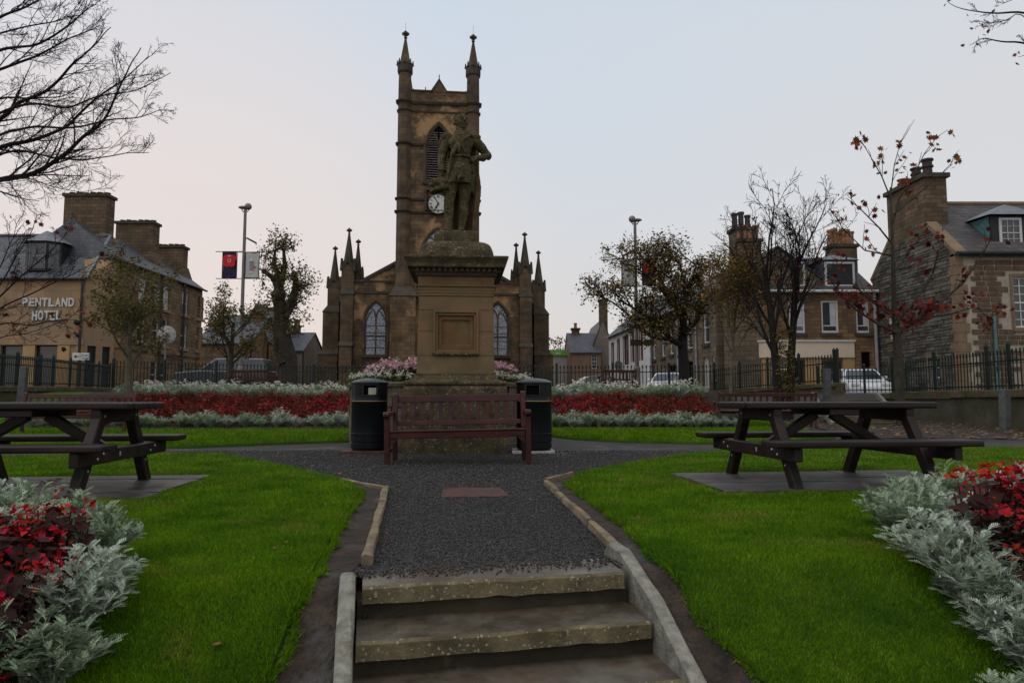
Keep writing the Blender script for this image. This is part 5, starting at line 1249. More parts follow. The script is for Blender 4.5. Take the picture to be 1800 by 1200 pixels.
wp=[(uY(58.6),uY(57.9),3.2,5.3,'w'),(uY(56.3),uY(55.6),3.3,5.4,'w'),(uY(54.2),uY(52.6),3.3,5.5,'w'),(uY(51.6),uY(50.8),3.4,5.6,'w'),(uY(49.0),uY(48.3),3.4,5.6,'w'),(uY(53.9),uY(53.0),1.0,2.7,'dark'),(uY(51.5),uY(50.5),1.2,2.6,'w')]
pub,pw=terrace('white_house','white rendered house with maroon painted window margins and slate roof',(8.5,60),(9.4,46.05),6.0,8.9,'white_wall',wp,'slate',None,6.5,'maroon','maroon')
def uF(Y): return (46-Y)/math.cos(math.atan(.0708))
wf=[(uF(46)+.25,uF(45.0),3.3,5.2,'w'),(uF(43.7),uF(42.9),3.35,5.25,'w'),(uF(42.0),uF(41.2),3.4,5.3,'w'),(uF(38.8),uF(37.9),3.5,5.35,'w'),(uF(36.1),uF(35.2),3.6,5.3,'w'),
    (uF(42.2),uF(40.9),0.8,2.75,'dark'),(uF(38.9),uF(37.8),.8,2.8,'dark'),(uF(36.2),uF(35.4),.8,2.9,'door'),(uF(34.9),uF(34.4),1.6,2.9,'w')]
ter,tw_=terrace('stone_terrace','long grey brown stone terrace with white sash windows behind the trees',(9.42,45.98),(10.3,34.0),6.0,8.4,'grey_stone',wf)
dp=MB()
for Y in (40.2,37.0,45.85): u=uF(Y); p=tw_[0]+tw_[1]*u-tw_[2]*.09; obj('downpipe', MB().tube([(p.x,p.y,.8),(p.x,p.y,6)],.055,6), M['pipe_grey'], ter)
chimney(ter,(3.2,-9.9),(1.2,.8),6.8,9.0,'chim',4,'pot',0,'church_dark',.75)
# corner shop house
cz=W(1340,513,34).z; cx0=W(1345,513,34).x; cx1=W(1536,513,34).x
cs=thing('corner_house','brown stone corner house with cream shop fascia, dormers and tall clay chimney pots','house',(cx0,34,0))
wC=cx1-cx0
def zc_(y): return W(0,y,34).z
def ux(px,y=560): return W(px,y,34).x-cx0
opsC=[(ux(1387),ux(1415),zc_(585),zc_(528),'w'),(ux(1444),ux(1474),zc_(585),zc_(528),'w'),(ux(1505),ux(1530),zc_(585),zc_(530),'w'),
      (ux(1388),ux(1410),zc_(672),zc_(630)-.1,'d'),(ux(1442),ux(1476),zc_(668),zc_(632)-.1,'s'),(ux(1511),ux(1530),zc_(672),zc_(618),'d')]
wl=wallp(cs,'brown_stone',(0,0),(wC,0),hz0,cz,[o[:4] for o in opsC],'front_wall')
for o_ in opsC:
    if o_[4]=='w': window(wl,*o_[:4],'white',(1,1),.12,'church_dark','glass','window',.09,None,[(lerp(o_[0],o_[1],.55),o_[1]-.1,o_[2]+.4,o_[3]-.1),(o_[0]+.09,o_[1]-.09,o_[2]+.34,o_[2]+.40)])
    elif o_[4]=='d': window(wl,*o_[:4],'darkwood',(1,1),.12,None,'void','door',.05)
    else: window(wl,*o_[:4],'darkwood',(1,2),.12,None,'shop_glass','shop_window',.05)
wl2=wallp(cs,'brown_stone',(-1.15,1.5),(-.003,0),hz0,cz,[(.55,1.35,zc_(585),zc_(528))],'corner_wall'); window(wl2,.55,1.35,zc_(585),zc_(528),'white',(1,2),.12,'church_dark')
wallp(cs,'brown_stone',(wC,.002),(wC,7),hz0,cz,(),'side_wall')
fz0,fz1=zc_(629),zc_(601)
V=[(-1.32,1.42),(-.12,-.14),(ux(1498),-.14),(ux(1498),.02),(-.02,.02),(-1.2,1.55)]
obj('fascia', MB().slab(V,fz0,fz1), M['cream'], cs, False, .02)
obj('fascia_cornice', MB().slab([(-1.38,1.40),(-.15,-.20),(ux(1499),-.20),(ux(1499),.02),(-.02,.02),(-1.2,1.55)],fz1+.002,fz1+.09), M['white'], cs)
obj('shopfront', MB().slab([(-1.24,1.46),(-.08,-.06),(ux(1384),-.06),(ux(1384),.02),(-.02,.02),(-1.2,1.55)],hz0,fz0-.002), M['tan'], cs)
for (a_,b_) in ((1412,1440),(1478,1498)): obj('shopfront_pier', MB().bb(ux(a_),ux(b_),-.06,.02,hz0,fz0-.002), M['tan'], cs)
for (a_,b_) in (((-1.1,1.24),(-.55,.53)),):
    pass
g_=obj('shop_window', MB().add([(-1.02,1.12,1.2),(-.28,.145,1.2),(-.28,.145,2.75),(-1.02,1.12,2.75)],[(0,1,2,3)]).shift(Matrix.Translation((-.05,-.06,0))), M['shop_glass'], cs)
obj('shop_window', MB().add([(.1,-.068,1.2),(ux(1382),-.068,1.2),(ux(1382),-.068,2.75),(.1,-.068,2.75)],[(0,1,2,3)]), M['shop_glass'], cs)
obj('transom', MB().bb(.1,ux(1382),-.09,-.07,2.15,2.22).bb(ux(1442),ux(1476),-.09,-.03,2.0,2.07), M['white'], cs)
rz_=zc_(455)+.7
V=[(-1.3,1.4,cz),(-.1,-.2,cz),(wC+.1,-.2,cz),(wC+.1,3.2,rz_),(.4,3.2,rz_),(wC+.1,6.8,cz),(-1.3,6.8,cz)]
rf=obj('roof', MB().add(V,[(1,2,3,4),(0,1,4),(0,4,6),(4,3,5,6),(2,5,3)]), M['slate_brown'], cs)
obj('gutter', MB().tube([(-1.35,1.4,cz),(-.12,-.26,cz),(wC+.1,-.26,cz)],.07,6), M['white'], cs)
obj('downpipe', MB().tube([(wC-.05,-.12,.8),(wC-.05,-.12,cz)],.08,8), M['pipe_grey'], cs)
for (pa,pb,pt_,pb_) in ((1390,1420,462,500),(1455,1508,462,503)):
    xa,xb=ux(pa,480),ux(pb,480); zb_=cz+.25; zt_=W(0,pt_,34.6).z; yd=.35
    dmr=obj('dormer', MB().bb(xa-.12,xb+.12,yd,yd+2.2,zb_,zt_+.1), M['slate'], cs)
    obj('dormer_frame', MB().ring2([(xa,zb_+.05),(xb,zb_+.05),(xb,zt_),(xa,zt_)],[(xa+.1,zb_+.17),(xb-.1,zb_+.17),(xb-.1,zt_-.1),(xa+.1,zt_-.1)],yd-.05,yd+.02), M['white'], dmr)
    obj('pane', MB().add([(xa+.08,yd-.012,zb_+.15),(xb-.08,yd-.012,zb_+.15),(xb-.08,yd-.012,zt_-.08),(xa+.08,yd-.012,zt_-.08)],[(0,1,2,3)]), M['glass'], dmr)
    obj('dormer_roof', MB().add([(xa-.25,yd-.12,zt_+.1),(xb+.25,yd-.12,zt_+.1),(xb+.25,yd+2.4,zt_+.1),(xa-.25,yd+2.4,zt_+.1),((xa+xb)/2-.2,yd+.5,zt_+.45),((xa+xb)/2+.2,yd+.5,zt_+.45),((xa+xb)/2,yd+2.4,zt_+.45)],[(0,1,5,4),(1,2,6,5),(3,0,4,6),(4,5,6)]), M['lead'], dmr)
p=W(1303,408,36.5); chimney(cs,(p.x-cx0,2.5),(1.05,1.0),cz,p.z,'chim',3,'pot_dark',0,'church_dark',.85)
p=W(1490,430,36.5); k_=chimney(cs,(wC-.3,2.6),(1.35,.8),cz,p.z-.2,'chim',6,'pot',0,'church_dark',.85)
# ---------------------------------------------------------------- rubble stone house on the right
HX=18.4; HY=28.0; HE=6.75; HR=9.75; HWD=6.5
hs_=thing('rubble_house','grey rubble stone house with pale pointed front, tall gable chimney and dormer','house',(HX,HY,0))
dx0=2.35; wz=[(dx0,dx0+1.25,3.65,5.75),(dx0+.25,dx0+1.5,.95,2.55)]
hw_=wallp(hs_,'front_mortar',(0,0),(12,0),hz0,HE,wz,'front_wall')
for w_ in wz: window(hw_,*w_,'white',(4,6),.12,'quoin','glass','window',.06,'quoin')
gz=[(5.6,6.3,3.5,5.2)]
gw=wallp(hs_,'rubble_mortar',(0,HWD),(0,.002),hz0,HE,[(4.9-.5,5.3-.5+.35,.8,2.5),(1.3,2.0,3.6,5.2)],'gable_wall')
window(gw,4.4,5.15,.8,2.5,'white',(2,4),.14,'quoin','glass','window',.06,'quoin'); window(gw,1.3,2.0,3.6,5.2,'white',(2,4),.14,'quoin','glass')
obj('gable_top', MB().add([(0,0,HE),(0,HWD,HE),(0,HWD/2,HR),(.4,0,HE),(.4,HWD,HE),(.4,HWD/2,HR)],[(0,1,2),(3,5,4),(0,2,5,3),(2,1,4,5)]), M['rubble_mortar'], hs_)
r10=random.Random(77)
# gable stones: small random-coursed rubble, too many to count
mb=MB(); z=hz0
while z<HR-.2:
    hgt=r10.uniform(.10,.20); y=r10.uniform(-.2,0)
    while y<HWD:
        ln=r10.uniform(.25,.75); y0=max(.32,y); y1=min(HWD-.02,y+ln-.025)
        lim=HWD/2*(1-(z+hgt-HE)/(HR-HE)) if z+hgt>HE else 9
        yc=(y0+y1)/2; ok=abs(yc-HWD/2)<lim-.12 and y1-y0>.08
        uu=HWD-yc
        if (4.2<uu<5.35 and .6<z<2.7) or (1.1<uu<2.2 and 3.4<z<5.4): ok=False
        if ok: 
            t_=r10.uniform(.03,.08); mb.box((-t_/2+.01,yc,z+hgt/2),(t_,y1-y0,hgt-.028),Matrix.Rotation(r10.uniform(-.03,.03),3,'X'),.93)
        y+=ln
    z+=hgt
go=obj('rubble_stonework', mb, M['rubble'], hs_); go['kind']='stuff'
# front stones, each one a piece
z=hz0+.1; row=0
while z<HE-.3:
    hgt=r10.uniform(.19,.25); x=.50+(.22 if row%2 else 0)+r10.uniform(0,.1)
    while x<5.4:
        ln=r10.uniform(.42,.85); x1=min(x+ln,5.5); xc=(x+x1)/2; 
        bad=any(o[0]-.35<xc<o[1]+.35 and o[2]-.3<z+hgt/2<o[3]+.3 for o in wz)
        if not bad:
            obj('stone', MB().box((xc,-.012,z+hgt/2),(x1-x-.05,.06,hgt-.05),Matrix.Rotation(r10.uniform(-.02,.02),3,'Y'),.95), M['front_stone'], hs_)
        x=x1
    z+=hgt; row+=1
z=hz0; k=0
while z<HE-.1:
    w_=.46 if k%2 else .32; h_=.40
    obj('quoin', MB().bb(-.035,w_,-.04,.30 if k%2==0 else .45,z,min(z+h_-.012,HE)), M['quoin'], hs_, False, .008); z+=h_; k+=1
# skew coping, roof, chimney, dormer
sk=MB(); sk.bar((.2,-.1,HE-.02),(.2,HWD/2,HR+.08),.48,.16); sk.bar((.2,HWD+.1,HE-.02),(.2,HWD/2,HR+.08),.48,.16); obj('skew_coping', sk, M['quoin'], hs_)
rf=MB()
for s in (0,1):
    y=-.2 if s==0 else HWD+.2; V=[(.44,y,HE-.12),(12,y,HE-.12),(12,HWD/2,HR-.08),(.44,HWD/2,HR-.08)]; V+=[(x,yy,zz+.1) for x,yy,zz in V]; rf.add(V,[(0,1,2,3),(4,5,6,7),(0,1,5,4),(1,2,6,5),(2,3,7,6),(3,0,4,7)])
ro=obj('roof', rf, M['slate_brown'], hs_); obj('ridge', MB().tube([(.44,HWD/2,HR+.03),(12,HWD/2,HR+.03)],.12,8), M['quoin'], ro)
obj('gutter', MB().tube([(-.05,-.27,HE-.05),(12,-.27,HE-.05)],.10,8), M['iron_far'], hs_)
kk=obj('chimney', MB().bb(-.06,.95,1.75,4.75,8.0,10.55), M['chim'], hs_)
obj('cap', MB().bb(-.18,1.07,1.63,4.87,10.551,10.75), M['church_dark'], kk)
for (yy,h_,m_) in ((4.2,.5,'pot'),(3.1,.68,'pot_dark'),(2.25,.8,'pot_dark')):
    obj('chimney_pot', MB().lathe([(.21,10.75),(.19,10.75+h_*.5),(.25,10.75+h_*.52),(.25,10.75+h_*.62),(.2,10.75+h_*.64),(.2,10.75+h_*.88),(.26,10.75+h_*.9),(.26,10.75+h_),(.15,10.75+h_),(.15,10.75+h_*.6)],14,(.45,yy,0)), M[m_], kk, True)
DX=1.95
dz0,dz1=HE+.35,HE+1.75
dd=obj('dormer', MB().bb(DX,DX+1.9,.55,3,dz0-.3,dz1), M['darkwood'], hs_)
obj('dormer_cheek', MB().add([(DX-.012,.6,dz0-.05),(DX-.012,.6,dz1),(DX-.012,2.3,dz1)],[(0,1,2)]), M['copper'], dd)
obj('dormer_roof', MB().add([(DX-.2,.3,dz1),(DX+2.1,.3,dz1),(DX+2.1,3.0,dz1+.1),(DX-.2,3.0,dz1+.1),(DX+.95,.95,dz1+.6),(DX+.95,3.0,dz1+.6)],[(0,1,4),(1,2,5,4),(3,0,4,5)]), M['lead'], dd)
obj('dormer_window', MB().ring2([(DX+.35,dz0),(DX+1.3,dz0),(DX+1.3,dz1-.1),(DX+.35,dz1-.1)],[(DX+.45,dz0+.1),(DX+1.2,dz0+.1),(DX+1.2,dz1-.2),(DX+.45,dz1-.2)],.50,.56).bb(DX+.45,DX+1.2,.51,.55,(dz0+dz1)/2-.07,(dz0+dz1)/2-.03).bb(DX+.69,DX+.71,.51,.55,dz0+.1,dz1-.2).bb(DX+.94,DX+.96,.51,.55,dz0+.1,dz1-.2).bb(DX+.45,DX+1.2,.51,.55,dz0+.38,dz0+.40).bb(DX+.45,DX+1.2,.51,.55,dz1-.48,dz1-.46), M['white'], dd)
obj('pane', MB().add([(DX+.44,.54,dz0+.09),(DX+1.21,.54,dz0+.09),(DX+1.21,.54,dz1-.19),(DX+.44,.54,dz1-.19)],[(0,1,2,3)]), M['glass'], dd)

obj('downpipe', MB().tube([(1.42,-.12,.7),(1.42,-.12,4.1)],.06,8), M['copper'], hs_)
p=pw[0]+pw[1]*uY(54.6)-pw[2]*.35
obj('satellite_dish', MB().lathe([(.02,0),(.3,.05),(.55,.16),(.56,.17),(.3,.08),(.02,.03)],16).shift(Matrix.Translation((p.x,p.y,3.1)) @ Matrix.Rotation(R(70),4,'X') @ Matrix.Rotation(R(35),4,'Y')), M['grey_print'], pub, True)
# ================================================================== walls and railings
def picket_mesh(h, w, m):
    mb=MB(); mb.bb(-w/2,w/2,-w/2,w/2,0,h-.13); 
    mb.lathe([(w*.55,h-.14),(w*1.5,h-.115),(w*1.5,h-.10),(w*.7,h-.085),(w*1.25,h-.06),(w*1.1,h-.045),(.003,h)],6)
    return mb.mesh('picket', m)
def railing(label, pts, hgt, sp, w, m, per=14, posth=None, arches=False):
    a0=Vector(pts[0]); t=thing('iron_railing', label, 'railing', a0)
    me=picket_mesh(hgt,w,M[m]); posth=posth or hgt+.06
    pmb=MB().bb(-w*1.7,w*1.7,-w*1.7,w*1.7,-.15,posth); pmb.sq([(w*2.0,posth),(w*2.0,posth+.03),(.005,posth+.12)]); pme=pmb.mesh('post',M[m])
    for a,b in zip(pts[:-1],pts[1:]):
        a=Vector(a); b=Vector(b); d=b-a; n=max(1,round(d.length/sp)); ang=math.atan2(d.y,d.x)
        for i in range(0 if (a-a0).length<.01 else 1,n+1):
            p=a.lerp(b,i/n)-a0
            if i%per==0 or i==n: link('post', pme, t, p, (0,0,ang))
            else: link('picket', me, t, p, (0,0,ang))
        for z,nm in ((.10,'lower_rail'),(hgt-.32,'upper_rail')):
            obj(nm, MB().bar(a-a0+Vector((0,0,z)),b-a0+Vector((0,0,z)),w*1.1,.038), M[m], t)
        if arches:
            mb=MB(); 
            for i in range(n):
                p=a.lerp(b,(i+.5)/n)-a0; dr=d.normalized()*sp*.42; q_=[p+dr*math.cos(PI*k/6)+Vector((0,0,hgt-.345-.05*math.sin(PI*k/6))) for k in range(7)]
                mb.tube(q_,w*.35,4)
            o=obj('scalloped_band', mb, M[m], t); o['kind']='stuff'
    return t
def wall(label, pts, thick, base, m, capm=None, caph=.16, seed=0, name='stone_wall'):
    """pts: (x,y,ztop)"""
    t=thing(name,label,'wall',(pts[0][0],pts[0][1],0)); o0=Vector((pts[0][0],pts[0][1],0)); r=random.Random(seed)
    for a,b in zip(pts[:-1],pts[1:]):
        A_=Vector((a[0],a[1],0))-o0; B_=Vector((b[0],b[1],0))-o0; d=(B_-A_); L_=d.length; u=d.normalized(); s_=Vector((u.y,-u.x,0))*thick/2
        V=[A_-s_+Vector((0,0,base)),A_+s_+Vector((0,0,base)),B_+s_+Vector((0,0,base)),B_-s_+Vector((0,0,base)),A_-s_+Vector((0,0,a[2])),A_+s_+Vector((0,0,a[2])),B_+s_+Vector((0,0,b[2])),B_-s_+Vector((0,0,b[2]))]
        obj('face', MB().add(V,[(0,3,2,1),(4,5,6,7),(0,1,5,4),(1,2,6,5),(2,3,7,6),(3,0,4,7)]), M[m], t)
        if capm:
            x=0
            while x<L_-.05:
                ln=min(r.uniform(.5,.95),L_-x); za=lerp(a[2],b[2],x/L_); zb=lerp(a[2],b[2],(x+ln)/L_)
                p=A_+u*(x+.012)+Vector((0,0,za+caph/2)); q_=A_+u*(x+ln-.012)+Vector((0,0,zb+caph/2))
                mb=MB().bar(p,q_,thick+.12+r.uniform(-.03,.03),caph*r.uniform(.85,1.15))
                mb.v=[tuple(Vector(v)+Vector((r.uniform(-.012,.012),r.uniform(-.012,.012),r.uniform(-.012,.012)))) for v in mb.v]
                obj('coping_stone', mb, M[capm], t, False, .02, 2); x+=ln
    return t
LF=[(-15.75,20.6,1.12),(-16.8,25,1.17),(-18.6,31.6,1.2)]
wall('mossy stone wall with sloping coping below the railings in front of the hotel', [(p[0],p[1],p[2]-.16) for p in [(-15.2,18.2,1.1)]+LF], .42, -.3, 'wallstone','wallstone',.18,1)
railing('green iron railings along the mossy wall in front of the hotel', [(-15.75,20.6,1.13),(-16.8,25,1.2),(-18.6,31.6,1.25)], 1.02, .135, .021, 'iron', 13, 1.05)
railing('dark iron railings across the back of the garden in front of the church', [(-18.5,31.7,1.32),(-9,31.0,1.05),(2,30.6,1.02),(9.0,30.4,1.05)], 1.20, .165, .030, 'iron_far', 15, 1.22)
railing('green iron railings rising towards the cream shop fascia', [(9.0,30.35,1.05),(11.45,24.0,1.33)], 1.02, .14, .022, 'iron', 12, 1.1)
wall('short mossy stone wall under the railings facing the cream shop fascia', [(8.9,30.4,.92),(11.45,23.9,1.15)], .35, .2, 'wallstone','wallstone',.16,5)
railing('green iron railings with scalloped band on the wall before the grey rubble house', [(12.75,22.9,.97),(12.75,17.5,1.0),(12.75,12.2,1.05)], 1.06, .135, .021, 'iron', 17, 1.13, True)
railing('low green iron railings beside the entrance in front of the parked white car', [(12.0,26.8,.95),(14.2,24.6,.97)], .95, .14, .021, 'iron', 12, 1.0, True)
wall('stained grey garden wall with stone coping under the scalloped railings', [(12.62,23.0,.74),(12.62,17.2,.80),(12.62,8.0,.86)], .40, -.4, 'wallface','wallstone',.2,3)
wall('low stone wall at the street side behind the entrance steps', [(12.4,27.2,.7),(12.62,23.4,.72)], .35, -.2, 'wallstone','wallstone',.15,7)
for (px,py,Y,h,lab) in ((38,690,19.6,.75,'square weathered grey timber post by the hotel wall'),(1453,690,20.5,.72,'leaning grey timber post at the head of the entrance steps'),(1767,762,16.3,1.05,'weathered grey timber post standing against the stained garden wall')):
    p=W(px,py,Y); z0=W(px,py,Y).z-.35
    o=obj('timber_post', MB().bb(-.09,.09,-.09,.09,0,h+.35), M['post'], None, False, .012); o.location=(p.x,p.y,z0); o.rotation_euler=(0,R(2),R(10)); tag(o,lab,'post')
# entrance steps at the back right
es=thing('entrance_steps','mossy stone entrance steps with pale side kerbs near the leaning timber post','steps',(9.75,18.9,H(9.75,18.9)-.02),R(-8))
for i in range(5):
    obj('tread', slabmesh(-.85,.85,i*.34,i*.34+.36,i*.15-.05 if i else -.05,i*.15+.10,50+i,.012), M['wallstone'], es, True)
for s in (-1,1): obj('side_kerb', MB().bar((s*.92,-.15,.02),(s*.92,1.7,.86),.09,.16), M['stringer'], es, False, .01)
sheet('bare_earth', [(7.2,13.6),(12.4,12.6),(12.42,22.5),(8.2,22.5)], .3, M['soil'], 0, .012, .01)
# ================================================================== lamp posts, banners, signs
def lamp_post(px, topy, Y, label, side, bl_, brr):
    p=W(px,660,Y); zt=W(px,topy,Y).z-.25
    t=thing('lamp_post',label,'lamp post',(p.x,Y,STREET-.1))
    z=zt-STREET+.1
    obj('pole', MB().lathe([(.14,0),(.14,1.2),(.085,1.25),(.062,z)],10), M['steel'], t, True)
    obj('bracket', MB().tube([(-.16,0,z+.02),(-.1,0,z-.1),(.1,0,z-.1),(.16,0,z+.02)],.025,6), M['steel'], t)
    hd_=obj('lamp_head', MB().ball((-side*.10,0,z+.08),.13,12,8,(1.6,1,.55)).ball((side*.12,0,z+.12),.15,12,8), M['steel'], t, True)
    obj('camera', MB().box((side*.32,0,z-1.38),(.42,.16,.07),Matrix.Rotation(side*R(28),3,'Y')).bar((0,0,z-1.25),(side*.2,0,z-1.3),.05,.05), M['black'], t)
    return t,z
def banner(name,label,px0,px1,py0,py1,Y,cloth):
    a=W(px0,py1,Y); b_=W(px1,py0,Y); w=b_.x-a.x; h=b_.z-a.z
    t=thing(name,label,'banner',(a.x,Y,a.z))
    mb=MB(); V=[];F=[]; n=8
    for s in (0,1):
        for i in range(n+1):
            for k in range(n+1): V.append((w*i/n,.02*math.sin(i*.9+k*.4)+s*.006,h*k/n))
    o=(n+1)**2
    for s in (0,1):
        for i in range(n):
            for k in range(n): q_=s*o+i*(n+1)+k; F.append((q_,q_+1,q_+n+2,q_+n+1))
    obj('cloth', mb.add(V,F), M[cloth], t, True)
    obj('frame', MB().bar((-.02,.01,h+.015),(w+.02,.01,h+.015),.03,.04).bar((-.02,.01,-.015),(w+.02,.01,-.015),.03,.04).bar((-.02,.01,0),(-.02,.01,h),.03,.03).bar((w+.02,.01,0),(w+.02,.01,h),.03,.03), M['navy'], t)
    obj('arm', MB().bar((-.35,.05,h+.03),(w+.25,.05,h+.03),.03,.03), M['steel'], t); obj('arm', MB().bar((-.3,.05,-.03),(w+.25,.05,-.03),.03,.03), M['steel'], t)
    return t,w,h
def disc(c,r,y,n=24): return MB().lathe([(.001,0),(r,0)],n,cap=False).shift(Matrix.Translation((c[0],y,c[1])) @ Matrix.Rotation(PI/2,4,'X'))
def poppy(t,w,h):
    for (dx,dz,r) in ((-.13,.08,.165),(.13,.08,.165),(-.10,-.12,.155),(.10,-.12,.155),(0,.14,.13)):
        obj('petal', MB().lathe([(.001,.0),(r,.0),(r,.004),(.001,.006)],20).shift(Matrix.Translation((w/2+dx,-.032-abs(dx)*.02-dz*.01,h*.66+dz)) @ Matrix.Rotation(PI/2,4,'X')), M['poppy'], t)
    obj('ring', MB().lathe([(.055,0),(.075,0),(.075,.008),(.055,.008)],20,cap=False).shift(Matrix.Translation((w/2,-.046,h*.655)) @ Matrix.Rotation(PI/2,4,'X')), M['signwhite'], t)
    obj('emblem_mark', MB().prism([(w/2-.09,h*.88),(w/2-.03,h*.845),(w/2+.03,h*.845),(w/2+.09,h*.88),(w/2+.03,h*.815),(w/2-.03,h*.815)],-.05,-.045), M['signwhite'], t)
lamp_post(422,358,29,'tall grey lamp post between a poppy banner and a pale banner',1,0,0)
lamp_post(1120,380,29,'tall grey lamp post among the leaves of the spreading autumn tree',-1,0,0)
b1,w,h=banner('banner','navy banner printed with a large red poppy on the lamp post',391,416,443,488,28.9,'navy'); poppy(b1,w,h)
b2,w,h=banner('banner','pale banner with grey script and a small red poppy beside the lamp post',431,455,444,488,28.9,'pale_cloth')
sc_=MB(); rs_=random.Random(6)
for k in range(7): z=h*(.30+.055*k); sc_.tube([(w*(.3+.06*i)+rs_.uniform(-.01,.01),-.03,z+.025*math.sin(i*2.1+k)) for i in range(7)],.008,4)
o=obj('script', sc_, M['grey_print'], b2); o['kind']='stuff'
obj('small_poppy', disc((w*.72,h*.42),.05,-.033), M['poppy'], b2); obj('pale_mark', disc((w*.45,h*.70),.06,-.032), M['white'], b2); obj('pale_mark', disc((w*.45,h*.22),.05,-.032), M['white'], b2)
b3_,w,h=banner('banner','navy banner with a red poppy half hidden in the spreading autumn tree',1130,1151,455,500,28.9,'navy'); poppy(b3_,w*1.0,h)
b4_,w,h=banner('banner','grey banner frame seen through leaves beside the half hidden poppy banner',1094,1116,456,502,28.9,'pale_cloth')
fp=thing('fingerpost','dark wooden finger signboards fixed across the lamp post near the white house','sign',(*W(1128,603,28.8).xy,W(1128,608,28.8).z))
for (x0,x1) in ((-.52,-.06),(.06,.5)): obj('sign_board', MB().bb(x0,x1,-.2,-.14,0,.26), M['brownsign'], fp, False, .01)
obj('clamp', MB().bb(-.12,.12,-.14,.3,.08,.18), M['brownsign'], fp)
rp_=W(293,589,33); rsn=thing('round_sign','grey back of a round road sign on a post beside the hotel','sign',(rp_.x,33,STREET))
obj('disc', MB().lathe([(.001,-.03),(.43,-.02),(.46,0),(.43,.02),(.001,.03)],28).shift(Matrix.Translation((0,0,rp_.z-STREET)) @ Matrix.Rotation(PI/2,4,'X')), M['pad'], rsn, True)
obj('post', MB().tube([(0,-.06,-.1),(0,-.06,rp_.z-STREET+.1)],.045,8), M['steel'], rsn); obj('bracket', MB().bb(-.16,.16,-.08,-.035,rp_.z-STREET-.04,rp_.z-STREET+.04), M['steel'], rsn)
dsp=W(127,633,28.5); ds=thing('direction_sign','white direction sign with black arrow fixed above the hotel railings','sign',(dsp.x,28.5,dsp.z))
dw=W(157,626,28.5).x-dsp.x; dh=W(0,620,28.5).z-dsp.z
obj('board', MB().bb(0,dw,-.02,.01,0,dh), M['signwhite'], ds, False, .004)
obj('arrow', MB().add([(.06,-.024,dh*.5),(.17,-.024,dh*.5+.07),(.17,-.024,dh*.5+.02),(.27,-.024,dh*.5+.02),(.27,-.024,dh*.5-.02),(.17,-.024,dh*.5-.02),(.17,-.024,dh*.5-.07)],[(0,1,2),(2,3,4,5),(0,2,5),(0,5,6)]), M['black'], ds)
for (s_,z_) in (('Ceramic',dh*.55),('Cottage',dh*.18)):
    me=textmesh(s_,.14,.002,M['grey_print'],'lettering'); link('lettering',me,ds,(.30,-.024,z_),(PI/2,0,0))
obj('sign_post', MB().bb(dw*.45-.03,dw*.45+.03,.012,.07,-1.8,dh), M['iron'], ds)
# ================================================================== vehicles
def vehicle(name,label,cat,loc,rz,prof,cab,width,paintm,L_,wheels,wr=.33,lights=True):
    """prof: body side outline (x,z); cab: glasshouse outline (x,z)"""
    t=thing(name,label,cat,loc,rz); hw2=width/2
    obj('body', MB().prism(prof,-hw2,hw2), M[paintm], t, False, .06, 3)
    zlo=min(z for x,z in cab); zhi=max(z for x,z in cab); n=len(cab); V=[]
    for s in (-1,1):
        for (x,z) in cab: V.append((x,s*(hw2-.03-.20*(z-zlo)/(zhi-zlo)),z))
    obj('cabin', MB().add(V,[tuple(range(n)),tuple(range(2*n-1,n-1,-1))]+[(i,i+n,(i+1)%n+n,(i+1)%n) for i in range(n)]), M[paintm], t, False, .05, 2)
    cx=sum(x for x,z in cab)/n; cz_=(zlo+zhi)/2+.02
    for s in (-1,1):
        q_=[(cx+(x-cx)*.90,cz_+(z-cz_)*.74) for x,z in cab]
        obj('side_window', MB().add([(x,s*(hw2-.025-.20*(z-zlo)/(zhi-zlo)),z) for x,z in q_],[tuple(range(n))]), M['glass'], t)
    # front and rear screens
    idx=sorted(range(n),key=lambda i:cab[i][0]); 
    for (lo,hi,e) in ((idx[0],None,-1),(idx[-1],None,1)):
        a=cab[lo]; cand=[c_ for c_ in cab if c_[1]>zlo+.6*(zhi-zlo)]; b_=min(cand,key=lambda c_:abs(c_[0]-a[0]))
        y0,y1=hw2-.14,hw2-.30; V=[]
        for (f,yy) in ((.12,y0),(.90,y1)):
            x=lerp(a[0],b_[0],f)+e*.012; z=lerp(a[1],b_[1],f)+.012; V+=[(x,-yy,z),(x,yy,z)]
        obj('windscreen' if e<0 else 'rear_screen', MB().add(V,[(0,1,3,2)]), M['glass'], t)
    for x in wheels:
        for s in (-1,1):
            w_=obj('wheel', MB().lathe([(wr*.6,-.1),(wr,-.09),(wr,.09),(wr*.6,.1)],20).shift(Matrix.Translation((x,s*(hw2-.09),wr)) @ Matrix.Rotation(PI/2,4,'X')), M['tyre'], t, True)
            obj('rim', MB().lathe([(.01,-.103),(wr*.62,-.103),(wr*.62,.103),(.01,.103)],16).shift(Matrix.Translation((x,s*(hw2-.09),wr)) @ Matrix.Rotation(PI/2,4,'X')), M['rim'], w_, True)
    xs=[x for x,z in prof]; 
    for s in (-1,1):
        obj('headlight', MB().box((min(xs)+.03,s*(hw2-.28),.72),(.08,.34,.15)), M['white'], t, False, .03)
        obj('tail_light', MB().box((max(xs)-.03,s*(hw2-.13),.95),(.09,.2,.30)), M['red_lens'], t, False, .03)
    for s in (-1,1): obj('door_mirror', MB().box((cx-.9,s*(hw2+.08),1.05),(.1,.16,.12)), M[paintm], t, False, .03)
    return t
sedan=[(-2.05,.35),(-2.08,.62),(-1.95,.80),(-.95,.93),(1.75,.98),(2.0,.85),(2.05,.45),(1.95,.28),(-1.9,.28)]
scab=[(-1.05,.90),(-.35,1.40),(.3,1.47),(1.1,1.42),(1.75,.95)]
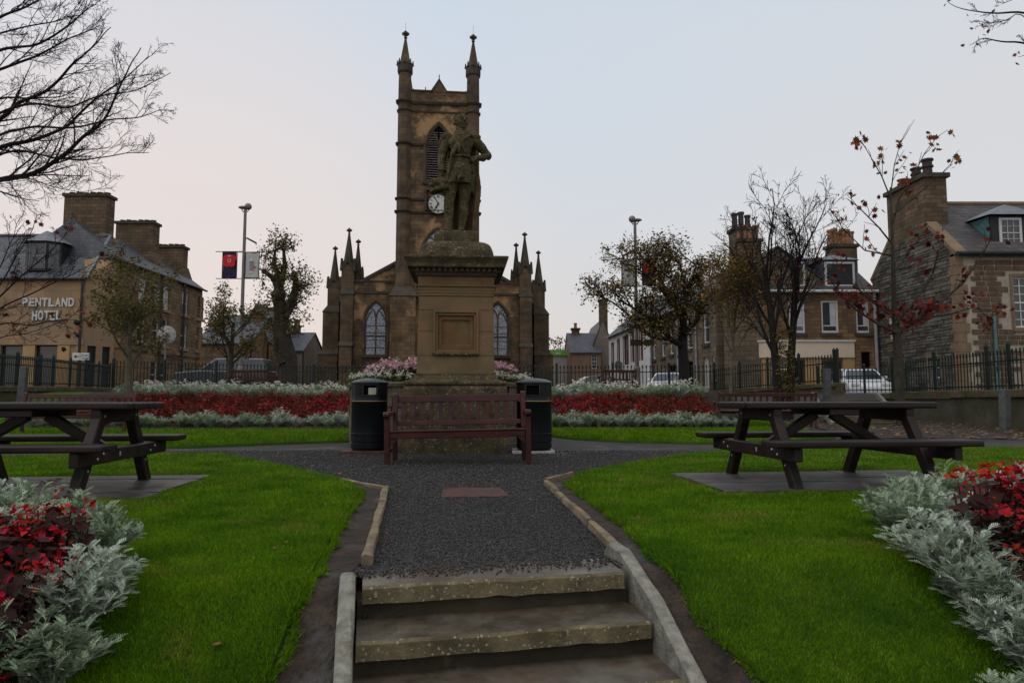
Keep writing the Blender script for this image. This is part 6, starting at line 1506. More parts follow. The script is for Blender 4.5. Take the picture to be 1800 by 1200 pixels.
suv=[(-2.45,.45),(-2.47,.95),(-2.3,1.12),(-1.0,1.22),(2.40,1.22),(2.45,.9),(2.42,.45),(2.3,.38),(-2.3,.38)]
ucab=[(-1.15,1.18),(-.35,1.84),(.3,1.88),(2.15,1.86),(2.38,1.20)]
p=W(394,660,36); v_=vehicle('pickup','dark pickup with a canopy and red tail light parked behind the back railings','pickup',(p.x,36.2,STREET),R(4),suv,ucab,1.85,'car_dark',4.9,(-1.5,1.55),.38)
p=W(1040,665,42); vehicle('parked_car','black car with bright windows parked at the street below the orange walled cottage','car',(p.x,42,STREET-.30),R(8),sedan,scab,1.72,'car_black',4.1,(-1.3,1.3))
p=W(1236,665,37.5); vehicle('parked_car','white car with dark screen parked in front of the long stone terrace','car',(8.6,37.5,STREET-.25),R(68),sedan,scab,1.74,'car_white',4.1,(-1.3,1.3))
p=W(1535,665,30); vehicle('parked_car','white car parked by the grey rubble house behind the entrance railings','car',(15.3,30.2,STREET-.35),R(76),sedan,scab,1.74,'car_white',4.1,(-1.3,1.3))
# ================================================================== trees
def wander(p,d,L_,nseg,rg,jit,trop):
    pts=[p.copy()]; d=d.normalized()
    for i in range(nseg):
        d=(d+Vector((rg.gauss(0,jit),rg.gauss(0,jit),rg.gauss(0,jit)))+trop).normalized(); p=p+d*(L_/nseg); pts.append(p.copy())
    return pts,d
def grow(mb,tips,p,d,L_,r,lvl,rg,P):
    nseg=P['seg'][lvl]; pts,dd=wander(p,d,L_,nseg,rg,P['jit'][lvl],Vector((0,0,P['up'][lvl])))
    r1=max(P['rmin'],r*P['taper'][lvl]); rad=[lerp(r,r1,i/nseg) for i in range(nseg+1)]
    mb.tube(pts,rad,P['sides'][lvl],lvl==0)
    if lvl==P['max']:
        tips.append(pts); return
    n=P['n'][lvl]; n=max(1,int(n+rg.uniform(-.5,.99)))
    for k in range(n):
        f=lerp(P['start'][lvl],1.0,(k+rg.random()*.8)/n); f=min(f,1); i=min(nseg-1,int(f*nseg)); t=f*nseg-i
        q_=pts[i].lerp(pts[i+1],t); seg=(pts[i+1]-pts[i]).normalized()
        ax=seg.orthogonal().normalized(); ax.rotate(Matrix.Rotation(rg.uniform(0,2*PI),3,seg))
        ang=R(rg.uniform(*P['ang'][lvl])); nd=seg.copy(); nd.rotate(Matrix.Rotation(ang,3,ax))
        grow(mb,tips,q_,nd,L_*rg.uniform(*P['len'][lvl])*(1.12-.45*f),max(P['rmin'],lerp(r,r1,f)*P['rr'][lvl]),lvl+1,rg,P)
def leaves(pts_list, n, size, spread, rg, droop=0.0):
    mb=MB()
    for k in range(n):
        pts=rg.choice(pts_list); i=rg.randrange(len(pts)); c=pts[i]+Vector((rg.gauss(0,spread),rg.gauss(0,spread),rg.gauss(0,spread)))
        u=Vector((rg.gauss(0,1),rg.gauss(0,1),rg.gauss(0,.7)-droop)).normalized(); v=u.orthogonal().normalized(); v.rotate(Matrix.Rotation(rg.uniform(0,2*PI),3,u)); s=size*rg.uniform(.6,1.35)
        w=u.cross(v)*s*.12
        mb.add([c-u*s*.55,c+v*s*.32+w,c+u*s*.6,c-v*s*.32+w],[(0,1,2,3)])
    return mb
MAPLE=[(0,-.55),(.14,-.22),(.52,-.28),(.34,-.04),(.62,.22),(.30,.20),(.30,.52),(.10,.34),(0,.70),(-.10,.34),(-.30,.52),(-.30,.20),(-.62,.22),(-.34,-.04),(-.52,-.28),(-.14,-.22)]
def maples(spots,size,rg):
    mb=MB()
    for c in spots:
        u=Vector((rg.gauss(0,.8),rg.gauss(0,.5),-abs(rg.gauss(.6,.5)))).normalized(); v=u.orthogonal().normalized(); v.rotate(Matrix.Rotation(rg.uniform(0,2*PI),3,u)); nn=u.cross(v); s=size*rg.uniform(.65,1.25)
        V=[c+(v*x+u*y)*s+nn*s*.18*abs(x) for x,y in MAPLE]; mb.add([c]+V,[(0,1+i,1+(i+1)%16) for i in range(16)])
    return mb
def tree(name,label,px,Y,topy,basez,P,rg,trunk_r,bark,leafsets=(),lean=(0,0),hfac=.45,stems=1,group=None):
    b_=W(px,690,Y); basez=H(b_.x,Y); top=W(px,topy,Y).z-basez
    t=thing(name,label,'tree',(b_.x,Y,basez),0,group); mb=MB(); tips=[]
    for s in range(stems):
        d=Vector((lean[0]+(s-(stems-1)/2)*.16,lean[1],1)); grow(mb,tips,Vector(((s-(stems-1)/2)*trunk_r*1.2,0,-.1)),d,top*hfac,trunk_r,0,rg,P)
    obj('trunk', mb, M[bark], t, True, 0, 1, False)
    for (m,n,size,spread) in leafsets:
        obj('crown', leaves(tips,n,size,spread,rg), M[m], t, False, 0, 1, False)
    return t,tips
PS=dict(max=3,seg=[7,6,5,4],jit=[.05,.12,.16,.2],up=[.03,.10,.08,.05],rmin=.006,taper=[.5,.35,.35,.4],sides=[8,5,4,3],n=[9,5,4,0],start=[.35,.25,.2,0],ang=[(28,55),(25,55),(25,60)],len=[(.45,.75),(.4,.65),(.35,.6)],rr=[.48,.55,.6])
def setp(**k): q_=dict(PS); q_.update(k); return q_
tree('street_tree','slim young tree with dark olive leaves in front of the hotel side wall',228,20.5,410,.55,setp(n=[11,6,4,0],start=[.38,.2,.2,0]),random.Random(11),.115,'bark_pale',(('lf_green',3000,.085,.12),('lf_brown',1900,.08,.12)),(.03,0),.62)
tree('street_tree','small tree with brown speckled leaves in front of the dark pickup',400,25.3,475,.85,setp(n=[11,6,4,0],start=[.32,.2,.2,0],ang=[(25,55),(25,55),(25,60)]),random.Random(21),.12,'bark',(('lf_brown',1700,.09,.13),('lf_green',1200,.09,.13)),(.02,0),.60)
# pollarded tree with thick knobbly limbs
pp=W(505,690,34); t=thing('pollarded_tree','old pollarded street tree with thick knobbly trunk and tufts of leaves',"tree",(pp.x,34,STREET)); mb=MB(); tips=[]; rgp=random.Random(8)
def kp(px,py): q_=W(px,py,34); return Vector((q_.x-pp.x,rgp.uniform(-.25,.25),q_.z-STREET))
limbs=[([(508,700),(503,630),(497,590),(494,555),(492,520),(493,488)],[.52,.47,.43,.36,.28,.20]),([(494,560),(512,535),(520,505),(518,482)],[.28,.22,.17,.11]),([(493,520),(482,490),(466,478)],[.2,.15,.10]),
       ([(496,575),(507,556),(520,535)],[.18,.12,.08]),([(500,640),(488,615),(483,570),(487,550)],[.2,.16,.12,.08]),([(492,500),(503,470),(500,440)],[.18,.12,.07]),([(492,490),(484,465),(483,440)],[.15,.10,.06])]
ends=[]
for pts,rad in limbs:
    q_=[kp(*a) for a in pts]; mb.tube(q_,rad,9); ends += q_[2:]
    for e,r_ in list(zip(q_,rad))[-2:]: mb.ball(e,r_*1.35,8,6)
PT=setp(max=1,seg=[4,3],n=[3,0],start=[.3,0],jit=[.18,.2],up=[.08,.04],sides=[4,3],taper=[.4,.5],ang=[(20,55)],len=[(.4,.7)],rr=[.6],rmin=.008)
for e in ends:
    for k in range(9): grow(mb,tips,e,Vector((rgp.gauss(0,1),rgp.gauss(0,.8),rgp.gauss(.35,.6))),rgp.uniform(.6,1.25),.03,0,rgp,PT)
obj('trunk', mb, M['bark'], t, True, 0,1,False); obj('crown', leaves(tips,2600,.12,.15,rgp), M['lf_green'], t, False,0,1,False); obj('crown', leaves(tips,1200,.12,.15,rgp), M['lf_brown'], t,False,0,1,False)
# spreading autumn tree on the right
pp=W(1203,690,27); bz=.95; t=thing('spreading_tree','spreading dark trunked tree with olive and rust autumn leaves in front of the stone terrace','tree',(pp.x,27,bz)); mb=MB(); tips=[]; rgp=random.Random(5)
def kp2(px,py,dy=0): q_=W(px,py,27+dy); return Vector((q_.x-pp.x,dy,q_.z-bz))
PL=setp(max=2,seg=[5,4,3],n=[6,5,0],start=[.15,.15,0],jit=[.14,.18,.2],up=[.05,.03,.0],sides=[5,4,3],taper=[.4,.4,.5],ang=[(25,60),(25,60)],len=[(.5,.8),(.45,.7)],rr=[.55,.6],rmin=.008)
for pts,rad in (([(1203,708),(1202,640),(1199,605),(1200,575),(1203,540)],[.24,.21,.19,.15,.10]),([(1199,607),(1180,597),(1160,575),(1150,562),(1120,545),(1085,525)],[.13,.11,.09,.08,.05,.03]),([(1201,585),(1222,565),(1240,535),(1248,500)],[.11,.09,.06,.03]),([(1201,570),(1185,535),(1165,500),(1150,465)],[.10,.08,.05,.03]),([(1203,545),(1205,505),(1195,465),(1175,440)],[.10,.07,.05,.03]),([(1203,540),(1215,500),(1225,460)],[.09,.06,.03]),([(1150,562),(1115,560),(1075,530),(1055,522)],[.05,.04,.03,.02]),([(1180,597),(1150,595),(1110,570)],[.05,.04,.02]),([(1185,540),(1155,500),(1130,478),(1105,465)],[.06,.04,.03,.02]),([(1165,500),(1145,480),(1140,450)],[.04,.03,.02])):
    q_=[kp2(a,b_,rgp.uniform(-.7,.7)*(i/len(pts))) for i,(a,b_) in enumerate(pts)]; mb.tube(q_,rad,7)
    if len(pts)>0:
        for j in range(1 if rad[0]>.2 else 0,len(q_)-1):
            if rad[0]>.2 and j<3: continue
            for k in range(3):
                e=q_[j].lerp(q_[j+1],rgp.random()); dv=(q_[j+1]-q_[j]).normalized()*.7+Vector((rgp.gauss(0,.7),rgp.gauss(0,.7),rgp.gauss(.3,.5))); grow(mb,tips,e,dv,rgp.uniform(.8,1.35),.03,0,rgp,PL)
obj('trunk', mb, M['bark_dark'], t, True,0,1,False)
for (m,n) in (('lf_rust',3000),('lf_green',3600),('lf_brown',2200)): obj('crown', leaves(tips,n,.105,.15,rgp), M[m], t, False,0,1,False)
tree('sapling','thin upright sapling with dense rust brown leaves beside the ivy clad tree',1284,21,392,.75,setp(n=[12,6,4,0],start=[.36,.15,.2,0],ang=[(22,42),(22,50),(25,60)],up=[.02,.16,.10,.05]),random.Random(31),.062,'bark_pale',(('lf_rust',4600,.075,.14),('lf_green',1900,.075,.14)),(0,0),.66)
PB=setp(max=4,seg=[7,6,5,4,3],n=[8,6,5,4,0],start=[.42,.15,.15,.15,0],jit=[.03,.10,.13,.17,.2],up=[.05,.10,.07,.04,.02],taper=[.5,.3,.35,.4,.5],sides=[8,6,4,3,3],ang=[(12,30),(18,42),(22,48),(25,55)],len=[(.55,.85),(.42,.65),(.4,.6),(.4,.65)],rr=[.46,.5,.6,.7],rmin=.0065)
t,tips=tree('ivy_clad_tree','nearly bare many branched tree with ivy on its double trunk',1378,20,280,.75,PB,random.Random(44),.15,'bark_dark',(('lf_red',70,.12,.05),('lf_brown',260,.07,.04)),(.05,0),.60,2)
rgi=random.Random(3); ivy=[[Vector((rgi.uniform(-.28,.30)*(1.0 if z<1.6 else .8),rgi.uniform(-.24,.16),z)) for _ in range(3)] for z in [.3+i*.05 for i in range(48)]]
obj('ivy', leaves(ivy,900,.07,.05,rgi), M['lf_green'], t, False,0,1,False); obj('ivy', leaves(ivy,450,.07,.05,rgi), M['lf_rust'], t, False,0,1,False)
# red maple on the right -------------------------------------------------------
rgm=random.Random(14); pp=W(1580,697,18.6); bz=H(pp.x,18.6); t=thing('red_maple','young maple with sparse dark red leaves in front of the grey rubble house','tree',(pp.x,18.6,bz)); mb=MB(); tips=[]
def kp3(px,py,dy=0): q_=W(px,py,18.6+dy); return Vector((q_.x-pp.x,dy,q_.z-bz))
main=[([(1585,765),(1580,650),(1577,595),(1572,540),(1570,470),(1568,400),(1565,330)],[.10,.09,.08,.055,.04,.028,.015]),
 ([(1577,590),(1600,570),(1650,535),(1690,500),(1722,455),(1745,415)],[.035,.03,.024,.02,.015,.008]),([(1577,585),(1620,560),(1670,552),(1712,540),(1757,550)],[.03,.024,.018,.012,.007]),
 ([(1576,585),(1545,570),(1505,545),(1480,520),(1462,495)],[.034,.028,.02,.014,.008]),([(1573,560),(1540,535),(1500,500),(1478,470)],[.028,.022,.015,.008]),([(1574,570),(1615,520),(1640,480),(1650,440),(1655,415)],[.03,.024,.018,.012,.007]),
 ([(1571,480),(1600,440),(1630,400)],[.022,.016,.008]),([(1569,430),(1545,400),(1510,365),(1490,350)],[.02,.015,.010,.006]),([(1568,400),(1580,350),(1605,310),(1625,270),(1640,250)],[.02,.016,.012,.008,.005]),([(1566,350),(1550,310),(1530,275),(1515,250)],[.016,.012,.008,.005]),([(1567,380),(1610,345),(1650,310),(1675,288)],[.018,.013,.009,.005]),([(1566,340),(1572,290),(1583,250)],[.014,.009,.005]),([(1570,450),(1520,440),(1480,400),(1465,370)],[.018,.013,.009,.005])]
spots=[]
for pts,rad in main:
    q_=[kp3(a,b_,rgm.uniform(-.5,.5)*(i/len(pts))) for i,(a,b_) in enumerate(pts)]; mb.tube(q_,[x*1.35 for x in rad],6)
    if rad[0]<.09:
        for j in range(len(q_)-1):
            for k in range(4 if q_[j].z<3.4 else 2):
                e=q_[j].lerp(q_[j+1],rgm.random()); dv=(q_[j+1]-q_[j]).normalized()+Vector((rgm.gauss(0,.5),rgm.gauss(0,.5),rgm.gauss(.3,.3))); pt2,_=wander(e,dv,rgm.uniform(.35,.8),4,rgm,.12,Vector((0,0,.05))); mb.tube(pt2,[.011,.010,.009,.008,.006],3,False)
                if rgm.random()<(.95 if e.z<3.4 else .6):
                    for _ in range(rgm.randint(4,9 if e.z<3.4 else 5)): spots.append(pt2[rgm.randint(2,4)]+Vector((rgm.gauss(0,.09),rgm.gauss(0,.09),rgm.gauss(-.04,.09))))
        for _ in range(4): spots.append(q_[-1]+Vector((rgm.gauss(0,.10),rgm.gauss(0,.1),rgm.gauss(0,.09))))
obj('trunk', mb, M['bark'], t, True,0,1,False); k=len(spots)*4//5
obj('crown', maples(spots[:k],.15,rgm), M['lf_red'], t,False,0,1,False); obj('crown', maples(spots[k:],.15,rgm), M['lf_orange'], t,False,0,1,False)
# overhanging bare trees -------------------------------------------------------------
def overhang(name,label,trunk,Y,main,seed,bark,nsub,sublen,leafspots=0,leafm_='lf_red',lsz=.1,rs=1.0,sgn=1,depth=.8):
    rg=random.Random(seed); b_=Vector((trunk[0],trunk[1],-.1)); t=thing(name,label,'tree',b_); mb=MB(); spots=[]
    kp=lambda px,py,dy: W(px,py,Y+dy)-b_
    mb.tube([Vector((0,0,-.3)),Vector((.03,0,1.2)),Vector((.05*sgn,0,2.4)),Vector((.12*sgn,0,trunk[2])),Vector((.1*sgn,.1,trunk[2]+2.5))],[trunk[3]*1.25,trunk[3],trunk[3]*.9,trunk[3]*.7,trunk[3]*.35],10)
    PB2=setp(max=2,seg=[6,4,3],n=[6.5,4.0,0],start=[.12,.12,0],jit=[.10,.15,.18],up=[.03,.03,.02],taper=[.30,.4,.6],sides=[4,3,3],ang=[(22,55),(25,65)],len=[(.30,.55),(.35,.6)],rr=[.5,.6],rmin=.0024*rs)
    for pts,r0,r1 in main:
        n=len(pts); dyo=rg.uniform(-depth,depth); q_=[kp(a,c_,dyo*(i/(n-1))) for i,(a,c_) in enumerate(pts)]
        q_=[Vector((.05*sgn,0,max(1.5,trunk[2]-.6+rg.uniform(-.4,.8))))]+q_
        fine=[]
        for i in range(len(q_)-1):
            for k in range(5): fine.append(q_[i].lerp(q_[i+1],k/5)+Vector((rg.gauss(0,.008),rg.gauss(0,.01),rg.gauss(0,.008))))
        fine.append(q_[-1]); m=len(fine)
        for _ in range(2): fine=[fine[0]]+[(fine[i-1]+fine[i]*2+fine[i+1])/4 for i in range(1,m-1)]+[fine[-1]]
        rad=[lerp(r0,r1,i/(m-1)) for i in range(m)]; mb.tube(fine,rad,6,False)
        for i in range(5,m-1):
            if rg.random()<nsub:
                dv=(fine[i+1]-fine[i]).normalized(); ax=Vector((rg.gauss(0,.4),1,rg.gauss(0,.4))).normalized(); dv.rotate(Matrix.Rotation(R(rg.choice((-1,1))*rg.uniform(18,48)),3,ax)); f=i/m
                tp=[]; grow(mb,tp,fine[i],dv,sublen*rg.uniform(.55,1.2)*(1.25-.6*f),max(.004*rs,rad[i]*.45),0,rg,PB2)
                if leafspots and rg.random()<leafspots and tp:
                    q0=rg.choice(tp)[-1]
                    for _ in range(rg.randint(1,4)): spots.append(q0+Vector((rg.gauss(0,lsz),rg.gauss(0,lsz),rg.gauss(-.3*lsz,lsz))))
        if leafspots: 
            for _ in range(3): spots.append(fine[-1]+Vector((rg.gauss(0,lsz),rg.gauss(0,lsz),rg.gauss(0,lsz))))
    obj('trunk', mb, M[bark], t, True,0,1,False)
    if spots:
        k=len(spots)*2//3; obj('crown', maples(spots[:k],lsz,rg), M[leafm_], t,False,0,1,False); obj('crown', maples(spots[k:],lsz,rg), M['lf_orange'], t,False,0,1,False)
    return t
overhang('bare_tree','large bare dark tree reaching many fine branches over the hotel roof',(-9.6,9.6,3.6,.22),9.3,[
 ([(-160,360),(0,315),(60,306),(105,280),(145,240),(180,216),(205,168),(222,128),(248,84)],.045,.006),([(-160,330),(0,257),(60,247),(120,222),(160,182),(215,142),(262,98)],.04,.005),
 ([(-160,260),(0,212),(30,182),(80,162),(130,112),(160,86),(195,48)],.04,.005),([(-160,190),(0,122),(60,100),(112,72),(175,45)],.03,.005),([(-160,150),(0,86),(70,80),(130,38),(165,8)],.032,.005),
 ([(-150,130),(0,28),(45,12),(95,-12)],.03,.008),([(-160,290),(0,196),(55,180),(120,192),(165,170),(240,160),(300,128)],.025,.004),([(-120,345),(0,268),(40,262),(100,280),(150,282),(210,270),(262,268)],.022,.004),
 ([(-160,240),(0,170),(60,172),(110,170),(150,150)],.022,.004),([(-100,300),(0,235),(60,222),(125,226),(190,210),(250,206),(284,192)],.024,.004),([(-100,350),(0,318),(50,312),(95,330),(155,340)],.014,.003),([(-160,100),(0,60),(50,45),(100,38),(150,25)],.02,.004)],
 9,'bark_dark',.62,.62,0.0,'lf_brown',.05)
overhang('maple','low dark maple with a few red leaves on thin arching twigs before the hotel front',(-9.3,11.6,2.2,.09),11.3,[
 ([(-70,600),(0,520),(45,480),(90,440),(125,400)],.022,.004),([(-70,610),(0,540),(50,520),(100,495),(150,470),(185,450)],.02,.003),([(-70,625),(0,565),(55,572),(110,560),(150,565)],.018,.003),([(-70,600),(0,500),(30,450),(60,400),(62,385)],.018,.003),
 ([(-70,630),(0,592),(40,588),(85,575),(120,560)],.014,.003),([(-70,590),(0,470),(20,420),(40,395)],.016,.003)],17,'bark_dark',.40,.55,.30,'lf_red',.085,1.2)
overhang('overhanging_tree','bare branch tips reaching in high from a tree standing beside the stained garden wall',(10.6,9.5,4.0,.16),8.6,[
 ([(1930,60),(1800,20),(1745,24),(1700,20),(1665,3)],.022,.003),([(1930,120),(1800,74),(1760,74),(1727,67),(1704,80)],.02,.003),([(1930,20),(1860,-10),(1800,-6),(1760,8)],.016,.003),([(1795,20),(1770,36),(1740,41),(1715,36)],.008,.003),([(1930,150),(1850,105),(1805,98),(1790,100)],.014,.003)],
 23,'bark_dark',.34,.20,.28,'lf_brown',.055,.9,-1,.4)
ft=W(990,640,90); rgf=random.Random(2); t=thing('distant_tree','small distant leafy tree above the green sign shop','tree',(ft.x,90,STREET)); mb=MB(); tips=[]
grow(mb,tips,Vector((0,0,0)),Vector((0,0,1)),5.5,.2,0,rgf,setp(n=[8,5,3,0],rmin=.03)); obj('trunk',mb,M['bark_dark'],t,True,0,1,False); obj('crown',leaves(tips,500,.30,.3,rgf),M['lf_brown'],t,False,0,1,False)
# ================================================================== bedding plants
def silver_mesh(seed, R_, Hh, nst, nlf, pairs, ll):
    rg=random.Random(seed); mb=MB(); st_=MB()
    for s in range(nst):
        a=rg.uniform(0,2*PI); rr=R_*math.sqrt(rg.random()); ex=Vector((math.cos(a)*rr,math.sin(a)*rr,Hh*(1-.55*(rr/R_)**2)*rg.uniform(.72,1.15))); b0=ex*.12; b0.z=0; mid=(b0+ex)/2+Vector((0,0,Hh*.12))
        st_.tube([b0,mid,ex],[.0045,.0038,.002],3,False)
        for k in range(nlf):
            f=rg.uniform(.10,1.02); c=(b0.lerp(mid,f*2) if f<.5 else mid.lerp(ex,min(1,(f-.5)*2)))
            az=rg.uniform(0,2*PI); d=Vector((math.cos(az)+ex.x/R_*.8,math.sin(az)+ex.y/R_*.8,rg.uniform(.15,1.3))).normalized()
            L_=ll*rg.uniform(.65,1.25); sd=d.cross(Vector((0,0,1))); sd=sd.normalized() if sd.length>.01 else Vector((1,0,0)); up=sd.cross(d)
            P=[c,c+d*L_*.5+up*L_*.06,c+d*L_*.97-up*L_*.10]; w=L_*.05
            mb.add([P[0]-sd*w*.5,P[0]+sd*w*.5,P[1]+sd*w,P[1]-sd*w],[(0,1,2,3)]); mb.add([P[1]-sd*w,P[1]+sd*w,P[2]+sd*w*.9,P[2]-sd*w*.9],[(0,1,2,3)])
            for j in range(pairs):
                t=lerp(.28,.98,j/(pairs-1)); q_=P[0].lerp(P[1],t*2) if t<.5 else P[1].lerp(P[2],(t-.5)*2); lb=L_*(.38-.17*abs(t-.62)*2)
                for s_ in (-1,1):
                    e=(d*.62+sd*s_*.78+up*.15).normalized(); n_=e.cross(up).normalized()*lb*.15
                    mb.add([q_,q_+e*lb*.55+n_,q_+e*lb,q_+e*lb*.55-n_],[(0,1,2,3)])
    me=mb.mesh('silver_leaves',M['silver']); off=len(me.vertices)
    o=len(mb.v); mb.v+=st_.v; mb.f+=[tuple(i+o for i in f) for f in st_.f]
    me2=mb.mesh('silver_ragwort',M['silver_green' if seed%2 else 'silver']); me2.materials.append(M['silver_stem'])
    nf=len(mb.f)-len(st_.f)
    for p in me2.polygons[nf:]: p.material_index=1
    bpy.data.meshes.remove(me); return me2
SN=[silver_mesh(100+i,.23,.29,60,11,6,.066) for i in range(4)]
SM=[silver_mesh(200+i,.29,.40,40,9,4,.115) for i in range(4)]
rb=random.Random(99)
def plant(me,name,label,cat,group,x,y,z,s=1.0,sz=None):
    o=link(name,me,None,(x,y,z),(rb.uniform(-.08,.08),rb.uniform(-.08,.08),rb.uniform(0,6.28)),(s,s,sz or s*rb.uniform(.85,1.15))); return tag(o,label,cat,group)
def flower_part(me_leaf,me_fl,name,label,group,x,y,z,s=1.0):
    t=thing(name,label,'flower',(x,y,z),rb.uniform(0,6.28),group); t.scale=(s,s,s*rb.uniform(.85,1.15))
    link('foliage',me_leaf,t)['kind']='stuff'; link('flowers',me_fl,t)['kind']='stuff'; return t
def bloom(seed,R_,Hh,nleaf,lsz,nfl,fsz,ml,mf,stems=None,top=.75,ms=None):
    rg=random.Random(seed); a=MB(); b_=MB()
    for k in range(nleaf):
        th=rg.uniform(0,2*PI); rr=R_*math.sqrt(rg.random()); c=Vector((rr*math.cos(th),rr*math.sin(th),Hh*rg.uniform(.12,.85)*(1-.3*(rr/R_)**2))); n_=Vector((math.cos(th)*.6+rg.gauss(0,.4),math.sin(th)*.6+rg.gauss(0,.4),1)).normalized(); u=n_.orthogonal().normalized(); u.rotate(Matrix.Rotation(rg.uniform(0,6.28),3,n_)); v=n_.cross(u); s=lsz*rg.uniform(.6,1.3)
        a.add([c]+[c+(u*math.cos(i*PI/3)+v*math.sin(i*PI/3)*.75)*s+n_*s*(.10 if i%2 else -.05) for i in range(6)],[(0,1+i,1+(i+1)%6) for i in range(6)])
    if stems:
        for k in range(stems):
            th=rg.uniform(0,2*PI); rr=R_*math.sqrt(rg.random()); w=.006; q0=Vector((rr*.7*math.cos(th),rr*.7*math.sin(th),0)); q1=Vector((rr*math.cos(th),rr*math.sin(th),Hh*rg.uniform(.35,.85 if nfl>8 else 1.05))); sd=Vector((-math.sin(th+k),math.cos(th+k),0))*w
            a.add([q0-sd,q0+sd,q1+sd*.6,q1-sd*.6],[(0,1,2,3)])
    for k in range(nfl):
        th=rg.uniform(0,2*PI); rr=R_*math.sqrt(rg.random()); c=Vector((rr*math.cos(th),rr*math.sin(th),Hh*(rg.uniform(top,1.1))*(1-.22*(rr/R_)**2)))
        for j in range(4):
            n_=Vector((rg.gauss(0,.6),rg.gauss(0,.6)-.3,1)).normalized(); u=n_.orthogonal().normalized(); u.rotate(Matrix.Rotation(rg.uniform(0,6.28),3,n_)); v=n_.cross(u); s=fsz*rg.uniform(.6,1.2); c2=c+Vector((rg.gauss(0,fsz*.6),rg.gauss(0,fsz*.6),rg.gauss(0,fsz*.4)))
            b_.add([c2-u*s*.5,c2+v*s*.55+n_*s*.2,c2+u*s*.7,c2-v*s*.55+n_*s*.2],[(0,1,2,3)])
    return a.mesh('foliage',M[ml]),b_.mesh('flowers',M[mf])
BN=[bloom(300+i,.15,.36,80,.034,13,.026,'begleaf','begred',30) for i in range(4)]
BF=[bloom(320+i,.24,.46,46,.045,12,.04,'begrust','begred',60,.45) for i in range(4)]
BR=[bloom(330+i,.24,.46,50,.045,3,.04,'begrust','begred',90,.5) for i in range(3)]
BD=[bloom(340+i,.22,.44,34,.045,26,.045,'begleaf','begred',20,.45) for i in range(2)]
PKF=[bloom(350+i,.20,.32,50,.045,18,.05,'greenleaf','pink',0,.7) for i in range(3)]
WHF=[bloom(360+i,.24,.34,50,.05,22,.042,'greenleaf','whitefl',0,.7) for i in range(3)]
# near beds ------------------------------------------------------------------
def near(bedname, silver, reds, lab_s, lab_r, gs, gr_, dx=0, k=1):
    dy=-.26 if dx<-.15 else -.08
    silver=[(x+dx,y+dy,s_*k) for x,y,s_ in silver]; reds=[(x,y+dy,s_) for x,y,s_ in reds]
    for (x,y,s) in silver: plant(rb.choice(SN),'silver_ragwort',lab_s,'plant',gs,x,y,H(x,y)+.05,s)
    for (x,y,s) in reds: flower_part(*rb.choice(BN),'begonia',lab_r,gr_,x,y,H(x,y)+.05,s)
sl_=[(-2.05,3.40,.85),(-2.35,3.72,.9),(-2.75,3.90,.95),(-3.2,3.98,1.0),(-1.86,3.28,1.0),(-2.10,3.62,1.05),(-2.32,3.86,1.1),(-2.62,4.02,1.1),(-3.0,4.15,1.1),(-3.4,4.2,1.1),(-2.68,4.25,1.0),(-3.8,4.25,1.1)]
rl_=[(x+rb.uniform(-.05,.05),y+rb.uniform(-.05,.05),rb.uniform(.8,1.0)) for x in (-1.74,-1.88,-2.02,-2.18,-2.34,-2.50,-2.66,-2.82) for y in (2.52,2.67,2.82,2.97,3.12,3.27) if x<-1.70-.6*max(0,y-2.85) and x>-.95*y-.2]
near('a',sl_,rl_,'silver leaved ragwort plant edging the near bed on the hotel side','dark leaved red begonia plant in the near bed on the hotel side','silver ragwort in the near bed on the hotel side','begonias in the near bed on the hotel side',-.20,.86)
sr_=[(2.42,4.05,1.0),(2.62,4.28,1.05),(2.9,4.42,1.1),(3.2,4.5,1.1),(2.45,3.72,1.0),(2.38,3.40,1.0),(2.28,3.10,1.0),(2.14,2.84,1.0),(2.02,2.58,1.0),(1.86,2.34,.95),(1.74,2.12,.95),(2.0,2.15,.9),(1.62,1.95,.9),(3.5,4.55,1.1),(3.8,4.6,1.1),(4.1,4.6,1.1)]
rr_=[(x+rb.uniform(-.05,.05),y+rb.uniform(-.05,.05),rb.uniform(1.0,1.2)) for x in (2.26,2.42,2.59,2.76,2.93,3.10,3.27,3.44,3.62) for y in (2.85,3.02,3.19,3.36,3.53,3.70) if x>2.24+max(0,3.0-y)*.5+max(0,y-3.40)*.6 and x<.95*y+.4]
near('b',sr_,rr_,'silver leaved ragwort plant edging the near bed beside the steps on the wall side','dark leaved red begonia plant in the near bed on the wall side','silver ragwort in the near bed on the wall side','begonias in the near bed on the wall side',-.12,.88)
for (px,py,s_) in ((190,1095,.85),(222,1045,.8),(230,985,.85),(95,1192,.9),(150,1196,.8),(40,1196,.9),(120,960,.85),(60,955,.85),(170,950,.85)):
    x,y=GH(px-58,py+18); plant(rb.choice(SN),'silver_ragwort','silver leaved ragwort plant edging the near bed on the hotel side','plant','silver ragwort in the near bed on the hotel side',x,y,H(x,y)+.04,s_)
for (px,py,s_) in ((1575,930,.9),(1605,962,.9),(1645,1000,.9),(1695,1050,.9),(1745,1100,.9),(1795,1155,.95),(1600,915,.85)):
    x,y=GH(px,py); plant(rb.choice(SN),'silver_ragwort','silver leaved ragwort plant edging the near bed beside the steps on the wall side','plant','silver ragwort in the near bed on the wall side',x,y,H(x,y)+.04,s_)
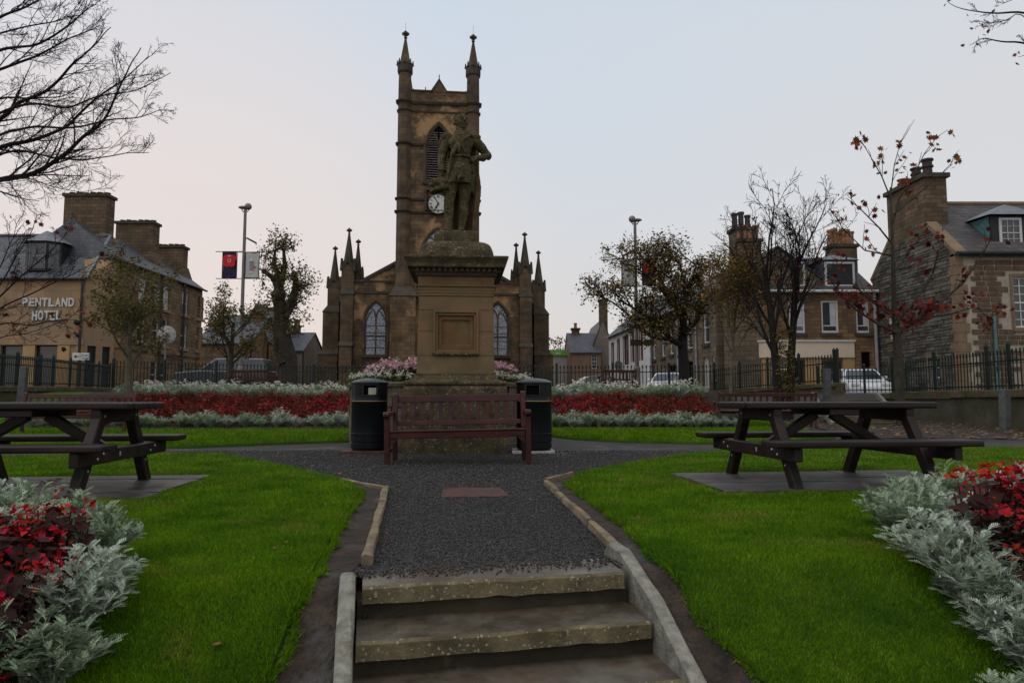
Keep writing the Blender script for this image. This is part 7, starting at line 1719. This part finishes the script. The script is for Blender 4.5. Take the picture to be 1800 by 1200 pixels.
# far beds ---------------------------------------------------------------------
def far(x0f,x1f,front,lab,gsuf,sgn):
    # front silver border, red mass, back silver and pale flowers
    n=20
    for row,(dy,s) in enumerate(((.22,.72),(.58,.80))):
        for i in range(n):
            u=(i+.5*(row%2)+rb.uniform(-.2,.2))/n; x=lerp(x0f(front),x1f(front),u); y=front+dy+rb.uniform(-.1,.1)
            plant(rb.choice(SM),'silver_ragwort','silver ragwort plant edging the front of the far bed '+lab,'plant','silver ragwort in front of the far bed '+gsuf,x,y,H(x,y)+.05,s*rb.uniform(.7,1.2))
    y=front+.95; row=0
    while y<front+4.5:
        xa,xb=x0f(y)+.35,x1f(y)-.35; m=int((xb-xa)/.36)
        for i in range(m):
            x=xa+(i+.5*(row%2)+rb.uniform(-.3,.3))/m*(xb-xa); u=(x-xa)/(xb-xa); core=(u>.80 if sgn<0 else u<.22) or rb.random()<.08+.25*mnoise.noise((x*.7,y*.7,1))
            src=rb.choice(BD) if (core and rb.random()<.75) else (rb.choice(BF) if rb.random()<.35 else rb.choice(BR))
            flower_part(*src,'begonia',('begonia thick with crimson flowers in the far bed ' if src in BD else 'rust stemmed begonia with scattered red flowers in the far bed ' if src in BF else 'rust stemmed begonia almost without flowers in the far bed ')+lab,'begonias massed in the far bed '+gsuf,x,y,H(x,y)+.03,rb.uniform(.65,1.0))
        y+=.48; row+=1
    for row,y in enumerate((front+4.8,front+5.4,front+6.0)):
        xa,xb=x0f(y)+.2,x1f(y)-.2; m=int((xb-xa)/.42)
        for i in range(m):
            x=xa+(i+.5*(row%2)+rb.uniform(-.2,.2))/m*(xb-xa)
            if row==2 or (row==1 and rb.random()<.35): flower_part(*rb.choice(WHF),'pale_bedding_plant','white flowered plant at the back of the far bed '+lab,'white flowers at the back of the far bed '+gsuf,x,y,H(x,y)+.03,rb.uniform(1.1,1.5))
            else: plant(rb.choice(SM),'silver_ragwort','silver ragwort plant along the back of the far bed '+lab,'plant','silver ragwort at the back of the far bed '+gsuf,x,y,H(x,y)+.03,rb.uniform(.95,1.35))
far(lambda y:-11.9-(y-18)*.1, lambda y:-3.75-(y-18)*.05, 16.6, 'on the hotel side','on the hotel side',-1)
far(lambda y:.98+(y-18)*.02, lambda y:5.9+(y-18)*.12, 16.6, 'on the terrace side','on the terrace side',1)
for i in range(7):
    x=-3.72+.0*i; y=17.2+i*.55; plant(rb.choice(SM),'silver_ragwort','silver ragwort plant at the bed end next to the bin with the notice','plant','silver ragwort at the bed end',x,y,H(x,y)+.03,1.0)
# planter on the round wall
for k in range(58):
    a=2*PI*rb.random(); rr=math.sqrt(rb.random())*(PR-.25); x,y=PLC.x+rr*math.cos(a),PLC.y+rr*math.sin(a); z=1.06+.20*(1-(rr/PR)**2)
    if rr>PR*.80: flower_part(*rb.choice(WHF),'pale_bedding_plant','small white flowered plant spilling over the planter rim','white flowers on the planter rim',x,y,z,.62)
    elif k%3==0 and y>PLC.y: plant(rb.choice(SM),'silver_ragwort','silver ragwort plant in the round planter','plant','silver ragwort in the planter',x,y,z,.72)
    else: flower_part(*rb.choice(PKF),'pink_bedding_plant','pink flowered bedding plant in the round planter','pink flowers in the planter',x,y,z,.85)
for k in range(26):
    a=PI+PI*k/25; x,y=PLC.x+(PR-.12)*math.cos(a),PLC.y+(PR-.12)*math.sin(a); flower_part(*rb.choice(WHF),'pale_bedding_plant','small white flowered plant spilling over the planter rim','white flowers on the planter rim',x,y,1.03,.58)
for k in range(22):
    if k%4==1:
        continue
    a=PI*1.03+PI*.94*k/21; x,y=PLC.x+(PR-.42)*math.cos(a),PLC.y+(PR-.42)*math.sin(a); flower_part(*PKF[k%3],'pink_bedding_plant','pink flowered bedding plant in the round planter','pink flowers in the planter',x,y,1.08,.9)
for k in range(9):
    a=.15+PI*k/8*.9; x,y=PLC.x+.9*math.cos(a),PLC.y+.9*math.sin(a); plant(rb.choice(SM),'silver_ragwort','silver ragwort plant in the round planter','plant','silver ragwort in the planter',x,y,1.2,.75)
# spiky cordyline
p=W(624,668,21); mb=MB()
for k in range(46):
    az=rb.uniform(0,2*PI); el=rb.uniform(.35,1.35); L_=rb.uniform(.5,.85); d=Vector((math.cos(az)*math.cos(el),math.sin(az)*math.cos(el),math.sin(el))); sd=Vector((-math.sin(az),math.cos(az),0))*.018; c=Vector((0,0,.15)); m_=c+d*L_*.55; e=c+d*L_+Vector((0,0,-.12*L_))
    mb.add([c-sd*.5,c+sd*.5,m_+sd,m_-sd],[(0,1,2,3)]); mb.add([m_-sd,m_+sd,e],[(0,1,2)])
o=obj('spiky_plant', mb, M['greenleaf'], None,False,0,1,False); o.location=(p.x,21,H(p.x,21)+.35); tag(o,'spiky green cordyline between the far bed and the planter','plant')
# weed by the steps
mb=MB(); c0=G(632,1080,-.12)
for k in range(30):
    az=rb.uniform(0,2*PI); L_=rb.uniform(.02,.06); d=Vector((math.cos(az)*.7,math.sin(az)*.7,rb.uniform(.3,1.2))).normalized(); sd=d.orthogonal().normalized()*.006; b0=Vector((rb.uniform(-.02,.02),rb.uniform(-.05,.05),0)); mb.add([b0-sd*.3,b0+d*L_*.5+sd,b0+d*L_,b0+d*L_*.5-sd],[(0,1,2,3)])
o=obj('weed', mb, M['greenleaf'], None,False,0,1,False); o.location=(c0.x+.02,c0.y,c0.z-.01); tag(o,'small green weed growing between the steps and the side kerb','weed')
# fallen leaves --------------------------------------------------------------------
def litleaf(seed):
    rg=random.Random(seed); return maples([Vector((0,0,0))],.06,rg)
def fleaf(seed):
    rg=random.Random(seed); V=[Vector((x*.05,y*.05,.012*abs(x)+.008*math.sin(y*4+seed))) for x,y in MAPLE]; return MB().add([Vector((0,0,0))]+V,[(0,1+i,1+(i+1)%16) for i in range(16)]).mesh('fallen_leaf',M['lf_fall'])
FL=[fleaf(i) for i in range(4)]
def fallen(poly,n,ymin,ymax,lab,grp,seed,bed):
    rg=random.Random(seed); k=0
    while k<n:
        y=rg.uniform(ymin,ymax); x=rg.uniform(-.75,.75)*y; xa=np.array([x]); ya=np.array([y])
        if inpoly(xa,ya,poly)[0] and not inpoly(xa,ya,bed)[0] and not inpad(xa,ya)[0]:
            o=link('fallen_leaf',rg.choice(FL),None,(x,y,H(x,y)+.062),(rg.uniform(-.4,.4),rg.uniform(-.4,.4),rg.uniform(0,6.28)),(rg.uniform(.35,.8),)*3); tag(o,lab,'leaf',grp); k+=1
fallen(lawn_ln,14,2.4,9,'curled brown autumn leaf lying on the lawn on the hotel side','leaves on the lawn on the hotel side',1,bed_ln)
fallen(lawn_rn,18,2.4,9.5,'curled brown autumn leaf lying on the lawn on the wall side','leaves on the lawn on the wall side',2,bed_rn)
fallen([(-1.2,3.5),(.9,3.5),(1.5,9.5),(-2.6,9.5)],9,3.6,9,'small brown leaf lying on the gravel path','leaves on the gravel path',9,bed_ln)
fallen(lawn_lf,9,11.6,17,'brown autumn leaf lying on the far lawn strip on the hotel side','leaves on the far lawn strip',3,bed_lf)
for (px,py) in ((88,850),(100,848),(75,850),(140,853),(148,850)):
    q_=G(px,py,.05); o=link('fallen_leaf',FL[px%4],None,(q_.x,q_.y,.066),(.2,.1,px),(1.3,1.3,1.6)); tag(o,'brown curled leaf lying on the wet boarded pad on the hotel side','leaf','leaves on the pad')
rg=random.Random(55); mb=MB()
for k in range(900):
    x=rg.uniform(7.6,12.3); y=rg.uniform(12.9,21.5); s=rg.uniform(.03,.07); z=H(x,y)+.03; a=rg.uniform(0,6.28); c_,s_=math.cos(a)*s,math.sin(a)*s
    mb.add([(x-c_,y-s_,z+rg.uniform(0,.02)),(x+s_*.6,y-c_*.6,z+rg.uniform(0,.02)),(x+c_,y+s_,z+rg.uniform(0,.03)),(x-s_*.6,y+c_*.6,z+rg.uniform(0,.02))],[(0,1,2,3)])
tag(obj('leaf_litter', mb, M['lf_fall'],None,False,0,1,False),'scattered brown leaf litter on the bare earth below the stained wall','leaf litter',None,'stuff')
